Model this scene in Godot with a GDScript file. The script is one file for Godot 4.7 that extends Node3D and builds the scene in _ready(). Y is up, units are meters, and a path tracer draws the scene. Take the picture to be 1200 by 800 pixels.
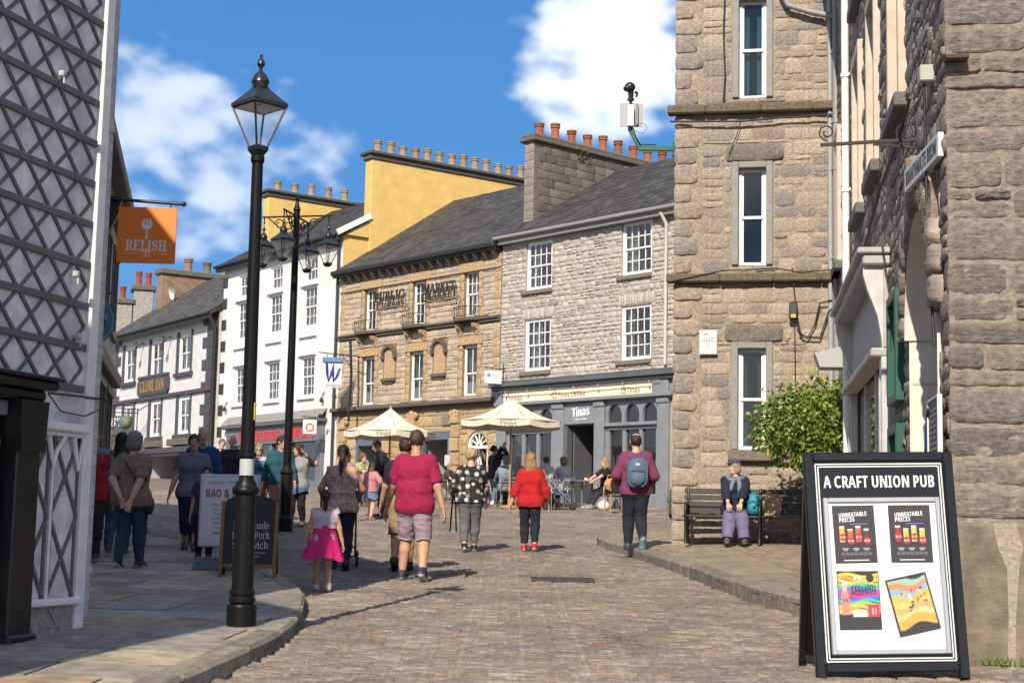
extends Node3D

const TAU8 := TAU / 8.0
var used := {}
var mats := {}
var tex := {}
var rng := RandomNumberGenerator.new()
var nz := FastNoiseLite.new()
var stone_sets := {}

# ---------------------------------------------------------------- mesh builder
class MB:
	var v := PackedVector3Array()
	var n := PackedVector3Array()
	var c := PackedColorArray()
	var t := PackedVector2Array()
	var ix := PackedInt32Array()
	var col := Color.WHITE
	var xf := Transform3D.IDENTITY
	func add(p: Vector3, nn: Vector3, u := Vector2.ZERO) -> int:
		v.append(xf * p)
		n.append((xf.basis * nn).normalized())
		c.append(col)
		t.append(u)
		return v.size() - 1
	func tri(a: Vector3, b: Vector3, d: Vector3, out: Vector3) -> void:
		var nn := (b - a).cross(d - a)
		if nn.length_squared() < 1e-14:
			return
		nn = nn.normalized()
		if nn.dot(out) < 0.0:
			var k := b
			b = d
			d = k
			nn = -nn
		var i := add(a, nn)
		add(b, nn)
		add(d, nn)
		ix.append_array(PackedInt32Array([i, i + 2, i + 1]))
	func quad(a: Vector3, b: Vector3, d: Vector3, e: Vector3, out: Vector3) -> void:
		var nn := (d - a).cross(e - b)
		if nn.length_squared() < 1e-14:
			return
		nn = nn.normalized()
		var flip := nn.dot(out) < 0.0
		if flip:
			nn = -nn
		var i := add(a, nn, Vector2(0, 1))
		add(b, nn, Vector2(1, 1))
		add(d, nn, Vector2(1, 0))
		add(e, nn, Vector2(0, 0))
		if flip:
			ix.append_array(PackedInt32Array([i, i + 1, i + 2, i, i + 2, i + 3]))
		else:
			ix.append_array(PackedInt32Array([i, i + 2, i + 1, i, i + 3, i + 2]))
	func box(c0: Vector3, s: Vector3, b := 0.0) -> MB:
		var h := s * 0.5
		var lim := minf(h.x, minf(h.y, h.z)) * 0.9
		b = minf(b, lim)
		for ax in 3:
			var j := (ax + 1) % 3
			var k := (ax + 2) % 3
			for sg in [-1.0, 1.0]:
				var q := []
				for w in [[-1, -1], [1, -1], [1, 1], [-1, 1]]:
					var p := Vector3()
					p[ax] = sg * h[ax]
					p[j] = w[0] * (h[j] - b)
					p[k] = w[1] * (h[k] - b)
					q.append(c0 + p)
				var o := Vector3()
				o[ax] = sg
				quad(q[0], q[1], q[2], q[3], o)
		if b <= 0.0:
			return self
		for ax in 3:
			var j := (ax + 1) % 3
			var k := (ax + 2) % 3
			for sj in [-1.0, 1.0]:
				for sk in [-1.0, 1.0]:
					var q := []
					for w in [[0, -1], [1, -1], [1, 1], [0, 1]]:
						var p := Vector3()
						p[ax] = w[1] * (h[ax] - b)
						p[j] = sj * (h[j] - (b if w[0] == 1 else 0.0))
						p[k] = sk * (h[k] - (0.0 if w[0] == 1 else b))
						q.append(c0 + p)
					var o := Vector3()
					o[j] = sj
					o[k] = sk
					quad(q[0], q[1], q[2], q[3], o)
		for sx in [-1.0, 1.0]:
			for sy in [-1.0, 1.0]:
				for sz in [-1.0, 1.0]:
					var sgn := Vector3(sx, sy, sz)
					var q := []
					for ax in 3:
						var p := Vector3()
						for a2 in 3:
							p[a2] = sgn[a2] * (h[a2] - (0.0 if a2 == ax else b))
						q.append(c0 + p)
					tri(q[0], q[1], q[2], sgn)
		return self
	func span(a: Vector3, b: Vector3, bev := 0.0) -> MB:
		return box((a + b) * 0.5, (b - a).abs(), bev)
	func bar(a: Vector3, b: Vector3, w: float, d: float, up := Vector3.UP, bev := 0.0) -> MB:
		var z := (b - a).normalized()
		var x := up.cross(z)
		if x.length() < 0.01:
			x = Vector3.RIGHT.cross(z)
		x = x.normalized()
		var keep := xf
		xf = keep * Transform3D(Basis(x, z.cross(x), z), (a + b) * 0.5)
		box(Vector3.ZERO, Vector3(w, d, a.distance_to(b)), bev)
		xf = keep
		return self
	func tube(pts: Array, rad, sides := 8, cap := true) -> MB:
		var m := pts.size()
		var rings := []
		var d0: Vector3 = (pts[1] - pts[0]).normalized()
		var x := d0.cross(Vector3.UP)
		if x.length() < 0.05:
			x = d0.cross(Vector3.RIGHT)
		x = x.normalized()
		for i in m:
			var d: Vector3
			if i == 0:
				d = d0
			elif i == m - 1:
				d = (pts[i] - pts[i - 1]).normalized()
			else:
				d = ((pts[i + 1] - pts[i]).normalized() + (pts[i] - pts[i - 1]).normalized()).normalized()
			x = (x - d * x.dot(d)).normalized()
			var y := d.cross(x)
			var r: float = rad[i] if rad is Array else rad
			var ring := []
			for s in sides + 1:
				var a := TAU * s / sides
				var o := x * cos(a) + y * sin(a)
				ring.append(add(pts[i] + o * r, o))
			rings.append(ring)
		for i in m - 1:
			for s in sides:
				var a: int = rings[i][s]
				var b: int = rings[i][s + 1]
				var e: int = rings[i + 1][s + 1]
				var f: int = rings[i + 1][s]
				ix.append_array(PackedInt32Array([a, e, b, a, f, e]))
		if cap:
			for e in [0, m - 1]:
				var d: Vector3 = -d0 if e == 0 else (pts[m - 1] - pts[m - 2]).normalized()
				var r: float = rad[e] if rad is Array else rad
				if r < 0.001:
					continue
				var x2 := d.cross(Vector3.UP)
				if x2.length() < 0.05:
					x2 = d.cross(Vector3.RIGHT)
				x2 = x2.normalized()
				var y2 := d.cross(x2)
				var ci := add(pts[e], d)
				for s in sides + 1:
					var a := TAU * s / sides
					add(pts[e] + (x2 * cos(a) + y2 * sin(a)) * r, d)
				for s in sides:
					ix.append_array(PackedInt32Array([ci, ci + 2 + s, ci + 1 + s]))
		return self
	# profile: [radius, height] from the bottom up; around the local y axis
	func lathe(prof: Array, sides := 16, c0 := Vector3.ZERO, start := 0.0, facet := false, sx := 1.0, sz := 1.0) -> MB:
		for i in prof.size() - 1:
			var r0: float = prof[i][0]
			var y0: float = prof[i][1]
			var r1: float = prof[i + 1][0]
			var y1: float = prof[i + 1][1]
			var nn2 := Vector2(y1 - y0, r0 - r1).normalized()
			if facet:
				for s in sides:
					var a0 := start + TAU * s / sides
					var a1 := start + TAU * (s + 1) / sides
					var am := (a0 + a1) * 0.5
					quad(c0 + Vector3(cos(a0) * r0 * sx, y0, sin(a0) * r0 * sz), c0 + Vector3(cos(a1) * r0 * sx, y0, sin(a1) * r0 * sz), c0 + Vector3(cos(a1) * r1 * sx, y1, sin(a1) * r1 * sz), c0 + Vector3(cos(a0) * r1 * sx, y1, sin(a0) * r1 * sz), Vector3(cos(am) * nn2.x, nn2.y, sin(am) * nn2.x))
				continue
			var b := v.size()
			for s in sides + 1:
				var a := start + TAU * s / sides
				var o := Vector3(cos(a) * nn2.x, nn2.y, sin(a) * nn2.x)
				add(c0 + Vector3(cos(a) * r0 * sx, y0, sin(a) * r0 * sz), o)
				add(c0 + Vector3(cos(a) * r1 * sx, y1, sin(a) * r1 * sz), o)
			for s in sides:
				var q := b + s * 2
				ix.append_array(PackedInt32Array([q, q + 2, q + 3, q, q + 3, q + 1]))
		return self
	func ball(c0: Vector3, r: Vector3, sides := 12) -> MB:
		var b := v.size()
		var rows := sides / 2
		for i in rows + 1:
			var p := PI * i / rows
			for s in sides + 1:
				var a := TAU * s / sides
				var o := Vector3(sin(p) * cos(a), cos(p), sin(p) * sin(a))
				add(c0 + o * r, o / r)
		for i in rows:
			for s in sides:
				var q := b + i * (sides + 1) + s
				ix.append_array(PackedInt32Array([q, q + sides + 1, q + sides + 2, q, q + sides + 2, q + 1]))
		return self
	# polygon in local xy, extruded from z0 to z1
	func prism(poly: PackedVector2Array, z0: float, z1: float) -> MB:
		var tr := Geometry2D.triangulate_polygon(poly)
		var m := poly.size()
		for k in range(0, tr.size(), 3):
			var a := poly[tr[k]]
			var b := poly[tr[k + 1]]
			var d := poly[tr[k + 2]]
			tri(Vector3(a.x, a.y, z1), Vector3(b.x, b.y, z1), Vector3(d.x, d.y, z1), Vector3(0, 0, signf(z1 - z0)))
			tri(Vector3(a.x, a.y, z0), Vector3(b.x, b.y, z0), Vector3(d.x, d.y, z0), Vector3(0, 0, signf(z0 - z1)))
		var area := 0.0
		for k in m:
			area += poly[k].cross(poly[(k + 1) % m])
		for k in m:
			var a := poly[k]
			var b := poly[(k + 1) % m]
			var o := Vector2(b.y - a.y, a.x - b.x) * signf(area)
			quad(Vector3(a.x, a.y, z0), Vector3(b.x, b.y, z0), Vector3(b.x, b.y, z1), Vector3(a.x, a.y, z1), Vector3(o.x, o.y, 0))
		return self
	func mesh() -> ArrayMesh:
		var arr := []
		arr.resize(Mesh.ARRAY_MAX)
		arr[Mesh.ARRAY_VERTEX] = v
		arr[Mesh.ARRAY_NORMAL] = n
		arr[Mesh.ARRAY_COLOR] = c
		arr[Mesh.ARRAY_TEX_UV] = t
		arr[Mesh.ARRAY_INDEX] = ix
		var am := ArrayMesh.new()
		am.add_surface_from_arrays(Mesh.PRIMITIVE_TRIANGLES, arr)
		return am

func V(x: float, y: float, z := 0.0) -> Vector3:
	return Vector3(x, y, z)

# ---------------------------------------------------------------- nodes
func numbered(called: String) -> String:
	if not used.has(called):
		used[called] = 0
		return called
	used[called] += 1
	return "%s_%03d" % [called, used[called]]

func tag(o: Node, label: String, category: String, group := "", kind := "") -> void:
	if label:
		o.set_meta("label", label)
	if category:
		o.set_meta("category", category)
	if group:
		o.set_meta("group", group)
	if kind:
		o.set_meta("kind", kind)

func thing(called: String, label: String, category: String, at := Vector3.ZERO, turn := 0.0, group := "") -> Node3D:
	var o := Node3D.new()
	o.name = numbered(called)
	add_child(o)
	o.position = at
	o.rotation.y = turn
	tag(o, label, category, group)
	return o

func part(parent: Node3D, called: String, mb: MB, m: Material, at := Vector3.ZERO) -> MeshInstance3D:
	return part_mesh(parent, called, mb.mesh(), m, Transform3D(Basis(), at))

func part_mesh(parent: Node3D, called: String, me: Mesh, m: Material, x := Transform3D.IDENTITY) -> MeshInstance3D:
	var o := MeshInstance3D.new()
	o.mesh = me
	if m:
		o.material_override = m
	if parent == self:
		called = numbered(called)
	o.name = called
	o.transform = x
	parent.add_child(o, true)
	return o

func structure(called: String, mb: MB, m: Material) -> MeshInstance3D:
	var o := part(self, called, mb, m)
	o.set_meta("kind", "structure")
	return o

func many(parent: Node3D, called: String, me: Mesh, m: Material, xs: Array, cols: Array) -> MultiMeshInstance3D:
	var mm := MultiMesh.new()
	mm.transform_format = MultiMesh.TRANSFORM_3D
	mm.use_colors = cols.size() > 0
	mm.mesh = me
	mm.instance_count = xs.size()
	for i in xs.size():
		mm.set_instance_transform(i, xs[i])
		if cols.size() > 0:
			mm.set_instance_color(i, cols[i])
	var o := MultiMeshInstance3D.new()
	o.multimesh = mm
	o.material_override = m
	o.name = called if parent != self else numbered(called)
	parent.add_child(o, true)
	o.set_meta("kind", "stuff")
	return o

func words(parent: Node3D, called: String, txt: String, size: float, m: Material, x: Transform3D, face := "Droid Sans", bold := false, depth := 0.006, width := 0.0, slant := false) -> MeshInstance3D:
	var f := SystemFont.new()
	f.font_names = PackedStringArray([face])
	if bold:
		f.font_weight = 700
	f.font_italic = slant
	var t := TextMesh.new()
	t.font = f
	t.text = txt
	t.font_size = 32
	t.pixel_size = size / 24.0
	t.depth = depth
	t.curve_step = 2.0
	if width > 0.0:
		var w := t.get_aabb().size.x
		if w > 0.001:
			x.basis = x.basis * Basis.from_scale(Vector3(width / w, 1, 1))
	return part_mesh(parent, called, t, m, x)

# ---------------------------------------------------------------- textures and materials
func noise_img(seed_: int, freq: float, oct: int, size := 512, type := FastNoiseLite.TYPE_SIMPLEX_SMOOTH) -> Image:
	var f := FastNoiseLite.new()
	f.seed = seed_
	f.noise_type = type
	f.frequency = freq
	f.fractal_type = FastNoiseLite.FRACTAL_FBM
	f.fractal_octaves = oct
	f.fractal_gain = 0.6
	return f.get_seamless_image(size, size)

func as_tex(img: Image) -> ImageTexture:
	return ImageTexture.create_from_image(img)

# stretch a grey picture to the range lo..hi
func toned(img: Image, lo: float, hi: float) -> Image:
	img.convert(Image.FORMAT_L8)
	var d := img.get_data()
	var mn := 255
	var mx := 0
	for k in range(0, d.size(), 37):
		mn = mini(mn, d[k])
		mx = maxi(mx, d[k])
	var lut := PackedByteArray()
	lut.resize(256)
	for k in 256:
		lut[k] = int(255.0 * lerpf(lo, hi, clampf(float(k - mn) / maxf(1.0, mx - mn), 0.0, 1.0)))
	for k in d.size():
		d[k] = lut[d[k]]
	return Image.create_from_data(img.get_width(), img.get_height(), false, Image.FORMAT_L8, d)

func make_textures() -> void:
	# broken stone: fine grain, bedding drawn out sideways, and dark cracks along it
	var g := noise_img(3, 0.02, 6)
	g.convert(Image.FORMAT_L8)
	var h := noise_img(5, 0.012, 5, 512)
	h.convert(Image.FORMAT_L8)
	h.resize(512, 171, Image.INTERPOLATE_CUBIC)
	var rf := FastNoiseLite.new()
	rf.seed = 9
	rf.frequency = 0.006
	rf.fractal_type = FastNoiseLite.FRACTAL_RIDGED
	rf.fractal_octaves = 4
	var cr := rf.get_seamless_image(512, 512)
	cr.convert(Image.FORMAT_L8)
	cr.resize(512, 256, Image.INTERPOLATE_CUBIC)
	var gd := g.get_data()
	var hd := h.get_data()
	var cd := cr.get_data()
	for y in 512:
		for x in 512:
			var k := y * 512 + x
			var q := 0.5 * gd[k] + 0.5 * hd[(y % 171) * 512 + x]
			var c: float = cd[(y % 256) * 512 + x]
			if c > 205.0:
				q -= (c - 205.0) * 2.2
			gd[k] = int(clampf(q, 0.0, 255.0))
	g = Image.create_from_data(512, 512, false, Image.FORMAT_L8, gd)
	var nm := g.duplicate() as Image
	nm.bump_map_to_normal_map(8.0)
	tex["stone_n"] = as_tex(nm)
	tex["stone"] = as_tex(toned(g, 0.55, 1.0))
	tex["paint"] = as_tex(toned(noise_img(8, 0.006, 5), 0.88, 1.0))
	var f := noise_img(21, 0.09, 3)
	var fnm := f.duplicate() as Image
	fnm.bump_map_to_normal_map(3.0)
	tex["fine_n"] = as_tex(fnm)
	tex["fine"] = as_tex(toned(f, 0.75, 1.0))
	tex["flag"] = as_tex(toned(noise_img(41, 0.008, 6), 0.70, 1.0))

# colours are given as linear, real-world values
func mat(col: Color, rough := 0.85, t := "", scale := 1.0, nrm := "", nstr := 1.0, metal := 0.0) -> StandardMaterial3D:
	var key := "%s|%.2f|%s|%.2f|%s|%.2f|%.2f" % [col.to_html(), rough, t, scale, nrm, nstr, metal]
	if mats.has(key):
		return mats[key]
	var m := StandardMaterial3D.new()
	m.albedo_color = col.linear_to_srgb()
	m.roughness = rough
	m.metallic = metal
	if t or nrm:
		m.uv1_triplanar = true
		m.uv1_world_triplanar = true
		m.uv1_scale = Vector3.ONE * scale
	if t:
		m.albedo_texture = tex[t]
	if nrm:
		m.normal_enabled = true
		m.normal_texture = tex[nrm]
		m.normal_scale = nstr
	mats[key] = m
	return m

func mat_vc(rough := 0.9, t := "", scale := 1.0, nrm := "", nstr := 1.0) -> StandardMaterial3D:
	var key := "vc|%.2f|%s|%.2f|%s|%.2f" % [rough, t, scale, nrm, nstr]
	if mats.has(key):
		return mats[key]
	var m := mat(Color(1, 1, 1), rough, t, scale, nrm, nstr).duplicate() as StandardMaterial3D
	m.vertex_color_use_as_albedo = true
	mats[key] = m
	return m

func C(r: float, g := -1.0, b := -1.0) -> Color:
	return Color(r, r, r) if g < 0.0 else Color(r, g, b)

func glass_mat(alpha := 0.3, tint := Color(0.02, 0.025, 0.03)) -> StandardMaterial3D:
	var key := "glass%.2f%s" % [alpha, tint.to_html()]
	if mats.has(key):
		return mats[key]
	var m := StandardMaterial3D.new()
	var s := tint.linear_to_srgb()
	m.albedo_color = Color(s.r, s.g, s.b, alpha)
	m.transparency = BaseMaterial3D.TRANSPARENCY_ALPHA
	m.roughness = 0.02
	m.metallic_specular = 0.5
	mats[key] = m
	return m

# ---------------------------------------------------------------- masonry
# a unit block: face grid from -0.5 to 0.5 in x and y, standing out to z = 1, with a skirt into the wall
func stone_mesh(seed_: int, nx := 4, ny := 3, amp := 0.3, edge := 0.35, jit := 0.08) -> ArrayMesh:
	var r := RandomNumberGenerator.new()
	r.seed = seed_
	var nf := FastNoiseLite.new()
	nf.seed = seed_
	nf.frequency = 1.0
	nf.fractal_octaves = 3
	var P := []
	for j in ny + 1:
		for i in nx + 1:
			var x := float(i) / nx - 0.5
			var y := float(j) / ny - 0.5
			var b := i == 0 or j == 0 or i == nx or j == ny
			var z := edge if b else 1.0
			if (i == 0 or i == nx) and (j == 0 or j == ny):
				z = edge * 0.6
				x *= 1.0 - jit
				y *= 1.0 - jit
			z += (nf.get_noise_3d(x * 1.6, y * 2.6, 0.0) * 1.3 * amp + r.randf_range(-amp, amp) * 0.35) * (0.7 if b else 1.0)
			var jx := r.randf_range(-jit, jit) * (0.6 if b else 1.0) / nx * 2.0
			var jy := r.randf_range(-jit, jit) * (0.8 if b else 1.0)
			if b:
				x = clampf(x + (jx if j == 0 or j == ny else -absf(jx) * signf(x)), -0.5, 0.5)
				y = clampf(y + (-absf(jy) * signf(y) if j == 0 or j == ny else jy * 0.5), -0.5, 0.5)
			else:
				x += jx
				y += jy * 0.5
			# pull the outer ring of the face a little inwards so that the edge is rounded off
			P.append(Vector3(x, y, z))
	var st := SurfaceTool.new()
	st.begin(Mesh.PRIMITIVE_TRIANGLES)
	st.set_smooth_group(0)
	var quadf := func(a: Vector3, b: Vector3, d: Vector3, e: Vector3):
		for p in [a, d, b, a, e, d]:
			st.set_color(Color.WHITE)
			st.add_vertex(p)
	for j in ny:
		for i in nx:
			quadf.call(P[j * (nx + 1) + i], P[j * (nx + 1) + i + 1], P[(j + 1) * (nx + 1) + i + 1], P[(j + 1) * (nx + 1) + i])
	var rim := []
	for i in nx:
		rim.append(i)
	for j in ny:
		rim.append(j * (nx + 1) + nx)
	for i in nx:
		rim.append(ny * (nx + 1) + nx - i)
	for j in ny:
		rim.append((ny - j) * (nx + 1))
	for k in rim.size():
		var a: Vector3 = P[rim[k]]
		var b: Vector3 = P[rim[(k + 1) % rim.size()]]
		quadf.call(Vector3(a.x, a.y, -0.8), Vector3(b.x, b.y, -0.8), b, a)
	st.index()
	st.generate_normals()
	return st.commit()

func stone_set(kind: String) -> Array:
	if stone_sets.has(kind):
		return stone_sets[kind]
	var out := []
	for k in 10:
		match kind:
			"rock": out.append(stone_mesh(100 + k, 5, 3, 0.5, 0.85, 0.07))
			"boulder": out.append(stone_mesh(500 + k, 9, 5, 0.5, 0.8, 0.05))
			"rubble": out.append(stone_mesh(200 + k, 3, 3, 0.45, 0.6, 0.12))
			"dressed": out.append(stone_mesh(300 + k, 2, 2, 0.12, 0.75, 0.02))
			"sett": out.append(stone_mesh(400 + k, 3, 2, 0.07, 0.90, 0.06))
	stone_sets[kind] = out
	return out

# rows of stones in a rectangle less the openings; returns [x, y, w, h] of centre and size
func course_rects(r: RandomNumberGenerator, x0: float, x1: float, y0: float, y1: float, hmin: float, hmax: float, wmin: float, wmax: float, ops: Array, gap := 0.012, split := 0.25) -> Array:
	var out := []
	var y := y0
	while y < y1 - 0.02:
		var h := minf(r.randf_range(hmin, hmax), y1 - y)
		if y1 - y - h < hmin * 0.6:
			h = y1 - y
		var x := x0
		while x < x1 - 0.01:
			var w := minf(r.randf_range(wmin, wmax), x1 - x)
			if x1 - x - w < wmin * 0.6:
				w = x1 - x
			var rs := [Rect2(x, y, w, h)]
			if r.randf() < split and h > hmin * 1.15:
				var f := r.randf_range(0.38, 0.62)
				rs = [Rect2(x, y, w, h * f), Rect2(x, y + h * f, w, h * (1 - f))]
				if w > wmin * 1.5:
					var g := r.randf_range(0.35, 0.65)
					rs = [Rect2(x, y, w, h * f), Rect2(x, y + h * f, w * g, h * (1 - f)), Rect2(x + w * g, y + h * f, w * (1 - g), h * (1 - f))]
			for q in rs:
				var todo := [q]
				for o in ops:
					var nxt := []
					for a in todo:
						nxt.append_array(cut(a, o))
					todo = nxt
				for a in todo:
					if a.size.x > 0.045 and a.size.y > 0.035:
						out.append([a.position.x + a.size.x / 2, a.position.y + a.size.y / 2, a.size.x - gap, a.size.y - gap])
			x += w
		y += h
	return out

func cut(a: Rect2, o: Rect2) -> Array:
	if not a.intersects(o):
		return [a]
	var out := []
	var e := a.end
	var f := o.end
	if o.position.y > a.position.y:
		out.append(Rect2(a.position.x, a.position.y, a.size.x, o.position.y - a.position.y))
	if f.y < e.y:
		out.append(Rect2(a.position.x, f.y, a.size.x, e.y - f.y))
	var ya := maxf(a.position.y, o.position.y)
	var yb := minf(e.y, f.y)
	if o.position.x > a.position.x:
		out.append(Rect2(a.position.x, ya, o.position.x - a.position.x, yb - ya))
	if f.x < e.x:
		out.append(Rect2(f.x, ya, e.x - f.x, yb - ya))
	return out

# tones: linear colours. The largest in view become parts of their own, the rest one stuff part
func lay(parent: Node3D, called: String, rects: Array, kind: String, tones: Array, z: float, relief: Array, r: RandomNumberGenerator, limit := 300, tscale := 0.9, nstr := 1.0, rest_name := "masonry") -> void:
	var ms := stone_set(kind)
	var world := parent.transform
	var list := []
	for q in rects:
		var p: Vector3 = world * Vector3(q[0], q[1], z)
		var d2 := (p - Vector3(0, 1.6, 0)).length_squared()
		list.append([q[2] * q[3] / d2, q])
	list.sort_custom(func(a, b): return a[0] > b[0])
	var xs := {}
	var cs := {}
	for i in list.size():
		var q: Array = list[i][1]
		var k := r.randi() % ms.size()
		var tone: Color = tones[r.randi() % tones.size()]
		var dz := r.randf_range(relief[0], relief[1])
		var b := Basis.from_scale(Vector3(q[2], q[3], dz))
		if r.randf() < 0.5:
			b = b * Basis(Vector3.FORWARD, PI)
		b = Basis(Vector3.FORWARD, r.randf_range(-0.02, 0.02)) * b
		var x := Transform3D(b, Vector3(q[0], q[1], z))
		if i < limit:
			part_mesh(parent, called, ms[k], mat(tone, 0.92, "stone", tscale, "stone_n", nstr), x)
		else:
			k = k % 4
			if not xs.has(k):
				xs[k] = []
				cs[k] = []
			xs[k].append(x)
			var sh := r.randf_range(0.9, 1.1)
			cs[k].append(Color(tone.r * sh, tone.g * sh, tone.b * sh))
	for k in xs:
		many(parent, rest_name, ms[k], mat_vc(0.92, "stone", tscale, "stone_n", nstr), xs[k], cs[k])

# flat wall in local xy at z with rectangular openings and reveals of depth rd
func wall_open(mb: MB, x0: float, x1: float, y0: float, y1: float, ops: Array, rd := 0.2, z := 0.0) -> void:
	var xs := [x0, x1]
	var ys := [y0, y1]
	for o in ops:
		xs.append_array([o.position.x, o.end.x])
		ys.append_array([o.position.y, o.end.y])
	xs.sort()
	ys.sort()
	for i in xs.size() - 1:
		for j in ys.size() - 1:
			if xs[i + 1] - xs[i] < 1e-4 or ys[j + 1] - ys[j] < 1e-4 or xs[i] < x0 - 1e-4 or xs[i + 1] > x1 + 1e-4 or ys[j] < y0 - 1e-4 or ys[j + 1] > y1 + 1e-4:
				continue
			var m := Vector2((xs[i] + xs[i + 1]) / 2, (ys[j] + ys[j + 1]) / 2)
			var inside := false
			for o in ops:
				if o.has_point(m):
					inside = true
			if not inside:
				mb.quad(V(xs[i], ys[j], z), V(xs[i + 1], ys[j], z), V(xs[i + 1], ys[j + 1], z), V(xs[i], ys[j + 1], z), V(0, 0, 1))
	for o in ops:
		var a: Vector2 = o.position
		var b: Vector2 = o.end
		var w := z - rd
		mb.quad(V(a.x, a.y, z), V(a.x, b.y, z), V(a.x, b.y, w), V(a.x, a.y, w), V(1, 0, 0))
		mb.quad(V(b.x, a.y, z), V(b.x, b.y, z), V(b.x, b.y, w), V(b.x, a.y, w), V(-1, 0, 0))
		mb.quad(V(a.x, a.y, z), V(b.x, a.y, z), V(b.x, a.y, w), V(a.x, a.y, w), V(0, 1, 0))
		mb.quad(V(a.x, b.y, z), V(b.x, b.y, z), V(b.x, b.y, w), V(a.x, b.y, w), V(0, -1, 0))

# a sliding sash window in the opening R of a wall in local xy; rows and columns of panes for both sashes
func sash(parent: Node3D, R: Rect2, z: float, cols: int, rows: int, fmat: Material, o := {}) -> MeshInstance3D:
	var fw: float = o.get("fw", 0.06)
	var bw: float = o.get("bar", 0.022)
	var a := R.position
	var e := R.end
	var mb := MB.new()
	mb.span(V(a.x, a.y, z - 0.10), V(a.x + fw, e.y, z), 0.004)
	mb.span(V(e.x - fw, a.y, z - 0.10), V(e.x, e.y, z), 0.004)
	mb.span(V(a.x + fw, e.y - fw, z - 0.10), V(e.x - fw, e.y, z - 0.002), 0.004)
	mb.span(V(a.x + fw, a.y, z - 0.10), V(e.x - fw, a.y + fw * 1.2, z - 0.002), 0.004)
	var my: float = a.y + R.size.y * float(o.get("meet", 0.5))
	mb.span(V(a.x + fw, my - 0.025, z - 0.075), V(e.x - fw, my + 0.025, z - 0.01), 0.004)
	var top := e.y - fw
	var bot := a.y + fw * 1.2
	for part_ in 2:
		var y0 := bot if part_ == 0 else my + 0.025
		var y1 := my - 0.025 if part_ == 0 else top
		var zz := z - 0.055 if part_ == 0 else z - 0.028
		mb.span(V(a.x + fw, y0, zz - 0.02), V(a.x + fw + 0.03, y1, zz + 0.012), 0.003)
		mb.span(V(e.x - fw - 0.03, y0, zz - 0.02), V(e.x - fw, y1, zz + 0.012), 0.003)
		for k in range(1, cols):
			var x := a.x + fw + (R.size.x - 2 * fw) * k / cols
			mb.span(V(x - bw / 2, y0, zz - 0.014), V(x + bw / 2, y1, zz + 0.010))
		for k in range(1, rows):
			var y := y0 + (y1 - y0) * k / rows
			mb.span(V(a.x + fw, y - bw / 2, zz - 0.013), V(e.x - fw, y + bw / 2, zz + 0.009))
	var w := part(parent, "window", mb, fmat)
	for part_ in 2:
		var y0 := bot if part_ == 0 else my
		var y1 := my if part_ == 0 else top
		var zz := z - 0.058 if part_ == 0 else z - 0.031
		var g := MB.new()
		g.span(V(a.x + fw, y0, zz - 0.004), V(e.x - fw, y1, zz))
		part(w, "pane", g, glass_mat(o.get("alpha", 0.3)))
	if o.get("room", true):
		room(w, R, z - 0.1, o.get("deep", 2.6), o.get("dark", C(0.45, 0.43, 0.4)))
	if o.has("curtain"):
		var cu := MB.new()
		for s in ([-1, 1] if o.get("both", true) else [-1]):
			var xa := a.x + fw if s < 0 else e.x - fw
			var hsh := sin(a.x * 12.9 + a.y * 78.2) * 43758.5
			var wd: float = R.size.x * float(o.get("cw", 0.25)) * (0.45 + 1.1 * (hsh - floorf(hsh)))
			for k in 6:
				var f0 := float(k) / 6
				var f1 := float(k + 1) / 6
				var z0 := z - 0.17 + 0.025 * sin(k * 2.6)
				var z1 := z - 0.17 + 0.025 * sin((k + 1) * 2.6)
				cu.quad(V(xa - s * wd * f0, bot, z0), V(xa - s * wd * f1, bot, z1), V(xa - s * wd * f1, top, z1), V(xa - s * wd * f0, top, z0), V(0, 0, 1))
		part(w, "curtain", cu, mat(o["curtain"], 0.9))
	return w

func room(parent: Node3D, R: Rect2, z: float, deep: float, col: Color) -> void:
	var a := R.position
	var e := R.end
	var mb := MB.new()
	mb.quad(V(a.x, a.y, z - deep), V(e.x, a.y, z - deep), V(e.x, e.y, z - deep), V(a.x, e.y, z - deep), V(0, 0, 1))
	mb.quad(V(a.x, a.y, z), V(a.x, e.y, z), V(a.x, e.y, z - deep), V(a.x, a.y, z - deep), V(1, 0, 0))
	mb.quad(V(e.x, a.y, z), V(e.x, e.y, z), V(e.x, e.y, z - deep), V(e.x, a.y, z - deep), V(-1, 0, 0))
	mb.quad(V(a.x, a.y, z), V(e.x, a.y, z), V(e.x, a.y, z - deep), V(a.x, a.y, z - deep), V(0, 1, 0))
	mb.quad(V(a.x, e.y, z), V(e.x, e.y, z), V(e.x, e.y, z - deep), V(a.x, e.y, z - deep), V(0, -1, 0))
	part(parent, "interior", mb, mat(col, 0.9))

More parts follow.
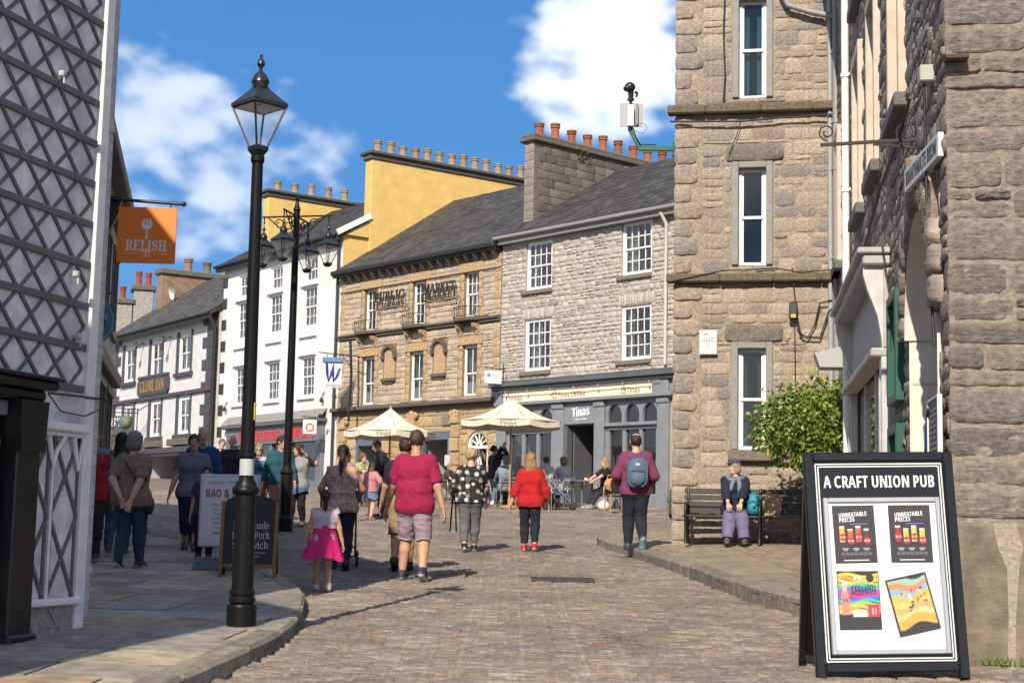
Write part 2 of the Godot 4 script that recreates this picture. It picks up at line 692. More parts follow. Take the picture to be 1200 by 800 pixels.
# a roof slope: eave corners a, b and ridge corners d (above b), e (above a); courses of slates in one part
func slope(parent: Node3D, a: Vector3, b: Vector3, d: Vector3, e: Vector3, tones: Array, r: RandomNumberGenerator, sw := 0.28, sh := 0.22) -> void:
	var nn := (b - a).cross(e - a).normalized()
	if nn.y < 0.0:
		nn = -nn
	var mb := MB.new()
	mb.quad(a, b, d, e, nn)
	var th := nn * -0.12
	mb.quad(a + th, b + th, d + th, e + th, -nn)
	mb.quad(a, b, b + th, a + th, Vector3.DOWN)
	mb.quad(a, e, e + th, a + th, (a - b))
	mb.quad(b, d, d + th, b + th, (b - a))
	var roof := part(parent, "roof", mb, mat(C(0.035, 0.035, 0.037), 0.9))
	var sl := MB.new()
	sl.box(V(0, 0, 0), V(1, 1, 1))
	var up := ((e - a) + (d - b)).normalized()
	var rows := int((e - a).length() / sh)
	var xs := []
	var cs := []
	for j in rows:
		var f := (j + 0.5) / rows
		var l := a.lerp(e, f)
		var rr := b.lerp(d, f)
		var along := (rr - l)
		var len_ := along.length()
		along = along / len_
		var k := -0.5 * (j % 2) - r.randf() * 0.1
		while k * sw < len_:
			var x0 := maxf(k * sw, 0.0)
			var x1 := minf((k + 1) * sw, len_)
			if x1 - x0 > 0.03:
				var tilt := 0.05 + r.randf_range(-0.02, 0.03)
				var u2 := (up * cos(tilt) - nn * sin(tilt)).normalized()
				var b3 := Basis(along * (x1 - x0 - 0.008), u2 * sh * 1.25, along.cross(u2).normalized() * 0.012)
				xs.append(Transform3D(b3, l + along * (x0 + x1) / 2 + nn * (0.022 + r.randf() * 0.006)))
				var t: Color = tones[r.randi() % tones.size()]
				var wp: Vector3 = xs[-1].origin
				var s := r.randf_range(0.75, 1.25) * (1.0 + 0.45 * nz.get_noise_3d(wp.x * 60.0, wp.y * 60.0, wp.z * 60.0))
				cs.append(Color(t.r * s, t.g * s, t.b * s))
			k += 1.0
	many(roof, "slates", sl.mesh(), mat_vc(0.75, "stone", 1.3), xs, cs)

# ---------------------------------------------------------------- the lie of the land: height of the street d metres up the hill
const PD := [-20.0, -5.0, 0.0, 6.0, 11.0, 18.0, 26.5, 35.0, 43.0, 54.0, 62.0, 75.0, 120.0, 300.0]
const PH := [-0.4, -0.12, 0.05, 0.36, 0.61, 0.88, 1.22, 1.70, 2.17, 2.75, 3.10, 3.70, 5.6, 10.6]
func G(d: float) -> float:
	var n_ := PD.size()
	d = clampf(d, PD[0], PD[n_ - 1])
	for i in n_ - 1:
		if d <= PD[i + 1]:
			var h: float = PD[i + 1] - PD[i]
			var t: float = (d - PD[i]) / h
			var m0: float = (PH[i + 1] - PH[maxi(i - 1, 0)]) / (PD[i + 1] - PD[maxi(i - 1, 0)])
			var m1: float = (PH[mini(i + 2, n_ - 1)] - PH[i]) / (PD[mini(i + 2, n_ - 1)] - PD[i])
			return (2 * t * t * t - 3 * t * t + 1) * PH[i] + (t * t * t - 2 * t * t + t) * h * m0 + (3 * t * t - 2 * t * t * t) * PH[i + 1] + (t * t * t - t * t) * h * m1
	return PH[n_ - 1]

func right_walk(x: float, d: float) -> float:
	return G(d) + 0.14 + 0.05 * clampf(x - 2.0, 0.0, 3.5)

func left_walk(_x: float, d: float) -> float:
	return G(d) + 0.11

# ================================================================ scene
func _ready() -> void:
	setup_view()
	make_textures()
	build_ground()
	left_house()
	lower_house()
	side_shop()
	cafe_house()
	market_hall()
	white_house()
	inn_house()
	corner_house()
	pub_house()
	street_things()
	wall_things()
	cafe_things()
	crowd()

func setup_view() -> void:
	var cam := Camera3D.new()
	cam.name = "camera"
	add_child(cam)
	var th := deg_to_rad(6.84)
	var ph := 0.021
	var f := Vector3(0, sin(th), -cos(th))
	var u0 := Vector3(0, cos(th), sin(th))
	var r := Vector3.RIGHT * cos(ph) + u0 * sin(ph)
	var u := u0 * cos(ph) - Vector3.RIGHT * sin(ph)
	cam.transform = Transform3D(Basis(r, u, -f), Vector3(0, 1.6, 0))
	cam.fov = rad_to_deg(2.0 * atan(400.0 / 1800.0))
	cam.near = 0.1
	cam.far = 1500.0
	cam.current = true
	var we := WorldEnvironment.new()
	we.name = "world_environment"
	var env := Environment.new()
	env.background_mode = Environment.BG_SKY
	env.tonemap_mode = Environment.TONE_MAPPER_LINEAR
	env.tonemap_exposure = 1.27
	env.sdfgi_enabled = true
	env.ssao_enabled = true
	env.ssil_enabled = true
	var sky := Sky.new()
	var pm := PanoramaSkyMaterial.new()
	pm.panorama = sky_panorama()
	pm.energy_multiplier = 1.4
	sky.sky_material = pm
	env.sky = sky
	we.environment = env
	add_child(we)
	var sun := DirectionalLight3D.new()
	sun.name = "sun"
	add_child(sun)
	var az := atan(0.262)
	var el := deg_to_rad(36.0)
	var dir := Vector3(sin(az) * cos(el), -sin(el), -cos(az) * cos(el))
	sun.look_at_from_position(Vector3.ZERO, dir)
	sun.light_energy = 1.6
	sun.light_color = Color(1.0, 0.945, 0.86)
	sun.light_angular_distance = 0.5
	sun.shadow_enabled = true

# a summer sky: clear blue with white heaps; computed in directions, finer where clouds are detailed
func sky_colour(d: Vector3) -> Color:
	var e := maxf(d.y, 0.0)
	var top := Color(0.033, 0.122, 0.33)
	var mid := Color(0.064, 0.195, 0.43)
	var hor := Color(0.30, 0.42, 0.57)
	var c: Color = hor.lerp(mid, smoothstep(0.0, 0.16, e)).lerp(top, smoothstep(0.10, 0.55, e))
	if d.y < 0.0:
		c = hor.lerp(Color(0.2, 0.19, 0.17), smoothstep(0.0, -0.1, d.y))
	var w := Vector3(d.x, d.y * 1.7, d.z)
	var n1 := nz.get_noise_3dv(w * 150.0) * 0.5 + 0.5
	var n2 := nz.get_noise_3dv(w * 520.0 + Vector3(50, 0, 9)) * 0.5 + 0.5
	var n3 := nz.get_noise_3dv(w * 1700.0 + Vector3(7, 70, 9)) * 0.5 + 0.5
	var cov := n1 * 0.62 + n2 * 0.27 + n3 * 0.11
	# heaps low in the sky, thinner overhead; a bank over the stone house and a loose one over the inn
	var az := atan2(d.x, -d.z)
	var b1 := exp(-pow((az - 0.075) / 0.08, 2.0) - pow((d.y - 0.272) / 0.062, 2.0))
	var b2 := exp(-pow((az + 0.19) / 0.12, 2.0) - pow((d.y - 0.205) / 0.06, 2.0))
	var clear := exp(-pow((az + 0.11) / 0.10, 2.0) - pow((d.y - 0.30) / 0.07, 2.0))
	var bias := 0.30 * b1 + 0.27 * b2 - 0.12 * clear + 0.06 * smoothstep(0.22, 0.05, d.y) + 0.17 * smoothstep(0.35, 0.8, absf(az))
	var k := smoothstep(0.60, 0.70, cov + bias)
	var dens := smoothstep(0.60, 0.95, cov + bias)
	var wh := Color(0.50, 0.56, 0.64).lerp(Color(0.80, 0.81, 0.83), dens)
	var thin := 0.68 + 0.32 * smoothstep(-0.13, 0.02, az) if d.z < 0.0 else 0.8
	if d.y > -0.02:
		c = c.lerp(wh, k * thin)
	return c

func sky_panorama() -> ImageTexture:
	nz.seed = 12
	nz.noise_type = FastNoiseLite.TYPE_SIMPLEX_SMOOTH
	nz.frequency = 0.018
	nz.fractal_type = FastNoiseLite.FRACTAL_FBM
	nz.fractal_octaves = 4
	var W := 4096
	var H := 2048
	var small := Image.create(256, 128, false, Image.FORMAT_RGB8)
	for y in 128:
		for x in 256:
			small.set_pixel(x, y, sky_colour(pano_dir((x + 0.5) / 256.0, (y + 0.5) / 128.0)).linear_to_srgb())
	small.resize(W, H, Image.INTERPOLATE_CUBIC)
	# the front of the sky at full fineness
	for y in range(int(H * 0.36), int(H * 0.52)):
		for x0 in range(int(W * -0.07), int(W * 0.07)):
			var x := posmod(x0, W)
			small.set_pixel(x, y, sky_colour(pano_dir((x + 0.5) / W, (y + 0.5) / H)).linear_to_srgb())
	return as_tex(small)

func pano_dir(u: float, v: float) -> Vector3:
	var a := u * TAU
	var p := v * PI
	return Vector3(sin(a) * sin(p), cos(p), -cos(a) * sin(p))

# ---------------------------------------------------------------- ground
var left_poly := PackedVector2Array([Vector2(-14, -4), Vector2(-2.9, -4), Vector2(-2.45, 4), Vector2(-2.2, 7.5), Vector2(-2.01, 9.25), Vector2(-1.84, 10.62), Vector2(-1.72, 11.71), Vector2(-1.74, 13.05), Vector2(-1.91, 14.76), Vector2(-2.1, 16.07), Vector2(-2.38, 17.08), Vector2(-2.6, 17.94), Vector2(-2.9, 19.05), Vector2(-3.4, 20.63), Vector2(-4.05, 22.25), Vector2(-4.9, 24.3), Vector2(-6.0, 26.6), Vector2(-14, 34)])
var right_poly := PackedVector2Array([Vector2(9, 34), Vector2(3.2, 31.0), Vector2(2.25, 30.3), Vector2(1.72, 29.3), Vector2(1.60, 28.2), Vector2(1.72, 26.9), Vector2(1.96, 25.3), Vector2(2.20, 23.0), Vector2(2.36, 21.1), Vector2(2.52, 18.5), Vector2(2.68, 16.8), Vector2(2.9, 15.2), Vector2(3.2, 13.9), Vector2(3.8, 12.8), Vector2(9, 12.8)])

func build_ground() -> void:
	var r := RandomNumberGenerator.new()
	r.seed = 5
	var g := MB.new()
	var xs := [-400.0, -120.0, -40.0, -14.0, 0.0, 14.0, 40.0, 120.0, 400.0]
	var ds := []
	var q := -20.0
	while q < 80.0:
		ds.append(q)
		q += 1.0
	ds.append_array([90.0, 110.0, 140.0, 200.0, 300.0, 600.0])
	for j in ds.size() - 1:
		for i in xs.size() - 1:
			var y0 := G(ds[j]) - 0.035
			var y1 := G(ds[j + 1]) - 0.035
			g.quad(V(xs[i], y0, -ds[j]), V(xs[i + 1], y0, -ds[j]), V(xs[i + 1], y1, -ds[j + 1]), V(xs[i], y1, -ds[j + 1]), Vector3.UP)
	structure("ground", g, mat(C(0.24, 0.20, 0.165), 0.95, "stone", 0.8, "stone_n", 0.6))
	# setts: rows across the street
	var road := Node3D.new()
	road.name = numbered("road")
	add_child(road)
	road.set_meta("kind", "structure")
	var tones := [C(0.284, 0.228, 0.183), C(0.258, 0.211, 0.174), C(0.318, 0.262, 0.212), C(0.232, 0.198, 0.17), C(0.31, 0.241, 0.178), C(0.267, 0.237, 0.208), C(0.353, 0.288, 0.221), C(0.318, 0.224, 0.153), C(0.267, 0.219, 0.183), C(0.37, 0.318, 0.264)]
	var ms := stone_set("sett")
	var bxs := [[], [], [], []]
	var bcs := [[], [], [], []]
	var d := 8.2
	var made := 0
	var mn := FastNoiseLite.new()
	mn.seed = 4
	mn.frequency = 0.5
	while d < 56.0:
		var rw := r.randf_range(0.07, 0.105) if d < 24.0 else r.randf_range(0.14, 0.19)
		var lim := 0.36 * d + 0.6
		var x := -minf(lim, 11.0) - r.randf() * 0.3
		while x < minf(lim, 12.0):
			var w := r.randf_range(0.12, 0.30) if d < 24.0 else r.randf_range(0.18, 0.36)
			var cx := x + w / 2
			var cd := d + rw / 2 + 0.05 * sin(cx * 0.7) + mn.get_noise_2d(cx * 3.0, d * 3.0) * 0.05
			var p2 := Vector2(cx, cd)
			x += w
			if Geometry2D.is_point_in_polygon(p2, left_poly) or Geometry2D.is_point_in_polygon(p2, right_poly):
				continue
			var sl := (G(cd + 0.3) - G(cd - 0.3)) / 0.6
			var up := Vector3(r.randf_range(-0.02, 0.02), 1, sl + r.randf_range(-0.025, 0.025)).normalized()
			var xa := Vector3.RIGHT.rotated(Vector3.UP, r.randf_range(-0.05, 0.05))
			xa = (xa - up * xa.dot(up)).normalized()
			var ya := up.cross(xa)
			var hgt := 0.05 + r.randf_range(-0.006, 0.006)
			var b := Basis(xa * (w - 0.008), ya * (rw - 0.008), up * hgt)
			var xf := Transform3D(b, V(cx, G(cd) - 0.05, -cd))
			var tone: Color = tones[r.randi() % tones.size()]
			var sh := r.randf_range(0.86, 1.14) * (1.0 + 0.34 * mn.get_noise_2d(cx * 0.9, d * 0.9) + 0.2 * mn.get_noise_2d(cx * 3.0 + 50.0, d * 4.0))
			var k := r.randi() % 10
			if made < 300 and cd > 8.9 and absf(cx) < 0.335 * cd + 0.1:
				made += 1
				part_mesh(road, "sett", ms[k], mat(tone, 0.8, "stone", 2.2, "fine_n", 0.8), xf)
			else:
				k = k % 4
				bxs[k].append(xf)
				bcs[k].append(Color(tone.r * sh, tone.g * sh, tone.b * sh))
		d += rw
	for k in 4:
		many(road, "setts", ms[k], mat_vc(0.8, "stone", 2.2, "fine_n", 0.8), bxs[k], bcs[k])
	# a broad iron cover in the roadway
	var mh := MB.new()
	mh.span(V(0.2, 0, -0.28), V(1.0, 0.02, 0.28), 0.01)
	for i in 6:
		for j in 9:
			mh.span(V(0.24 + j * 0.083, 0.02, -0.25 + i * 0.085), V(0.30 + j * 0.083, 0.026, -0.2 + i * 0.085))
	var mho := part(self, "manhole_cover", mh, mat(C(0.07, 0.06, 0.055), 0.6, "stone", 2.0), V(0.10, G(19.5) - 0.005, -19.5))
	mho.rotation.x = 0.04
	tag(mho, "dark iron cover set flat among the cobbles of the road", "manhole cover")
	# pavements
	pave("pavement", left_poly, true, r)
	pave("pavement", right_poly, false, r)

func pave(called: String, poly: PackedVector2Array, left: bool, r: RandomNumberGenerator) -> void:
	var root := Node3D.new()
	root.name = numbered(called)
	add_child(root)
	root.set_meta("kind", "structure")
	var kerb := []
	var ins := poly
	var hf := left_walk if left else right_walk
	if left:
		for i in range(1, 17):
			kerb.append(poly[i])
	else:
		for i in range(13, 0, -1):
			kerb.append(poly[i])
	# bedding under the flags
	var bed := MB.new()
	var tr := Geometry2D.triangulate_polygon(poly)
	for k in range(0, tr.size(), 3):
		var a := poly[tr[k]]
		var b := poly[tr[k + 1]]
		var e := poly[tr[k + 2]]
		bed.tri(V(a.x, hf.call(a.x, a.y) - 0.07, -a.y), V(b.x, hf.call(b.x, b.y) - 0.07, -b.y), V(e.x, hf.call(e.x, e.y) - 0.07, -e.y), Vector3.UP)
	part(root, "bedding", bed, mat(C(0.06, 0.055, 0.05), 0.95, "stone", 1.5))
	# kerb stones
	var kw := 0.2
	var inner := PackedVector2Array()
	var pts := []
	for i in kerb.size() - 1:
		var a: Vector2 = kerb[i]
		var b: Vector2 = kerb[i + 1]
		var steps := maxi(1, int(a.distance_to(b) / 0.3))
		for s in steps:
			pts.append(a.lerp(b, float(s) / steps))
	pts.append(kerb[kerb.size() - 1])
	for _k in 3:
		var sm := pts.duplicate()
		for i in range(1, pts.size() - 1):
			sm[i] = (pts[i - 1] + pts[i] * 2.0 + pts[i + 1]) / 4.0
		pts = sm
	var inn := []
	for i in pts.size():
		var t: Vector2 = (pts[mini(i + 1, pts.size() - 1)] - pts[maxi(i - 1, 0)]).normalized()
		var o := Vector2(-t.y, t.x) if left else Vector2(t.y, -t.x)
		inn.append(pts[i] + o * kw)
	var kt := [C(0.30, 0.265, 0.20), C(0.26, 0.23, 0.18), C(0.34, 0.30, 0.23)]
	var i := 0
	while i < pts.size() - 1:
		var n_ := mini(r.randi_range(3, 4), pts.size() - 1 - i)
		var mb := MB.new()
		var dy := r.randf_range(-0.006, 0.006)
		for s in n_:
			var ev := func(p: Vector2, h: float) -> Vector3:
				return V(p.x, hf.call(p.x, p.y) + h + dy, -p.y)
			var f0 := 0.012 if s == 0 else 0.0
			var f1 := 0.988 if s == n_ - 1 else 1.0
			var oa: Vector2 = pts[i + s].lerp(pts[i + s + 1], f0)
			var ob: Vector2 = pts[i + s].lerp(pts[i + s + 1], f1)
			var ia: Vector2 = inn[i + s].lerp(inn[i + s + 1], f0)
			var ib: Vector2 = inn[i + s].lerp(inn[i + s + 1], f1)
			var ca: Vector2 = oa.lerp(ia, 0.14)
			var cb: Vector2 = ob.lerp(ib, 0.14)
			var out2 := oa - ia
			var out3 := Vector3(out2.x, 0, -out2.y)
			mb.quad(ev.call(ca, 0), ev.call(cb, 0), ev.call(ib, 0), ev.call(ia, 0), Vector3.UP)
			mb.quad(ev.call(oa, -0.03), ev.call(ob, -0.03), ev.call(cb, 0), ev.call(ca, 0), out3 + Vector3.UP)
			mb.quad(ev.call(oa, -0.25), ev.call(ob, -0.25), ev.call(ob, -0.03), ev.call(oa, -0.03), out3)
			if s == 0:
				mb.quad(ev.call(oa, -0.25), ev.call(ia, -0.25), ev.call(ia, 0), ev.call(oa, 0), ev.call(oa, 0) - ev.call(ob, 0))
			if s == n_ - 1:
				mb.quad(ev.call(ob, -0.25), ev.call(ib, -0.25), ev.call(ib, 0), ev.call(ob, 0), ev.call(ob, 0) - ev.call(oa, 0))
		part(root, "kerb_stone", mb, mat(kt[r.randi() % 3], 0.85, "flag", 1.1, "stone_n", 0.7))
		i += n_
	# flags inside the kerb
	var region := PackedVector2Array()
	if left:
		region.append_array(PackedVector2Array(inn))
		region.append(Vector2(-14, 34))
		region.append(Vector2(-14, -4))
	else:
		region.append_array(PackedVector2Array(inn))
		region.append(Vector2(9, 34))
		region.append(Vector2(9, 12.8))
	var ft := [C(0.44, 0.36, 0.25), C(0.36, 0.32, 0.26), C(0.50, 0.42, 0.30), C(0.29, 0.265, 0.225), C(0.43, 0.32, 0.21), C(0.42, 0.39, 0.32)] if left else [C(0.36, 0.29, 0.205), C(0.33, 0.275, 0.205), C(0.39, 0.31, 0.21), C(0.31, 0.265, 0.205), C(0.40, 0.295, 0.185)]
	var d := 8.0 if left else 12.8
	var turn := 0.10 if left else -0.05
	while d < (30.0 if left else 33.5):
		var h := r.randf_range(0.5, 0.75)
		var x := -9.0 - r.randf() if left else 1.0 - r.randf() * 0.6
		while x < (-1.0 if left else 8.0):
			var w := r.randf_range(0.6, 1.25)
			if x + w > -0.36 * d - 0.8 and x < 0.36 * d + 0.8:
				var rc := PackedVector2Array([Vector2(x + 0.011, d + 0.011), Vector2(x + w - 0.011, d + 0.011), Vector2(x + w - 0.011, d + h - 0.011), Vector2(x + 0.011, d + h - 0.011)])
				for k in 4:
					rc[k] = rc[k] + Vector2((rc[k].y - d) * turn, (rc[k].x) * -turn)
				for pc in Geometry2D.intersect_polygons(rc, region):
					flag(root, pc, hf, ft[r.randi() % ft.size()], r)
			x += w
		d += h

func flag(root: Node3D, pc: PackedVector2Array, hf: Callable, tone: Color, r: RandomNumberGenerator) -> void:
	var area := 0.0
	for k in pc.size():
		area += pc[k].cross(pc[(k + 1) % pc.size()])
	if absf(area) < 0.012:
		return
	var mb := MB.new()
	var dy := r.randf_range(-0.006, 0.0)
	var tx := r.randf_range(-0.004, 0.004)
	var c0 := pc[0]
	var ev := func(p: Vector2, h: float) -> Vector3:
		return V(p.x, hf.call(p.x, p.y) + h + dy + (p.x - c0.x) * tx, -p.y)
	var tr := Geometry2D.triangulate_polygon(pc)
	for k in range(0, tr.size(), 3):
		mb.tri(ev.call(pc[tr[k]], 0), ev.call(pc[tr[k + 1]], 0), ev.call(pc[tr[k + 2]], 0), Vector3.UP)
	for k in pc.size():
		var a := pc[k]
		var b := pc[(k + 1) % pc.size()]
		var o := Vector2(b.y - a.y, a.x - b.x) * signf(area)
		mb.quad(ev.call(a, -0.065), ev.call(b, -0.065), ev.call(b, 0), ev.call(a, 0), V(o.x, 0, -o.y))
	part(root, "flagstone", mb, mat(tone, 0.82, "flag", 0.8, "stone_n", 0.45))

# ---------------------------------------------------------------- frames
func framed(called: String, label: String, category: String, ax: float, az: float, dx: float, dz: float) -> Node3D:
	var o := Node3D.new()
	o.name = numbered(called)
	add_child(o)
	var l := sqrt(dx * dx + dz * dz)
	dx /= l
	dz /= l
	o.transform = Transform3D(Basis(V(dx, 0, dz), Vector3.UP, V(-dz, 0, dx)), V(ax, 0, az))
	tag(o, label, category)
	return o

func shell(o: Node3D, x0: float, x1: float, y0: float, y1: float, deep: float, m: Material, right := true, left := true) -> void:
	var mb := MB.new()
	if left:
		mb.quad(V(x0, y0, 0), V(x0, y1, 0), V(x0, y1, -deep), V(x0, y0, -deep), V(-1, 0, 0))
	if right:
		mb.quad(V(x1, y0, 0), V(x1, y1, 0), V(x1, y1, -deep), V(x1, y0, -deep), V(1, 0, 0))
	mb.quad(V(x0, y0, -deep), V(x1, y0, -deep), V(x1, y1, -deep), V(x0, y1, -deep), V(0, 0, -1))
	part(o, "side_wall", mb, m)

func gable(o: Node3D, x: float, y1: float, yr: float, deep: float, m: Material, out: float, th := 0.02) -> void:
	var mb := MB.new()
	mb.tri(V(x, y1, 0), V(x, y1, -deep), V(x, yr, -deep / 2), V(out, 0, 0))
	part(o, "gable", mb, m)

func gutter(o: Node3D, x0: float, x1: float, y: float, z: float, m: Material) -> void:
	var mb := MB.new()
	mb.span(V(x0, y - 0.06, z - 0.02), V(x1, y + 0.05, z + 0.11), 0.03)
	mb.span(V(x0, y - 0.20, z - 0.16), V(x1, y + 0.02, z - 0.022), 0.01)
	part(o, "gutter", mb, m)

func pipe(o: Node3D, called: String, pts: Array, rad: float, m: Material, clips := []) -> void:
	var mb := MB.new()
	mb.tube(pts, rad, 10)
	for y in clips:
		var p: Vector3 = pts[0]
		mb.lathe([[rad * 1.25, y - 0.03], [rad * 1.25, y + 0.03]], 10, V(p.x, 0, p.z))
		mb.box(V(p.x, y, p.z - rad), V(rad * 3.6, 0.03, 0.02))
	part(o, called, mb, m)

func pots(o: Node3D, a: Vector3, b: Vector3, count: int, h: float, rad: float, tones: Array, r: RandomNumberGenerator) -> void:
	for k in count:
		var p := a.lerp(b, (k + 0.5) / count)
		var mb := MB.new()
		var hh := h * r.randf_range(0.84, 1.12)
		mb.lathe([[rad * 1.1, 0.0], [rad * 1.05, 0.1 * hh], [rad * 0.9, 0.3 * hh], [rad * 0.88, 0.72 * hh], [rad * 1.08, 0.76 * hh], [rad * 1.08, 0.84 * hh], [rad * 0.95, 0.86 * hh], [rad * 1.12, 0.93 * hh], [rad * 1.1, hh], [rad * 0.75, hh], [rad * 0.7, 0.4 * hh], [0.001, 0.4 * hh]], 12)
		part(o, "chimney_pot", mb, mat(tones[k % tones.size()], 0.85, "stone", 2.0), p + V(r.randf_range(-0.02, 0.02), 0, 0))

# ---------------------------------------------------------------- timber house close on the left
func left_house() -> void:
	var L := 7.0
	var dn := Vector2(0.29, -1).normalized()
	var o := framed("timber_house", "tall white house with grey diamond lattice strips and a black shopfront pillar", "house", -3.31 - dn.x * L, -12.0 - dn.y * L, dn.x, dn.y)
	var paint := mat(C(0.86, 0.845, 0.85), 0.8, "flag", 0.5, "fine_n", 0.25)
	var grey := mat(C(0.165, 0.155, 0.165), 0.75, "fine", 1.5)
	var white := mat(C(0.80, 0.79, 0.77), 0.7, "paint", 1.2, "fine_n", 0.3)
	var by := 0.55
	var mb := MB.new()
	wall_open(mb, 0, L, by - 0.4, 7.3, [Rect2(3.6, 1.25, 2.25, 1.15)], 0.15)
	part(o, "wall", mb, paint)
	shell(o, 0, L, by - 0.6, 7.3, 11.0, paint)
	# rails
	var ys := [2.58]
	while ys[-1] < 6.9:
		ys.append(ys[-1] + 0.325)
	for y in ys:
		var rm := MB.new()
		rm.span(V(4.4, y - 0.027, 0.0), V(L - 0.10, y + 0.027, 0.026), 0.004)
		part(o, "rail", rm, grey)
	# crossing laths, one X in each field
	var w := 0.36
	var h := 0.325
	var lx := L - 0.13
	var y1: float = ys[-1]
	var kmax := int((y1 - 2.58) / h)
	for s in [-1.0, 1.0]:
		for k in range(-kmax - 1, 12):
			# a long lath climbing to the right (s = 1) or to the left
			var p0 := Vector2(lx - w * 0.5 - k * w, 2.58)
			var p1 := Vector2(p0.x - w * kmax, 2.58 + h * kmax) if s > 0 else Vector2(p0.x, 2.58)
			if s < 0:
				p0 = Vector2(lx - w * 0.5 - (k + kmax) * w + 0.0, 2.58)
				p1 = Vector2(p0.x + w * kmax, 2.58 + h * kmax)
			var lo := 4.6
			var hi := lx
			var dlt := p1 - p0
			var t0 := 0.0
			var t1 := 1.0
			if absf(dlt.x) > 0.001:
				var ta := (lo - p0.x) / dlt.x
				var tb := (hi - p0.x) / dlt.x
				t0 = maxf(0.0, minf(ta, tb))
				t1 = minf(1.0, maxf(ta, tb))
			if t1 - t0 < 0.01:
				continue
			var a := p0 + dlt * t0
			var b := p0 + dlt * t1
			var lm := MB.new()
			lm.bar(V(a.x, a.y, 0.006 + 0.003 * s), V(b.x, b.y, 0.006 + 0.003 * s), 0.027, 0.018, V(0, 0, 1))
			part(o, "lath", lm, grey)
	# corner board and the frieze under the lattice
	var cb := MB.new()
	cb.span(V(L - 0.10, by + 0.1, -0.02), V(L + 0.02, 7.3, 0.05), 0.008)
	part(o, "corner_board", cb, white)
	var fr := MB.new()
	fr.span(V(5.9, 2.235, 0.0), V(L - 0.09, 2.30, 0.10), 0.012)
	fr.span(V(5.9, 2.20, 0.0), V(L - 0.09, 2.235, 0.06), 0.006)
	for x in [6.52, 6.86]:
		fr.tube([V(x - 0.11, 2.2, 0.05), V(x - 0.05, 2.08, 0.035), V(x, 1.95, 0.03)], [0.02, 0.02, 0.012], 6)
		fr.tube([V(x + 0.11 if x < 6.6 else x + 0.03, 2.2, 0.05), V(x + 0.02, 2.08, 0.035), V(x, 1.95, 0.03)], [0.02, 0.02, 0.012], 6)
	fr.span(V(6.505, 0.98, 0.0), V(6.535, 1.95, 0.035), 0.004)
	fr.span(V(5.9, 0.935, 0.0), V(L - 0.06, 0.99, 0.075), 0.012)
	part(o, "frieze", fr, white)
	for x in [[6.13, 6.50], [6.54, 6.90]]:
		for y in [0.99, 1.6]:
			for q in [[0, 1], [1, 0]]:
				var lm := MB.new()
				lm.bar(V(x[q[0]], y, 0.008 + 0.003 * q[0]), V(x[q[1]], y + 0.6, 0.008 + 0.003 * q[0]), 0.028, 0.018, V(0, 0, 1))
				part(o, "lath", lm, grey)
	for x in [6.14, 6.485, 6.555, 6.89]:
		var lm := MB.new()
		lm.span(V(x - 0.014, 0.99, 0.0), V(x + 0.014, 2.2, 0.016))
		part(o, "lath", lm, grey)
	# plinth with peeling paint
	var pl := MB.new()
	pl.span(V(5.9, by - 0.2, 0.0), V(L - 0.12, 0.935, 0.035), 0.01)
	part(o, "plinth", pl, mat(C(0.42, 0.40, 0.38), 0.9, "stone", 1.4, "stone_n", 0.8))
	for x in [6.2, 6.55]:
		var lm := MB.new()
		lm.bar(V(x, 0.68, 0.036), V(x + 0.24, 0.92, 0.036), 0.03, 0.02, V(0, 0, 1))
		lm.bar(V(x + 0.24, 0.68, 0.038), V(x, 0.92, 0.038), 0.03, 0.02, V(0, 0, 1))
		part(o, "lath", lm, mat(C(0.40, 0.38, 0.36), 0.9, "stone", 1.4))
	# downpipe at the far corner
	pipe(o, "downpipe", [V(L + 0.10, by + 0.28, -0.02), V(L + 0.10, 7.25, -0.02)], 0.052, mat(C(0.60, 0.59, 0.57), 0.6, "stone", 1.6), [1.2, 2.9, 4.7, 6.6])
	# black shopfront: pillar, console, cornice and a window
	var black := mat(C(0.014, 0.013, 0.014), 0.35, "fine", 1.0)
	var pm := MB.new()
	pm.span(V(5.86, by - 0.1, 0.0), V(6.15, 2.42, 0.16), 0.012)
	pm.span(V(5.83, by - 0.12, 0.0), V(6.18, by + 0.22, 0.20), 0.02)
	pm.prism(PackedVector2Array([Vector2(5.86, 2.05), Vector2(6.15, 2.05), Vector2(6.18, 2.42), Vector2(5.83, 2.42)]), 0.0, 0.19)
	part(o, "pillar", pm, black)
	var cm := MB.new()
	cm.span(V(2.0, 2.42, 0.0), V(6.16, 2.50, 0.18), 0.02)
	cm.span(V(2.0, 2.50, 0.0), V(6.22, 2.57, 0.25), 0.02)
	cm.span(V(2.0, 2.57, 0.0), V(6.24, 2.60, 0.27), 0.01)
	part(o, "cornice", cm, black)
	var fm := MB.new()
	fm.span(V(3.6, 2.30, 0.0), V(5.84, 2.41, 0.08), 0.01)
	fm.span(V(5.74, 0.95, -0.10), V(5.80, 2.10, 0.04), 0.01)
	fm.span(V(3.6, 2.08, -0.10), V(5.82, 2.14, 0.05), 0.01)
	fm.span(V(3.6, 0.85, -0.05), V(5.84, 0.95, 0.06), 0.01)
	part(o, "window_frame", fm, mat(C(0.20, 0.20, 0.21), 0.6, "paint", 1.0))
	var fp := MB.new()
	fp.span(V(3.6, 2.14, 0.0), V(5.80, 2.30, 0.03))
	part(o, "fascia", fp, mat(C(0.5, 0.49, 0.48), 0.7, "paint", 1.0))
	var gp := MB.new()
	gp.span(V(3.6, 1.25, -0.09), V(5.80, 2.08, -0.08))
	part(o, "pane", gp, glass_mat(0.25))
	room(o, Rect2(3.6, 1.25, 2.25, 1.15), -0.15, 2.5, C(0.4))
	# eaves and roof
	var ro := MB.new()
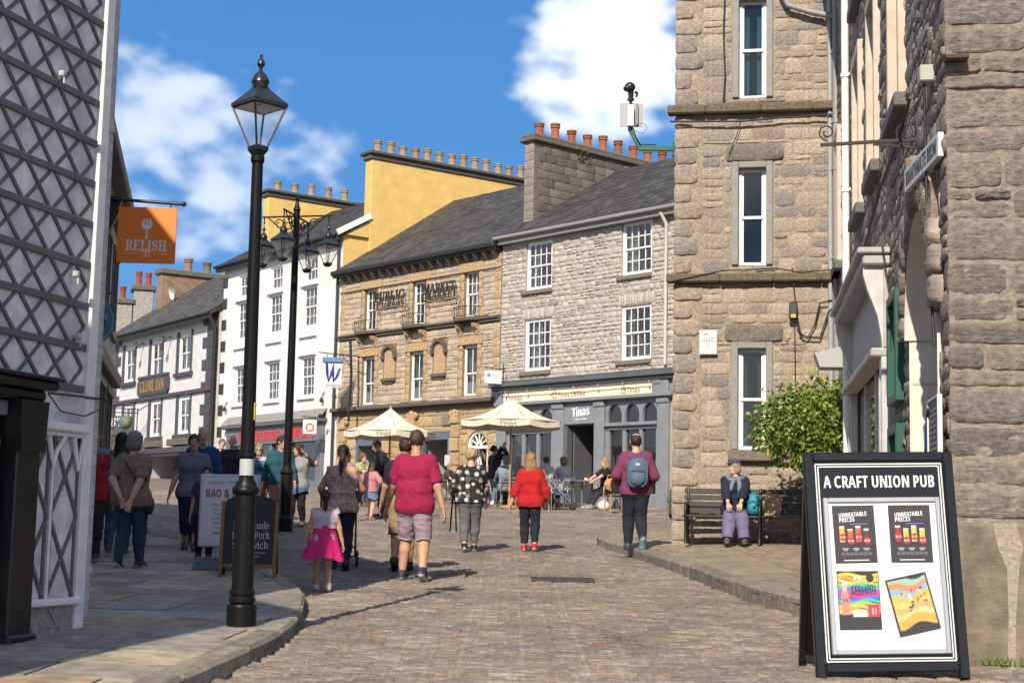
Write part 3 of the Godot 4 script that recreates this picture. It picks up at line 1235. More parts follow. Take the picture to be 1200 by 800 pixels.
	ro.quad(V(-0.4, 7.3, 0.06), V(L + 0.05, 7.3, 0.06), V(L + 0.05, 12.9, -5.5), V(-0.4, 12.9, -5.5), V(0, 1, 1))
	ro.quad(V(-0.4, 7.3, -11.1), V(L + 0.05, 7.3, -11.1), V(L + 0.05, 12.9, -5.5), V(-0.4, 12.9, -5.5), V(0, 1, -1))
	ro.span(V(-0.4, 7.15, -0.1), V(L + 0.05, 7.28, 0.06))
	part(o, "roof", ro, mat(C(0.05, 0.05, 0.055), 0.8, "stone", 1.0))
	gable(o, 0, 7.3, 12.8, 11.0, paint, -1)
	gable(o, L, 7.3, 12.8, 11.0, paint, 1)
	# small fittings and a cable
	var ht := MB.new()
	for p in [V(6.28, 4.9, 0.03), V(6.62, 3.42, 0.03), V(6.70, 2.95, 0.03)]:
		ht.span(p, p + V(0.05, 0.05, 0.05), 0.01)
		ht.tube([p + V(0.03, 0.0, 0.04), p + V(0.0, -0.06, 0.06)], 0.008, 6)
	part(o, "hook", ht, mat(C(0.4, 0.39, 0.38), 0.6))
	var cbm := MB.new()
	cbm.tube([V(6.3, 2.5, 0.1), V(6.7, 2.515, 0.07), V(7.02, 2.52, 0.06), V(7.10, 2.52, 0.09), V(7.3, 2.54, -0.1)], 0.009, 6)
	cbm.tube([V(6.3, 2.49, 0.1), V(6.5, 2.38, 0.08), V(6.85, 2.37, 0.07), V(7.04, 2.44, 0.09), V(7.12, 2.52, 0.08)], 0.006, 6)
	part(o, "cable", cbm, mat(C(0.02), 0.6))

# the next house down the hill stands further forward; its shade lies along the pavement
func lower_house() -> void:
	var dn := Vector2(0.29, -1).normalized()
	var o := framed("rendered_house", "plain white rendered house down the hill from the lattice house", "house", -3.31 - dn.x * 15.0, -12.0 - dn.y * 15.0, dn.x, dn.y)
	var white := mat(C(0.70, 0.69, 0.67), 0.85, "paint", 0.6)
	var ops := []
	for k in 3:
		ops.append(Rect2(0.8 + k * 2.5, 4.3, 1.0, 1.6))
		ops.append(Rect2(0.8 + k * 2.5, 0.9, 1.0, 1.7))
	var mb := MB.new()
	wall_open(mb, 0, 7.9, -0.6, 7.4, ops, 0.15, 1.15)
	part(o, "wall", mb, white)
	var sd := MB.new()
	for x in [0.0, 7.9]:
		sd.quad(V(x, -0.6, 1.15), V(x, 7.4, 1.15), V(x, 7.4, -9), V(x, -0.6, -9), V(x - 4.0, 0, 0))
	part(o, "side_wall", sd, white)
	for q in ops:
		sash(o, q, 1.05, 2, 1, mat(C(0.76), 0.5))
	var ro := MB.new()
	ro.prism(PackedVector2Array([Vector2(1.22, 7.4), Vector2(-9.2, 7.4), Vector2(-4.2, 11.5)]), -7.95, 0.05)
	var rn := part(o, "roof", ro, mat(C(0.08), 0.8, "stone", 1.0))
	rn.transform = Transform3D(Basis(V(0, 0, 1), V(0, 1, 0), V(-1, 0, 0)), Vector3.ZERO)

func side_shop() -> void:
	var o := framed("timbered_shop", "narrow cream shop with dark windows beyond the lattice house, orange sign on it", "house", -5.55, -18.6, -2.25, -11.4)
	var L := 11.62
	var cream := mat(C(0.52, 0.53, 0.43), 0.85, "paint", 0.8)
	var dark := mat(C(0.13, 0.115, 0.095), 0.6)
	var ops := []
	for k in 5:
		ops.append(Rect2(0.7 + k * 2.2, 5.0, 1.5, 1.5))
		ops.append(Rect2(0.7 + k * 2.2, 2.2, 1.7, 1.7))
	# outward is to the right of the way up the hill, so the frame is turned about
	o.transform = Transform3D(Basis(V(0.1937, 0, -0.9811) * -1.0, Vector3.UP, V(0.9811, 0, 0.1937) * -1.0), V(-7.8, 0, -30.0))
	o.transform = Transform3D(Basis(V(-0.1937, 0, -0.9811), Vector3.UP, V(0.9811, 0, -0.1937)), V(-5.55, 0, -18.6))
	var mb := MB.new()
	wall_open(mb, 0, L, 0.3, 7.3, ops, 0.12)
	part(o, "wall", mb, cream)
	shell(o, 0, L, 0.3, 7.3, 9.0, cream)
	for q in ops:
		var f := MB.new()
		for x in [q.position.x, q.end.x - 0.1, q.position.x + q.size.x / 2 - 0.03]:
			f.span(V(x, q.position.y, -0.12), V(x + 0.07, q.end.y, 0.03))
		f.span(V(q.position.x - 0.05, q.end.y - 0.02, -0.1), V(q.end.x + 0.05, q.end.y + 0.08, 0.05))
		f.span(V(q.position.x - 0.05, q.position.y - 0.08, -0.1), V(q.end.x + 0.05, q.position.y + 0.02, 0.07))
		var wn := part(o, "window", f, dark)
		var g := MB.new()
		g.span(V(q.position.x, q.position.y, -0.11), V(q.end.x, q.end.y, -0.10))
		part(wn, "pane", g, glass_mat(0.25))
	room(o, Rect2(0.5, 2.0, 10.5, 5.0), -0.14, 2.5, C(0.4))
	var bd := MB.new()
	bd.span(V(0, 4.1, 0), V(L, 4.35, 0.15), 0.02)
	bd.span(V(0, 6.9, 0), V(L, 7.1, 0.12), 0.02)
	bd.span(V(0, 7.1, 0), V(L + 0.1, 7.3, 0.35), 0.02)
	part(o, "band", bd, dark)
	var ro := MB.new()
	ro.quad(V(-0.1, 7.3, 0.3), V(L + 0.1, 7.3, 0.3), V(L + 0.1, 10.1, -4.5), V(-0.1, 10.1, -4.5), V(0, 1, 1))
	ro.quad(V(-0.1, 7.3, -9.3), V(L + 0.1, 7.3, -9.3), V(L + 0.1, 10.1, -4.5), V(-0.1, 10.1, -4.5), V(0, 1, -1))
	part(o, "roof", ro, mat(C(0.06), 0.8))
	gable(o, 0, 7.3, 10.1, 9.0, cream, -1)
	gable(o, L, 7.3, 10.1, 9.0, cream, 1)

# ---------------------------------------------------------------- the stone cafe
func cafe_house() -> void:
	var o := framed("cafe", "pale grey rubble stone cafe with slate blue shopfront and cream name board", "building", -0.352, -47.381, 0.6648, 0.747)
	var r := RandomNumberGenerator.new()
	r.seed = 77
	var W := 9.6
	var ops := [Rect2(1.12, 8.74, 1.16, 1.48), Rect2(5.20, 8.76, 1.18, 1.52), Rect2(1.11, 6.26, 1.16, 1.58), Rect2(5.20, 6.32, 1.18, 1.56)]
	var low := [Rect2(0.45, 2.3, 2.05, 2.85), Rect2(3.0, 2.2, 1.26, 2.36), Rect2(4.68, 2.3, 2.05, 2.85)]
	var mort := mat(C(0.54, 0.49, 0.43), 0.95, "stone", 1.2)
	var mb := MB.new()
	wall_open(mb, 0, W, 5.2, 10.45, ops, 0.16)
	wall_open(mb, 0, W, 1.9, 5.2, low, 0.25)
	part(o, "wall", mb, mort)
	shell(o, 0, W, 1.5, 10.45, 9.0, mort)
	var tones := [C(0.702, 0.638, 0.572), C(0.618, 0.567, 0.515), C(0.75, 0.694, 0.623), C(0.562, 0.51, 0.458), C(0.674, 0.595, 0.515), C(0.66, 0.623, 0.586)]
	var block := []
	for q in ops:
		block.append(q)
	for q in [ops[2], ops[3]]:
		block.append(Rect2(q.position.x - 0.12, q.end.y, q.size.x + 0.24, 0.36))
	lay(o, "stone", course_rects(r, 0.0, W, 5.95, 10.3, 0.11, 0.21, 0.16, 0.42, block, 0.014, 0.3), "rubble", tones, -0.02, [0.035, 0.062], r, 300, 1.8, 1.5)
	# voussoirs
	for q in [ops[2], ops[3]]:
		for k in 13:
			var f := (k + 0.5) / 13.0
			var x: float = q.position.x - 0.10 + (q.size.x + 0.2) * f
			var lean := (f - 0.5) * 0.30
			var b := Basis(Vector3.FORWARD, lean) * Basis.from_scale(V(0.095, 0.31, 0.05))
			part_mesh(o, "voussoir", stone_set("rubble")[k % 10], mat(tones[k % 6], 0.92, "stone", 1.4, "stone_n", 1.0), Transform3D(b, V(x, q.end.y + 0.17, 0.0)))
	var wf := mat(C(0.78, 0.78, 0.77), 0.5)
	for k in 4:
		var q: Rect2 = ops[k]
		var w := sash(o, q, -0.05, 4, 2, wf, {"curtain": C(0.55, 0.56, 0.58), "both": false, "cw": 0.28, "fw": 0.085, "bar": 0.028, "alpha": 0.35})
		var s := MB.new()
		s.span(V(q.position.x - 0.14, q.position.y - 0.13, -0.14), V(q.end.x + 0.04, q.position.y - 0.005, 0.10), 0.012)
		part(w, "sill", s, mat(C(0.27, 0.235, 0.19), 0.9, "stone", 1.6))
	# roof, gutter and the long stack on the party wall
	var slt := [C(0.085, 0.078, 0.076), C(0.065, 0.06, 0.06), C(0.105, 0.095, 0.09), C(0.075, 0.068, 0.064)]
	slope(o, V(-0.1, 10.5, 0.25), V(W, 10.5, 0.25), V(W, 13.35, -4.5), V(-0.1, 13.35, -4.5), slt, r)
	slope(o, V(-0.1, 10.5, -9.25), V(W, 10.5, -9.25), V(W, 13.35, -4.5), V(-0.1, 13.35, -4.5), slt, r, 0.5, 0.4)
	gable(o, 0, 10.45, 13.3, 9.0, mort, -1)
	gable(o, W, 10.45, 13.3, 9.0, mort, 1)
	gutter(o, -0.1, W, 10.47, 0.27, mat(C(0.25, 0.23, 0.22), 0.5))
	var st := Node3D.new()
	st.name = "chimney_stack"
	o.add_child(st)
	var sb := MB.new()
	sb.span(V(0.03, 10.6, -8.2), V(0.47, 13.72, -0.82), 0.02)
	part(st, "core", sb, mat(C(0.24, 0.205, 0.17), 0.95, "stone", 1.0, "stone_n", 0.8))
	var cap := MB.new()
	cap.span(V(-0.10, 13.72, -8.32), V(0.60, 13.86, -0.68), 0.03)
	cap.span(V(-0.04, 13.86, -8.28), V(0.54, 13.98, -0.74), 0.03)
	part(st, "cap", cap, mat(C(0.20, 0.175, 0.145), 0.95, "stone", 1.2, "stone_n", 1.2))
	# blocks of the stack: front and long side
	var fr := []
	var y := 10.95
	var row := 0
	while y < 13.7:
		var hh := minf(0.27, 13.71 - y)
		for c in ([[0.05, 0.27], [0.27, 0.46]] if row % 2 == 0 else [[0.05, 0.17], [0.17, 0.46]]):
			part_mesh(st, "stone", stone_set("dressed")[r.randi() % 10], mat([C(0.40, 0.35, 0.30), C(0.35, 0.31, 0.27), C(0.43, 0.375, 0.32)][r.randi() % 3], 0.92, "stone", 1.4, "stone_n", 0.6), Transform3D(Basis.from_scale(V(c[1] - c[0] - 0.008, hh - 0.008, 0.03)), V((c[0] + c[1]) / 2, y + hh / 2, -0.82)))
		var z := -1.0 - (row % 2) * 0.2
		while z > -8.1:
			var ww := r.randf_range(0.35, 0.6)
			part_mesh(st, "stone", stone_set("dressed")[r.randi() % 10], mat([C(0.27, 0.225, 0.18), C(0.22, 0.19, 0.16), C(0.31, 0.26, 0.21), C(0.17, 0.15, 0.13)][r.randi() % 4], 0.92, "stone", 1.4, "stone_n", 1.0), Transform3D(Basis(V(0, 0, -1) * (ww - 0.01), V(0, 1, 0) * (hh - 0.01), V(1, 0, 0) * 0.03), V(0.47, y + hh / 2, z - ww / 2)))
			z -= ww
		y += hh
		row += 1
	pots(st, V(0.25, 13.95, -0.85), V(0.25, 13.95, -8.1), 10, 0.52, 0.15, [C(0.42, 0.14, 0.055), C(0.46, 0.16, 0.07), C(0.38, 0.12, 0.05)], r)
	# small plant growing out of the stack
	var sp := MB.new()
	for k in 60:
		var p := V(0.55 + r.randf_range(-0.05, 0.1), 13.7 + r.randf_range(-0.25, 0.15), -2.9 + r.randf_range(-0.3, 0.3))
		var a := Vector3(r.randf_range(-1, 1), r.randf_range(-0.3, 1), r.randf_range(-1, 1)).normalized() * 0.09
		var b := a.cross(Vector3(0.3, 1, 0.2)).normalized() * 0.03
		sp.quad(p - b, p + a * 0.5 - b * 0.2, p + a, p + b, V(0, 1, 0))
	var weed := part(st, "weed", sp, mat(C(0.10, 0.13, 0.03), 0.8))
	weed.set_meta("kind", "stuff")
	# flashing
	var fl := MB.new()
	fl.bar(V(0.5, 11.02, -0.75), V(0.5, 13.3, -4.45), 0.12, 0.04, V(1, 0, 0))
	part(st, "flashing", fl, mat(C(0.32, 0.30, 0.28), 0.7, "stone", 2.0))
	pipe(o, "downpipe", [V(6.95, 10.35, 0.3), V(6.98, 10.2, 0.2), V(7.02, 10.05, 0.12), V(7.02, 8.0, 0.12), V(7.02, 6.1, 0.12)], 0.05, mat(C(0.50, 0.46, 0.42), 0.6), [])
	cafe_front(o, low, r)

func cafe_front(o: Node3D, low: Array, r: RandomNumberGenerator) -> void:
	var blue := mat(C(0.235, 0.255, 0.285), 0.5, "paint", 0.8)
	var dk := mat(C(0.11, 0.115, 0.13), 0.5, "paint", 0.8)
	var sf := Node3D.new()
	sf.name = "shopfront"
	o.add_child(sf)
	var m := MB.new()
	for x in [[0.0, 0.42], [2.52, 2.98], [4.28, 4.66], [6.74, 7.14]]:
		m.span(V(x[0], 1.9, 0), V(x[1], 5.22, 0.12), 0.012)
		m.span(V(x[0] - 0.02, 1.9, 0), V(x[1] + 0.02, 2.6, 0.15), 0.012)
		m.span(V(x[0] - 0.02, 5.05, 0), V(x[1] + 0.02, 5.2, 0.16), 0.012)
	m.span(V(0.0, 5.22, 0), V(7.3, 5.33, 0.24), 0.02)
	m.span(V(0.0, 5.33, 0), V(7.3, 5.68, 0.10), 0.01)
	m.span(V(-0.05, 5.30, 0.0), V(0.32, 5.70, 0.20), 0.02)
	m.span(V(6.60, 5.30, 0.0), V(7.2, 5.70, 0.20), 0.02)
	part(sf, "pilasters", m, blue)
	var cn := MB.new()
	cn.span(V(-0.12, 5.70, 0), V(9.4, 5.80, 0.26), 0.015)
	cn.span(V(-0.16, 5.80, 0), V(9.4, 5.95, 0.36), 0.02)
	part(sf, "cornice", cn, dk)
	var ld := MB.new()
	ld.quad(V(-0.16, 5.955, 0.36), V(9.4, 5.955, 0.36), V(9.4, 6.04, 0.0), V(-0.16, 6.04, 0.0), V(0, 1, 0.3))
	part(sf, "lead_cover", ld, mat(C(0.23, 0.23, 0.24), 0.7, "stone", 1.5))
	var cr := MB.new()
	cr.span(V(0.34, 5.335, 0.10), V(6.58, 5.675, 0.14), 0.004)
	part(sf, "name_board", cr, mat(C(0.76, 0.66, 0.51), 0.6))
	var brown := mat(C(0.22, 0.10, 0.04), 0.6)
	for q in [[0.95, "Tinas"], [3.15, "Tinas Coffee"], [5.85, "Tinas"]]:
		words(sf, "lettering", q[1], 0.15, brown, Transform3D(Basis(), V(q[0] + (0.2 if q[1] != "Tinas" else 0.0), 5.45, 0.143)), "Droid Sans", false, 0.006, 1.15 if q[1] != "Tinas" else 0.5)
		var cup := MB.new()
		var cx: float = q[0] - (0.52 if q[1] != "Tinas" else 0.38)
		cup.span(V(cx - 0.08, 5.38, 0.141), V(cx - 0.06, 5.53, 0.147))
		cup.span(V(cx + 0.06, 5.38, 0.141), V(cx + 0.08, 5.53, 0.147))
		cup.span(V(cx - 0.08, 5.37, 0.141), V(cx + 0.08, 5.39, 0.147))
		cup.span(V(cx - 0.09, 5.52, 0.141), V(cx + 0.09, 5.54, 0.147))
		cup.tube([V(cx, 5.56, 0.146), V(cx + 0.03, 5.59, 0.146), V(cx - 0.02, 5.62, 0.146), V(cx + 0.02, 5.66, 0.146)], 0.008, 5)
		part(sf, "cup_print", cup, brown)
	# string of small lamps under the cornice
	var sl := MB.new()
	sl.tube([V(0.1, 5.66, 0.3), V(3.5, 5.64, 0.31), V(7.0, 5.66, 0.3)], 0.012, 5)
	for k in 7:
		sl.ball(V(0.6 + k, 5.63, 0.31), V(0.03, 0.05, 0.03), 8)
	part(sf, "light_string", sl, mat(C(0.25), 0.4))
	# sign panel over the door
	var sp := MB.new()
	sp.span(V(2.98, 4.58, 0.0), V(4.28, 5.2, 0.07), 0.008)
	part(sf, "sign_panel", sp, blue)
	words(sf, "lettering", "Tinas", 0.26, mat(C(0.8), 0.5), Transform3D(Basis(Vector3.BACK, 0.06), V(3.68, 4.93, 0.075)), "Droid Sans", true, 0.02, 0.72, true)
	part(sf, "print", flat_rects([[3.45, 4.70, 0.2, 0.035, C(0.6)], [3.69, 4.71, 0.24, 0.035, C(0.6)]], 0.074), mat_vc(0.6))
	# three round-headed lights over three glazed leaves, both sides
	for s in [0, 2]:
		var q: Rect2 = low[s]
		var fm := MB.new()
		var x0 := q.position.x
		var x1 := q.end.x
		fm.span(V(x0, 4.46, -0.12), V(x1, 4.56, 0.14), 0.012)
		fm.span(V(x0, 4.36, -0.12), V(x1, 4.46, 0.04), 0.008)
		fm.span(V(x0, 2.2, -0.12), V(x1, 2.55, 0.02), 0.008)
		for k in 4:
			var x := x0 + (x1 - x0 - 0.12) * k / 3.0
			fm.span(V(x, 2.55, -0.12), V(x + 0.12, 4.36, 0.015), 0.006)
		# spandrels of the arches
		var cw := (x1 - x0) / 3.0
		for k in 3:
			var ca := x0 + cw * (k + 0.5)
			var rad := cw * 0.5 - 0.06
			var base := 4.74
			for sd in [-1.0, 1.0]:
				var pg := PackedVector2Array()
				pg.append(Vector2(ca + sd * cw * 0.5, 4.56))
				pg.append(Vector2(ca + sd * rad, 4.56))
				for a in 9:
					var an := (PI / 2) * a / 8.0
					pg.append(Vector2(ca + sd * rad * cos(an), base + rad * 1.25 * sin(an)))
				pg.append(Vector2(ca, 5.16))
				pg.append(Vector2(ca + sd * cw * 0.5, 5.16))
				fm.prism(pg, -0.1, 0.03)
		part(sf, "glazing_frame", fm, blue)
		for k in 3:
			var gx := x0 + (x1 - x0 - 0.12) * k / 3.0 + 0.1
			var g := MB.new()
			g.span(V(gx, 2.5, -0.07), V(gx + (x1 - x0) / 3.0 - 0.06, 4.38, -0.06))
			part(sf, "pane", g, glass_mat(0.3))
			var g2 := MB.new()
			g2.span(V(x0 + cw * k, 4.56, -0.06), V(x0 + cw * (k + 1), 5.16, -0.05))
			part(sf, "fanlight", g2, glass_mat(0.3))
	# open doorway: dark room, a leaf folded in
	var dm := MB.new()
	dm.span(V(3.0, 2.2, -0.2), V(3.08, 4.56, 0.03), 0.006)
	dm.span(V(4.18, 2.2, -0.2), V(4.26, 4.56, 0.03), 0.006)
	dm.span(V(3.10, 2.28, -0.95), V(3.14, 4.45, -0.2), 0.006)
	part(sf, "door", dm, dk)
	var rm := MB.new()
	room(sf, Rect2(0.3, 1.95, 6.6, 3.25), -0.26, 4.5, C(0.42, 0.38, 0.33))
	var shelf := MB.new()
	for k in 3:
		shelf.span(V(4.9, 2.9 + k * 0.4, -2.2), V(6.5, 2.94 + k * 0.4, -1.9))
		for j in 6:
			shelf.span(V(5.0 + j * 0.25, 2.94 + k * 0.4, -2.1), V(5.12 + j * 0.25, 3.15 + k * 0.4, -2.0), 0.02)
	part(sf, "shelf", shelf, mat(C(0.35, 0.20, 0.08), 0.7))
	var ct := MB.new()
	ct.span(V(3.3, 2.1, -3.4), V(4.6, 3.2, -2.9), 0.02)
	part(sf, "counter", ct, mat(C(0.25, 0.22, 0.19), 0.7))

# ---------------------------------------------------------------- the market hall
func arch_ring(mb: MB, cx: float, y: float, rad: float, w: float, z0: float, z1: float, seg := 10, a0 := 0.0, a1 := PI) -> void:
	for k in seg:
		var p := a0 + (a1 - a0) * k / seg
		var q := a0 + (a1 - a0) * (k + 1) / seg
		mb.prism(PackedVector2Array([Vector2(cx + cos(p) * rad, y + sin(p) * rad), Vector2(cx + cos(p) * (rad + w), y + sin(p) * (rad + w)), Vector2(cx + cos(q) * (rad + w), y + sin(q) * (rad + w)), Vector2(cx + cos(q) * rad, y + sin(q) * rad)]), z0, z1)

func market_hall() -> void:
	var o := framed("market_hall", "golden sandstone market hall with iron balconettes and bracketed black eaves", "building", -6.065, -53.8, 0.6648, 0.747)
	var r := RandomNumberGenerator.new()
	r.seed = 31
	var W := 8.56
	var mort := mat(C(0.34, 0.27, 0.20), 0.95, "stone", 1.2)
	var gold := mat(C(0.64, 0.45, 0.25), 0.9, "stone", 1.1, "stone_n", 0.5)
	var gold2 := mat(C(0.57, 0.41, 0.24), 0.9, "stone", 1.1, "stone_n", 0.5)
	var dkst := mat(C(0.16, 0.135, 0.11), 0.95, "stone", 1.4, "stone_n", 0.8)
	var up := [Rect2(1.40, 8.18, 0.74, 1.42), Rect2(4.08, 8.16, 0.74, 1.44), Rect2(6.76, 8.2, 0.74, 1.44)]
	var lo := [Rect2(1.35, 5.62, 0.74, 1.63), Rect2(4.03, 5.64, 0.74, 1.6), Rect2(6.76, 5.66, 0.74, 1.6)]
	var gf := [Rect2(1.15, 2.3, 1.6, 2.15), Rect2(4.75, 2.3, 1.5, 2.25), Rect2(7.12, 2.1, 0.98, 2.5)]
	var all := up + lo + gf
	var mb := MB.new()
	wall_open(mb, 0, W, 2.0, 10.35, all, 0.2)
	part(o, "wall", mb, mort)
	shell(o, 0, W, 2.0, 10.35, 9.0, mort)
	var tones := [C(0.675, 0.55, 0.419), C(0.601, 0.498, 0.403), C(0.72, 0.574, 0.419), C(0.555, 0.467, 0.386), C(0.646, 0.536, 0.443), C(0.75, 0.611, 0.459)]
	var block := []
	for q in up + lo:
		block.append(q.grow_individual(0.22, 0.05, 0.22, 0.32))
	for x in [2.56, 5.24]:
		block.append(Rect2(x, 6.25, 0.76, 1.35))
	block.append(Rect2(0, 7.92, W, 0.2))
	block.append(Rect2(0, 5.36, W, 0.2))
	lay(o, "stone", course_rects(r, 0.0, W, 5.5, 9.92, 0.15, 0.22, 0.22, 0.5, block, 0.012, 0.15), "dressed", tones, 0.0, [0.02, 0.045], r, 300, 1.3, 0.8)
	# ground floor ashlar
	var gb := []
	for q in gf:
		gb.append(q)
	lay(o, "block", course_rects(r, 0.0, W, 2.1, 5.36, 0.3, 0.36, 0.5, 0.95, gb, 0.012, 0.0), "dressed", [C(0.625, 0.45, 0.25), C(0.575, 0.413, 0.237), C(0.663, 0.488, 0.288), C(0.537, 0.4, 0.263)], 0.0, [0.03, 0.06], r, 200, 1.2, 0.6)
	# dressed strips beside the windows
	for q in up + lo:
		for sd in [-1, 1]:
			var y: float = q.position.y - 0.05
			var k := 0
			while y < q.end.y + 0.02:
				var hh := minf(0.3, q.end.y + 0.02 - y)
				var ww := 0.21 if k % 2 == 0 else 0.15
				var cx: float = q.position.x - ww / 2 if sd < 0 else q.end.x + ww / 2
				part_mesh(o, "quoin", stone_set("dressed")[r.randi() % 10], gold if r.randf() < 0.5 else gold2, Transform3D(Basis.from_scale(V(ww - 0.008, hh - 0.008, 0.05)), V(cx, y + hh / 2, 0)))
				y += hh
				k += 1
		var lm := MB.new()
		lm.span(V(q.position.x - 0.22, q.end.y + 0.02, 0), V(q.end.x + 0.22, q.end.y + 0.30, 0.06), 0.015)
		part(o, "lintel", lm, gold)
	for x in [0.0, W - 0.3]:
		var y := 5.6
		var k := 0
		while y < 9.9:
			if absf(y + 0.15 - 8.0) > 0.26:
				part_mesh(o, "quoin", stone_set("dressed")[r.randi() % 10], gold2 if k % 2 == 0 else gold, Transform3D(Basis.from_scale(V(0.3 if k % 2 == 0 else 0.22, 0.29, 0.055)), V(x + 0.15, y + 0.15, 0.0)))
			y += 0.3
			k += 1
	# niches
	for x in [2.94, 5.62]:
		var nm := MB.new()
		nm.span(V(x - 0.28, 6.45, 0.0), V(x + 0.28, 7.25, 0.03), 0.01)
		nm.prism(half_disc(x, 7.25, 0.28), 0.0, 0.03)
		var ni := part(o, "niche", nm, gold)
		var hm := MB.new()
		arch_ring(hm, x, 7.2, 0.29, 0.10, 0.0, 0.13)
		hm.span(V(x - 0.42, 7.10, 0), V(x - 0.28, 7.2, 0.13), 0.01)
		hm.span(V(x + 0.28, 7.10, 0), V(x + 0.42, 7.2, 0.13), 0.01)
		hm.span(V(x - 0.36, 6.33, 0), V(x + 0.36, 6.45, 0.12), 0.02)
		hm.span(V(x - 0.28, 6.24, 0), V(x + 0.28, 6.33, 0.07), 0.02)
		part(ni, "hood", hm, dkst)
	# string course, cornice over the ground floor
	var sc := MB.new()
	sc.span(V(0, 7.93, 0), V(W, 8.02, 0.10), 0.02)
	sc.span(V(0, 8.02, 0), V(W, 8.10, 0.16), 0.02)
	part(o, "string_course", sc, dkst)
	var cn := MB.new()
	cn.span(V(-0.1, 5.28, 0), V(W + 0.02, 5.40, 0.14), 0.02)
	cn.span(V(-0.12, 5.40, 0), V(W + 0.02, 5.54, 0.30), 0.03)
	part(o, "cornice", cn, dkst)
	var fz := MB.new()
	fz.span(V(0, 9.62, 0.0), V(W, 9.68, 0.09), 0.01)
	part(o, "moulding", fz, gold2)
	# eaves with brackets
	for k in 19:
		var bm := MB.new()
		var x := 0.2 + k * (W - 0.4) / 18.0
		bm.prism(PackedVector2Array([Vector2(0, 0), Vector2(0, -0.22), Vector2(0.10, -0.17), Vector2(0.26, -0.02), Vector2(0.26, 0)]), -0.05, 0.05)
		var b := part(o, "bracket", bm, mat(C(0.25, 0.22, 0.19), 0.9))
		b.transform = Transform3D(Basis(V(0, 0, 1), V(0, 1, 0), V(-1, 0, 0)), V(x, 10.15, 0.0))
	var ev := MB.new()
	ev.span(V(-0.15, 10.15, 0.0), V(W + 0.05, 10.22, 0.34), 0.01)
	ev.span(V(-0.15, 10.22, 0.24), V(W + 0.05, 10.38, 0.44), 0.03)
	part(o, "eaves", ev, mat(C(0.015), 0.5))
	var slt := [C(0.085, 0.08, 0.08), C(0.07, 0.066, 0.066), C(0.10, 0.093, 0.09), C(0.078, 0.072, 0.07)]
	slope(o, V(-0.1, 10.36, 0.3), V(W + 0.1, 10.36, 0.3), V(W + 0.1, 13.55, -4.5), V(-0.1, 13.55, -4.5), slt, r)
	slope(o, V(-0.1, 10.36, -9.3), V(W + 0.1, 10.36, -9.3), V(W + 0.1, 13.55, -4.5), V(-0.1, 13.55, -4.5), slt, r, 0.5, 0.4)
	gable(o, 0, 10.35, 13.5, 9.0, mort, -1)
	gable(o, W, 10.35, 13.5, 9.0, mort, 1)
	# windows
	var wf := mat(C(0.78, 0.78, 0.77), 0.5)
	for k in 3:
		sash(o, up[k], -0.1, 3, 2, wf, {"curtain": C(0.5), "cw": 0.2, "fw": 0.05})
		var w := sash(o, lo[k], -0.1, 2, 1, wf, {"fw": 0.055, "meet": 0.45})
		var fr := MB.new()
		fr.span(V(lo[k].position.x + 0.06, lo[k].position.y + 0.06, -0.19), V(lo[k].end.x - 0.06, lo[k].position.y + 0.45, -0.175))
		part(w, "frosting", fr, mat(C(0.6, 0.62, 0.64), 0.6))
	# balconettes with consoles and iron rails
	var iron := mat(C(0.02), 0.5)
	for q in up:
		var cx: float = q.position.x + q.size.x / 2
		var bn := Node3D.new()
		bn.name = "balconette"
		o.add_child(bn, true)
		var sm := MB.new()
		sm.prism(PackedVector2Array([Vector2(cx - 0.55, 0), Vector2(cx + 0.55, 0), Vector2(cx + 0.5, 0.22), Vector2(cx + 0.3, 0.32), Vector2(cx - 0.3, 0.32), Vector2(cx - 0.5, 0.22)]), 0.0, 0.10)
		var sn := part(bn, "slab", sm, dkst)
		sn.transform = Transform3D(Basis(V(1, 0, 0), V(0, 0, 1), V(0, -1, 0)), V(0, 8.12, 0.10))
		for sd in [-1, 1]:
			var km := MB.new()
			km.prism(PackedVector2Array([Vector2(0, 0), Vector2(0, -0.36), Vector2(0.08, -0.36), Vector2(0.12, -0.2), Vector2(0.24, -0.12), Vector2(0.28, 0)]), -0.07, 0.07)
			var kn := part(bn, "console", km, gold2)
			kn.transform = Transform3D(Basis(V(0, 0, 1), V(0, 1, 0), V(-1, 0, 0)), V(cx + sd * 0.4, 7.93, 0.0))
		var rm := MB.new()
		for y in [8.16, 8.46]:
			rm.tube([V(cx - 0.55, y, 0.1), V(cx - 0.5, y, 0.34), V(cx - 0.3, y, 0.44), V(cx + 0.3, y, 0.44), V(cx + 0.5, y, 0.34), V(cx + 0.55, y, 0.1)], 0.014, 6)
		for k in 11:
			var x: float = cx - 0.5 + k * 0.1
			var z := 0.44 if absf(x - cx) < 0.31 else 0.38
			rm.tube([V(x, 8.16, z), V(x + 0.03, 8.26, z), V(x - 0.03, 8.36, z), V(x, 8.46, z)], 0.009, 5)
		rm.tube([V(cx - 0.12, 8.46, 0.44), V(cx - 0.06, 8.6, 0.44), V(cx, 8.66, 0.44), V(cx + 0.06, 8.6, 0.44), V(cx + 0.12, 8.46, 0.44)], 0.010, 5)
		part(bn, "railing", rm, iron)
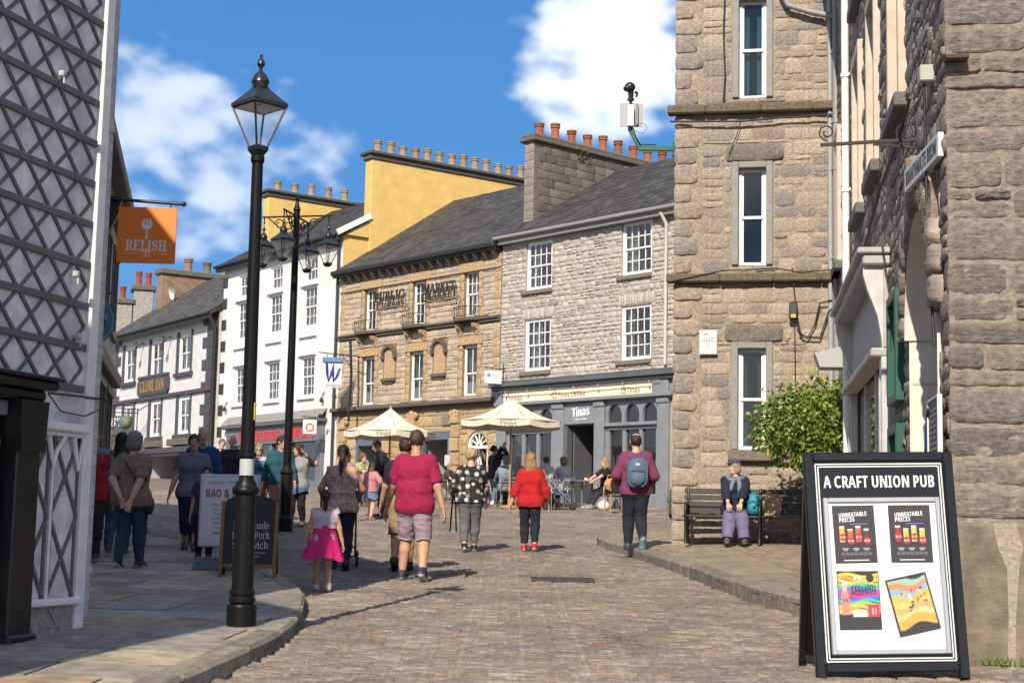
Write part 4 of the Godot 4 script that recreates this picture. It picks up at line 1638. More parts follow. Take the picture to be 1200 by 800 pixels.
	# ironwork name between the windows
	for q in [[2.18, 3.86, "PUBLIC"], [4.86, 6.55, "MARKET"]]:
		var nn := Node3D.new()
		nn.name = "iron_name"
		o.add_child(nn, true)
		words(nn, "lettering", q[2], 0.34, iron, Transform3D(Basis(), V((q[0] + q[1]) / 2, 9.22, 0.2)), "Droid Serif", true, 0.03, q[1] - q[0] - 0.06)
		var rm := MB.new()
		for y in [8.98, 8.82]:
			rm.tube([V(q[0], y, 0.2), V(q[1], y, 0.2)], 0.014, 6)
		for k in 12:
			var x: float = q[0] + 0.07 + k * (q[1] - q[0] - 0.14) / 11.0
			rm.tube([V(x - 0.05, 8.82, 0.2), V(x, 8.98, 0.2), V(x + 0.05, 8.82, 0.2)], 0.009, 5)
		rm.tube([V(q[0], 8.8, 0.2), V(q[0], 9.38, 0.2)], 0.014, 6)
		rm.tube([V(q[1], 8.8, 0.2), V(q[1], 9.38, 0.2)], 0.014, 6)
		for x in [q[0], q[1]]:
			rm.tube([V(x, 8.9, 0.2), V(x, 8.9, 0.0)], 0.012, 5)
		part(nn, "scroll_rail", rm, iron)
	# ground floor: pilasters with blocks, dark openings, carved heads, fanlight door
	for x in [0.45, 3.05, 4.35, 6.6]:
		for k in 7:
			var pm := MB.new()
			pm.span(V(x - 0.2, 2.15 + k * 0.44, 0), V(x + 0.2, 2.15 + k * 0.44 + 0.42, 0.20 if k % 2 == 0 else 0.14), 0.02)
			part(o, "pilaster_block", pm, gold if k % 2 == 0 else gold2)
		var hd := MB.new()
		for j in 9:
			hd.ball(V(x + r.randf_range(-0.25, 0.25), 5.12 + r.randf_range(-0.10, 0.1), 0.12), V(0.1, 0.09, 0.08), 8)
		part(o, "carving", hd, gold2)
	for k in 2:
		var q: Rect2 = gf[k]
		room(o, q, -0.2, 3.0, C(0.4))
		var fm := MB.new()
		fm.span(V(q.position.x, q.end.y - 0.25, -0.15), V(q.end.x, q.end.y, 0.02), 0.01)
		fm.span(V(q.position.x, 2.1, -0.15), V(q.position.x + 0.12, q.end.y - 0.25, 0.02), 0.01)
		fm.span(V(q.end.x - 0.12, 2.1, -0.15), V(q.end.x, q.end.y - 0.25, 0.02), 0.01)
		part(o, "door_frame", fm, mat(C(0.10, 0.13, 0.17), 0.5))
	var q: Rect2 = gf[2]
	var dm := MB.new()
	var dc := q.position.x + q.size.x / 2
	arch_ring(dm, dc, 4.05, 0.41, 0.07, -0.12, -0.02, 14)
	for k in 7:
		var a := PI * k / 6.0
		dm.bar(V(dc + cos(a) * 0.12, 4.05 + sin(a) * 0.12, -0.07), V(dc + cos(a) * 0.44, 4.05 + sin(a) * 0.44, -0.07), 0.035, 0.04, V(0, 0, 1))
	arch_ring(dm, dc, 4.05, 0.09, 0.05, -0.1, -0.03, 8)
	dm.span(V(q.position.x, 3.97, -0.12), V(q.end.x, 4.07, -0.01), 0.01)
	dm.span(V(q.position.x, 2.1, -0.12), V(q.position.x + 0.08, 3.97, -0.02), 0.01)
	dm.span(V(q.end.x - 0.08, 2.1, -0.12), V(q.end.x, 3.97, -0.02), 0.01)
	dm.bar(V(dc - 0.28, 3.85, -0.3), V(dc + 0.2, 2.4, -0.3), 0.05, 0.03, V(0, 0, 1))
	dm.bar(V(dc - 0.36, 3.75, -0.3), V(dc + 0.1, 2.3, -0.3), 0.04, 0.03, V(0, 0, 1))
	part(o, "fanlight_door", dm, wf)
	room(o, q, -0.2, 2.5, C(0.35, 0.28, 0.22))
	for sd in [-1.0, 1.0]:
		var sp := MB.new()
		var pg := PackedVector2Array([Vector2(dc + sd * 0.49, 4.6), Vector2(dc + sd * 0.49, 4.05)])
		for a in 9:
			var an := (PI / 2) * a / 8.0
			pg.append(Vector2(dc + sd * 0.48 * cos(an), 4.05 + 0.48 * sin(an)))
		pg.append(Vector2(dc, 4.6))
		sp.prism(pg, -0.2, 0.04)
		part(o, "arch_stone", sp, gold)
	for b in [[6.1, 3.45, 0.45, 0.35, C(0.5, 0.52, 0.55)], [6.0, 2.95, 0.6, 0.3, C(0.16, 0.26, 0.29)], [5.9, 4.75, 0.7, 0.3, C(0.20, 0.17, 0.14)]]:
		var pm := MB.new()
		pm.span(V(b[0], b[1], 0.05), V(b[0] + b[2], b[1] + b[3], 0.10), 0.01)
		part(o, "plaque", pm, mat(b[4], 0.6))

func half_disc(x: float, y: float, rad: float) -> PackedVector2Array:
	var pg := PackedVector2Array()
	for a in 13:
		pg.append(Vector2(x + cos(PI * a / 12.0) * rad, y + sin(PI * a / 12.0) * rad))
	return pg

# ---------------------------------------------------------------- the white three-storey house
func white_house() -> void:
	var o := framed("white_house", "tall white rendered house with yellow gable and grey gift shop front", "building", -11.709, -61.49, 0.5917, 0.8061)
	var r := RandomNumberGenerator.new()
	r.seed = 19
	var W := 9.54
	var white := mat(C(0.74, 0.74, 0.735), 0.85, "paint", 0.35, "fine_n", 0.2)
	var yel := mat(C(0.76, 0.52, 0.17), 0.9, "paint", 0.5, "fine_n", 0.8)
	var wf := mat(C(0.77, 0.77, 0.76), 0.5)
	var cols := [1.30, 4.0, 6.7]
	var ops := []
	for x in cols:
		ops.append(Rect2(x + 0.03, 10.34, 0.98, 0.88))
		ops.append(Rect2(x, 8.66, 1.04, 1.5))
		ops.append(Rect2(x, 6.1, 1.04, 1.48))
	var shop := Rect2(1.3, 3.05, 7.1, 1.45)
	var mb := MB.new()
	wall_open(mb, 0, W, 2.4, 11.75, ops + [shop], 0.10)
	part(o, "wall", mb, white)
	shell(o, 0, W, 2.0, 11.75, 9.0, yel)
	for k in ops.size():
		var q: Rect2 = ops[k]
		sash(o, q, -0.06, 3, 1 if k % 3 == 0 else 2, wf, {"curtain": C(0.45), "cw": 0.3, "fw": 0.07, "alpha": 0.3})
		if k % 3 != 0:
			var hm := MB.new()
			hm.span(V(q.position.x - 0.12, q.end.y + 0.02, 0), V(q.end.x + 0.12, q.end.y + 0.09, 0.10), 0.01)
			var hs := MB.new()
			hs.span(V(q.position.x - 0.12, q.position.y - (0.38 if k % 3 == 1 else 0.1), 0), V(q.end.x + 0.12, q.position.y - (0.30 if k % 3 == 1 else 0.02), 0.10), 0.01)
			part(o, "hood_mould", hm, wf)
			part(o, "sill", hs, wf)
	# black quoins on the inn side
	for k in 9:
		var qm := MB.new()
		qm.span(V(-0.03, 4.0 + k * 0.86, -0.1), V(0.36, 4.42 + k * 0.86, 0.035), 0.01)
		part(o, "quoin", qm, mat(C(0.03), 0.6))
	# roof
	var slt := [C(0.075, 0.07, 0.07), C(0.06, 0.057, 0.058), C(0.09, 0.083, 0.08)]
	slope(o, V(-0.2, 11.72, 0.35), V(W + 0.08, 11.72, 0.35), V(W + 0.08, 14.4, -4.5), V(-0.2, 14.55, -4.5), slt, r)
	slope(o, V(-0.2, 11.72, -9.35), V(W + 0.08, 11.72, -9.35), V(W + 0.08, 14.4, -4.5), V(-0.2, 14.55, -4.5), slt, r, 0.5, 0.4)
	gutter(o, -0.2, W + 0.1, 11.72, 0.34, mat(C(0.02), 0.5))
	gable(o, 0, 11.75, 14.5, 9.0, yel, -1)
	gable(o, W + 0.1, 11.75, 14.5, 9.0, yel, 1)
	var vg := MB.new()
	vg.bar(V(W + 0.16, 11.78, 0.36), V(W + 0.16, 12.55, -1.0), 0.2, 0.06, V(1, 0, 0))
	part(o, "bargeboard", vg, wf)
	# stacks
	for q in [[W - 0.35, W + 0.12, 15.0, -1.0, -8.6, 13], [0.0, 0.5, 15.2, -1.6, -6.2, 5]]:
		var st := Node3D.new()
		st.name = "chimney_stack"
		o.add_child(st, true)
		var sm := MB.new()
		sm.span(V(q[0], 11.0, q[4]), V(q[1], q[2] - 0.35, q[3]), 0.02)
		part(st, "core", sm, yel)
		var cm := MB.new()
		cm.span(V(q[0] - 0.06, q[2] - 0.35, q[4] - 0.08), V(q[1] + 0.06, q[2] - 0.18, q[3] + 0.08), 0.02)
		cm.span(V(q[0] - 0.16, q[2] - 0.18, q[4] - 0.16), V(q[1] + 0.16, q[2] - 0.05, q[3] + 0.16), 0.03)
		part(st, "cap", cm, mat(C(0.13, 0.12, 0.11), 0.9, "stone", 1.4, "stone_n", 0.8))
		pots(st, V((q[0] + q[1]) / 2, q[2] - 0.06, q[3] - 0.1), V((q[0] + q[1]) / 2, q[2] - 0.06, q[4] + 0.5), q[5], 0.5, 0.15, [C(0.44, 0.35, 0.22), C(0.46, 0.33, 0.20), C(0.48, 0.36, 0.27), C(0.40, 0.30, 0.18)], r)
	# shopfront
	var grey := mat(C(0.155, 0.165, 0.19), 0.5, "paint", 0.8)
	var sf := Node3D.new()
	sf.name = "shopfront"
	o.add_child(sf)
	var fm := MB.new()
	fm.span(V(1.0, 4.45, 0), V(8.7, 5.15, 0.12), 0.02)
	fm.span(V(1.0, 2.4, 0), V(1.4, 4.45, 0.14), 0.02)
	fm.span(V(8.3, 2.4, 0), V(8.7, 4.45, 0.14), 0.02)
	fm.span(V(1.4, 2.4, 0), V(8.3, 3.05, 0.05), 0.02)
	fm.span(V(4.6, 3.05, -0.05), V(4.75, 4.45, 0.06), 0.01)
	fm.span(V(6.1, 3.05, -0.05), V(6.25, 4.45, 0.06), 0.01)
	part(sf, "fascia", fm, grey)
	var cm := MB.new()
	cm.span(V(0.85, 5.12, 0), V(8.85, 5.27, 0.3), 0.03)
	part(sf, "cornice", cm, mat(C(0.10, 0.105, 0.115), 0.5))
	var lm := MB.new()
	lm.quad(V(0.85, 5.275, 0.3), V(8.85, 5.275, 0.3), V(8.8, 5.62, 0.0), V(0.9, 5.62, 0.0), V(0, 0.5, 1))
	part(sf, "lead_cover", lm, mat(C(0.34, 0.33, 0.31), 0.8, "stone", 1.2))
	words(sf, "lettering", "Christmas & More", 0.46, mat(C(0.55, 0.02, 0.03), 0.5), Transform3D(Basis(), V(5.15, 4.80, 0.125)), "Droid Serif", true, 0.03, 6.0)
	var gp := MB.new()
	gp.span(V(1.4, 3.05, -0.06), V(8.3, 4.5, -0.05))
	part(sf, "pane", gp, glass_mat(0.35))
	room(sf, shop, -0.1, 3.0, C(0.4))
	# lamp posts pipe on the right side
	pipe(o, "downpipe", [V(W - 0.15, 11.6, 0.1), V(W - 0.15, 2.5, 0.1)], 0.05, mat(C(0.03), 0.5), [6.0, 8.0, 10.0])
	for q in [[0.75, 5.95], [8.55, 5.9]]:
		var bm := MB.new()
		bm.ball(V(q[0], q[1], 0.12), V(0.07, 0.1, 0.08), 8)
		bm.tube([V(q[0], q[1] + 0.3, 0.0), V(q[0] - 0.03, q[1] + 0.15, 0.08), V(q[0], q[1], 0.12)], 0.02, 6)
		part(o, "wall_hook", bm, mat(C(0.03), 0.5))

# ---------------------------------------------------------------- the inn
func inn_house() -> void:
	var o := framed("inn", "white inn with dark grey quoins, band and signboard under a slate roof", "building", -18.314, -71.393, 0.5549, 0.8319)
	var r := RandomNumberGenerator.new()
	r.seed = 23
	var W := 11.6
	var white := mat(C(0.66, 0.66, 0.67), 0.85, "paint", 0.5)
	var dk := mat(C(0.055, 0.055, 0.065), 0.6)
	var wf := mat(C(0.76), 0.5)
	var ops := []
	for x in [0.75, 4.12, 7.42]:
		ops.append(Rect2(x, 7.77, 1.3, 1.6))
	for x in [1.0, 4.38, 7.65]:
		ops.append(Rect2(x, 5.15, 1.22, 1.54))
	var mb := MB.new()
	wall_open(mb, -0.6, W, 3.0, 10.0, ops + [Rect2(4.0, 3.1, 5.5, 1.2)], 0.12)
	part(o, "wall", mb, white)
	shell(o, -0.6, W, 2.5, 10.0, 8.0, white)
	room(o, Rect2(4.0, 3.1, 5.5, 1.2), -0.15, 3.0, C(0.4))
	for k in 6:
		var q: Rect2 = ops[k]
		var w := sash(o, q, -0.03, 2, 1, wf, {"fw": 0.12, "bar": 0.06, "curtain": C(0.5), "cw": 0.2})
		var fm := MB.new()
		fm.span(V(q.position.x - 0.28, q.position.y - 0.1, 0), V(q.position.x - 0.01, q.end.y + 0.15, 0.05), 0.01)
		fm.span(V(q.end.x + 0.01, q.position.y - 0.1, 0), V(q.end.x + 0.16, q.end.y + 0.15, 0.05), 0.01)
		fm.span(V(q.position.x - 0.32, q.position.y - 0.2, 0), V(q.end.x + 0.3, q.position.y - 0.02, 0.14), 0.01)
		part(w, "surround", fm, dk)
	for k in 3:
		var q: Rect2 = ops[3 + k]
		var bx := MB.new()
		bx.span(V(q.position.x - 0.4, q.position.y - 0.5, 0.02), V(q.end.x + 0.4, q.position.y - 0.22, 0.35), 0.02)
		part(o, "window_box", bx, mat(C(0.20, 0.16, 0.12), 0.8, "stone", 1.5))
	for k in 13:
		var wd := 1.45 if k % 2 == 0 else 1.0
		var qm := MB.new()
		qm.span(V(W - wd - 0.15, 4.0 + k * 0.46, 0), V(W - 0.02, 4.44 + k * 0.46, 0.04), 0.01)
		part(o, "quoin", qm, dk)
		var ql := MB.new()
		ql.span(V(-0.62, 4.0 + k * 0.46, 0), V(0.2 - (0.0 if k % 2 == 0 else 0.4), 4.44 + k * 0.46, 0.04), 0.01)
		part(o, "quoin", ql, dk)
	var bd := MB.new()
	bd.span(V(-0.6, 6.78, 0), V(W - 0.1, 6.95, 0.12), 0.02)
	part(o, "band", bd, dk)
	var sb := MB.new()
	sb.prism(PackedVector2Array([Vector2(2.95, 7.0), Vector2(6.35, 7.0), Vector2(6.5, 7.15), Vector2(6.5, 7.6), Vector2(6.35, 7.75), Vector2(2.95, 7.75), Vector2(2.8, 7.6), Vector2(2.8, 7.15)]), 0.0, 0.12)
	sb.span(V(2.9, 7.75, 0), V(6.4, 7.88, 0.16), 0.01)
	var sn := part(o, "signboard", sb, dk)
	words(sn, "lettering", "GLOBE INN", 0.5, mat(C(0.26, 0.16, 0.05), 0.5), Transform3D(Basis(), V(4.65, 7.37, 0.125)), "Droid Serif", true, 0.04, 2.9)
	# ground floor cornice
	var gc := MB.new()
	gc.span(V(3.6, 4.35, 0), V(10.2, 4.6, 0.3), 0.03)
	gc.span(V(3.6, 3.0, 0), V(4.0, 4.35, 0.12), 0.02)
	gc.span(V(9.5, 3.0, 0), V(9.9, 4.35, 0.12), 0.02)
	part(o, "shop_cornice", gc, dk)
	var slt := [C(0.115, 0.105, 0.098), C(0.095, 0.088, 0.083), C(0.135, 0.122, 0.112)]
	slope(o, V(-0.6, 9.92, 0.5), V(W + 0.1, 9.92, 0.5), V(W + 0.1, 13.0, -4.0), V(-0.6, 13.0, -4.0), slt, r, 0.35, 0.28)
	gable(o, -0.6, 10.0, 12.9, 8.0, white, -1)
	gable(o, W, 10.0, 12.9, 8.0, dk, 1)
	gutter(o, -0.6, W, 9.9, 0.5, mat(C(0.03), 0.5))
	pipe(o, "downpipe", [V(W - 0.02, 9.8, 0.45), V(W - 0.02, 9.3, 0.16), V(W - 0.02, 3.0, 0.16)], 0.09, mat(C(0.02), 0.5), [])
	for x in [3.2, 6.5]:
		var fl := MB.new()
		fl.tube([V(x, 9.4, 0.05), V(x, 9.3, 0.4), V(x - 0.1, 9.0, 0.42)], 0.04, 6)
		fl.span(V(x - 0.2, 8.8, 0.35), V(x, 9.05, 0.5), 0.02)
		part(o, "flood_lamp", fl, mat(C(0.05), 0.5))
	var st := Node3D.new()
	st.name = "chimney_stack"
	o.add_child(st)
	var cm := MB.new()
	cm.span(V(-0.4, 10.4, -5.6), V(0.25, 13.15, -1.75), 0.03)
	part(st, "core", cm, mat(C(0.33, 0.225, 0.15), 0.95, "flag", 0.5, "stone_n", 0.5))
	var cp := MB.new()
	cp.span(V(-0.52, 13.15, -5.7), V(0.37, 13.42, -1.65), 0.04)
	part(st, "cap", cp, mat(C(0.20, 0.18, 0.15), 0.95, "stone", 1.0))
	pots(st, V(-0.07, 13.4, -2.7), V(-0.07, 13.4, -5.6), 3, 0.6, 0.2, [C(0.40, 0.22, 0.12), C(0.22, 0.19, 0.15), C(0.34, 0.24, 0.15)], r)
	var dsh := MB.new()
	dsh.lathe([[0.02, -0.12], [0.2, -0.07], [0.32, 0.05], [0.30, 0.05], [0.02, -0.10]], 14)
	dsh.tube([V(0, -0.1, 0), V(0, -0.1, -0.5)], 0.03, 6)
	var dn := part(o, "satellite_dish", dsh, mat(C(0.6), 0.4))
	dn.transform = Transform3D(Basis(V(1, 0, 0), V(0, -0.3, 1).normalized(), V(0, 1, 0.3).normalized()), V(0.55, 12.2, -2.2))
	# grey stacks of a house behind the inn
	var nb := thing("rear_house", "low house behind the inn with two grey chimney stacks and red pots", "building", V(-21.0, 3.9, -82.0), 0.3)
	var r2 := RandomNumberGenerator.new()
	r2.seed = 4
	var wm := MB.new()
	wm.span(V(-5, -1, -6), V(3.2, 7.0, -0.3))
	part(nb, "wall", wm, mat(C(0.4, 0.37, 0.33), 0.9, "stone", 0.8))
	var rm := MB.new()
	rm.prism(PackedVector2Array([Vector2(-6.3, 6.9), Vector2(0, 6.9), Vector2(-3.15, 8.6)]), -3.3, 5.2)
	var rn := part(nb, "roof", rm, mat(C(0.10, 0.095, 0.09), 0.8, "stone", 0.8))
	rn.transform = Transform3D(Basis(V(0, 0, 1), V(0, 1, 0), V(-1, 0, 0)), Vector3.ZERO)
	for q in [[0.6, 1.65, 10.4, 2], [-0.5, 0.55, 9.6, 1]]:
		var s2 := Node3D.new()
		s2.name = "chimney_stack"
		nb.add_child(s2, true)
		var sm := MB.new()
		sm.span(V(q[0], 6.0, -2.4), V(q[1], q[2] - 0.3, -1.2), 0.03)
		part(s2, "core", sm, mat(C(0.48, 0.45, 0.41), 0.95, "stone", 0.6, "stone_n", 0.8))
		var c2 := MB.new()
		c2.span(V(q[0] - 0.12, q[2] - 0.3, -2.52), V(q[1] + 0.12, q[2], -1.08), 0.05)
		part(s2, "cap", c2, mat(C(0.19, 0.17, 0.13), 0.95, "stone", 0.8))
		pots(s2, V(q[0], q[2] - 0.05, -1.8), V(q[1], q[2] - 0.05, -1.8), q[3], 0.8, 0.17, [C(0.45, 0.09, 0.04)], r2)

# ---------------------------------------------------------------- the stone corner house facing down the hill
func corner_house() -> void:
	var o := framed("corner_house", "tall buff rubble stone house with grey framed windows above the bench", "building", 2.931, -25.6, 0.9806, 0.1961)
	var r := RandomNumberGenerator.new()
	r.seed = 9
	var W := 2.62
	var ops := [Rect2(0.86, 2.93, 0.46, 1.68), Rect2(0.86, 6.02, 0.46, 1.66), Rect2(0.86, 8.9, 0.46, 1.72)]
	var mort := mat(C(0.45, 0.38, 0.30), 0.95, "stone", 1.3, "stone_n", 0.7)
	var mb := MB.new()
	wall_open(mb, -0.2, W, 0.9, 13.2, ops, 0.18)
	part(o, "wall", mb, mort)
	shell(o, -0.2, W + 2.0, 0.9, 13.2, 9.0, mort)
	var tones := [C(0.529, 0.44, 0.358), C(0.477, 0.393, 0.329), C(0.583, 0.481, 0.387), C(0.437, 0.368, 0.315), C(0.557, 0.447, 0.344), C(0.397, 0.34, 0.301), C(0.609, 0.506, 0.408), C(0.345, 0.309, 0.291), C(0.595, 0.502, 0.415)]
	var block := []
	for q in ops:
		block.append(q.grow_individual(0.12, 0.02, 0.12, 0.12))
	for y in [4.73, 7.80]:
		block.append(Rect2(0.62, y, 1.0, 0.30))
	for y in [5.72, 8.62]:
		block.append(Rect2(-1, y, 5, 0.18))
	lay(o, "stone", course_rects(r, 0.24, W, 1.1, 11.3, 0.17, 0.29, 0.26, 0.62, block, 0.018, 0.3), "rock", tones, -0.02, [0.024, 0.042], r, 300, 1.9, 2.0)
	# long and short quoins up the free corner
	var y := 1.1
	var k := 0
	while y < 11.3:
		var hh := r.randf_range(0.28, 0.36)
		var ok := true
		for q in [5.72, 8.62]:
			if y < q + 0.18 and y + hh > q:
				if y < q - 0.1:
					hh = q - y
				else:
					y = q + 0.18
		var ww := r.randf_range(0.40, 0.50) if k % 2 == 0 else r.randf_range(0.28, 0.40)
		part_mesh(o, "quoin", stone_set("rock")[r.randi() % 10], mat([C(0.425, 0.358, 0.302), C(0.482, 0.408, 0.333), C(0.369, 0.322, 0.288)][r.randi() % 3], 0.92, "stone", 1.0, "stone_n", 1.3), Transform3D(Basis.from_scale(V(ww, hh - 0.012, 0.06)), V(ww / 2 - 0.23, y + hh / 2, -0.022)))
		y += hh
		k += 1
	for yy in [4.87, 7.94]:
		part_mesh(o, "lintel", stone_set("rock")[int(yy) % 10], mat(C(0.26, 0.225, 0.20), 0.95, "stone", 1.2, "stone_n", 1.5), Transform3D(Basis.from_scale(V(0.98, 0.29, 0.06)), V(1.12, yy, 0.0)))
	for q in [5.72, 8.62]:
		var bm := MB.new()
		var x := -0.34
		while x < W:
			var ww := minf(r.randf_range(0.6, 1.0), W - x)
			bm.span(V(x, q, -0.05), V(x + ww - 0.006, q + 0.14 + r.randf() * 0.02, 0.16 + r.randf() * 0.015), 0.02)
			x += ww
		part(o, "sill_band", bm, mat(C(0.21, 0.165, 0.115), 0.95, "stone", 1.5, "stone_n", 1.0))
	var grey := mat(C(0.27, 0.265, 0.265), 0.7, "paint", 1.5)
	var wf := mat(C(0.80), 0.45)
	for i in 3:
		var q: Rect2 = ops[i]
		var fm := MB.new()
		fm.span(V(q.position.x - 0.11, q.position.y, 0), V(q.position.x, q.end.y + 0.11, 0.05), 0.01)
		fm.span(V(q.end.x, q.position.y, 0), V(q.end.x + 0.11, q.end.y + 0.11, 0.05), 0.01)
		fm.span(V(q.position.x, q.end.y, 0), V(q.end.x, q.end.y + 0.11, 0.05), 0.01)
		var wopt := {"fw": 0.05, "alpha": 0.25, "deep": 3.0}
		if i == 2:
			wopt["curtain"] = C(0.03, 0.30, 0.38)
			wopt["cw"] = 0.22
		if i == 0:
			wopt["curtain"] = C(0.10, 0.13, 0.06)
			wopt["cw"] = 0.3
		var w := sash(o, q, -0.10, 1, 1, wf, wopt)
		part(w, "surround", fm, grey)
	var sm := MB.new()
	sm.span(V(0.70, 2.74, -0.1), V(1.50, 2.92, 0.14), 0.015)
	part(o, "sill", sm, mat(C(0.26, 0.22, 0.18), 0.9, "stone", 1.6))
	var ro := MB.new()
	ro.span(V(-0.5, 13.2, -9.2), V(W + 2.2, 13.4, 0.4))
	ro.prism(PackedVector2Array([Vector2(-0.5, 13.4), Vector2(W + 2.2, 13.4), Vector2(2.2, 15.5)]), -9.2, 0.4)
	part(o, "roof", ro, mat(C(0.06), 0.8, "stone", 1.0))
	# pipes, cables, alarm box
	pipe(o, "downpipe", [V(2.47, 10.6, 0.16), V(2.47, 5.6, 0.16), V(2.47, 2.2, 0.16)], 0.055, mat(C(0.26, 0.26, 0.27), 0.5), [9.6, 8.4, 7.6, 6.1])
	pipe(o, "branch_pipe", [V(1.55, 10.75, 0.14), V(1.68, 10.45, 0.14), V(2.0, 10.33, 0.14), V(2.47, 10.2, 0.15)], 0.05, mat(C(0.26, 0.26, 0.27), 0.5))
	var cbm := MB.new()
	cbm.tube([V(-0.3, 8.5, 0.1), V(0.5, 8.47, 0.12), V(0.9, 8.46, 0.12), V(1.6, 8.5, 0.12), V(2.45, 8.53, 0.14)], 0.016, 6)
	cbm.tube([V(0.62, 10.8, 0.1), V(0.60, 10.0, 0.1), V(0.63, 9.3, 0.1), V(0.60, 8.75, 0.12)], 0.014, 6)
	cbm.tube([V(0.9, 8.46, 0.11), V(0.82, 8.2, 0.1), V(0.70, 7.9, 0.1)], 0.008, 5)
	cbm.tube([V(-0.3, 5.72, 0.18), V(0.6, 5.9, 0.17), V(1.5, 5.93, 0.17), V(1.9, 5.86, 0.16), V(2.4, 5.9, 0.14)], 0.012, 6)
	cbm.tube([V(1.75, 5.95, 0.1), V(1.80, 5.4, 0.1), V(1.88, 4.85, 0.12), V(2.0, 4.78, 0.1), V(2.12, 5.0, 0.1), V(2.2, 5.35, 0.1), V(2.4, 5.4, 0.12)], 0.014, 6)
	cbm.tube([V(1.83, 5.0, 0.1), V(1.92, 4.8, 0.11), V(2.2, 4.78, 0.1), V(2.34, 5.2, 0.1), V(2.5, 5.36, 0.1)], 0.016, 6)
	cbm.tube([V(1.79, 5.0, 0.1), V(1.80, 4.0, 0.1), V(1.79, 3.2, 0.1)], 0.008, 5)
	part(o, "cable", cbm, mat(C(0.018), 0.6))
	var bx := MB.new()
	bx.span(V(1.70, 5.08, 0.06), V(1.84, 5.36, 0.18), 0.02)
	var bo := part(o, "lamp_box", bx, mat(C(0.035, 0.04, 0.045), 0.4))
	var lb := MB.new()
	lb.span(V(1.73, 5.1, 0.18), V(1.81, 5.16, 0.19), 0.005)
	part(bo, "warning_label", lb, mat(C(0.55, 0.42, 0.03), 0.5))

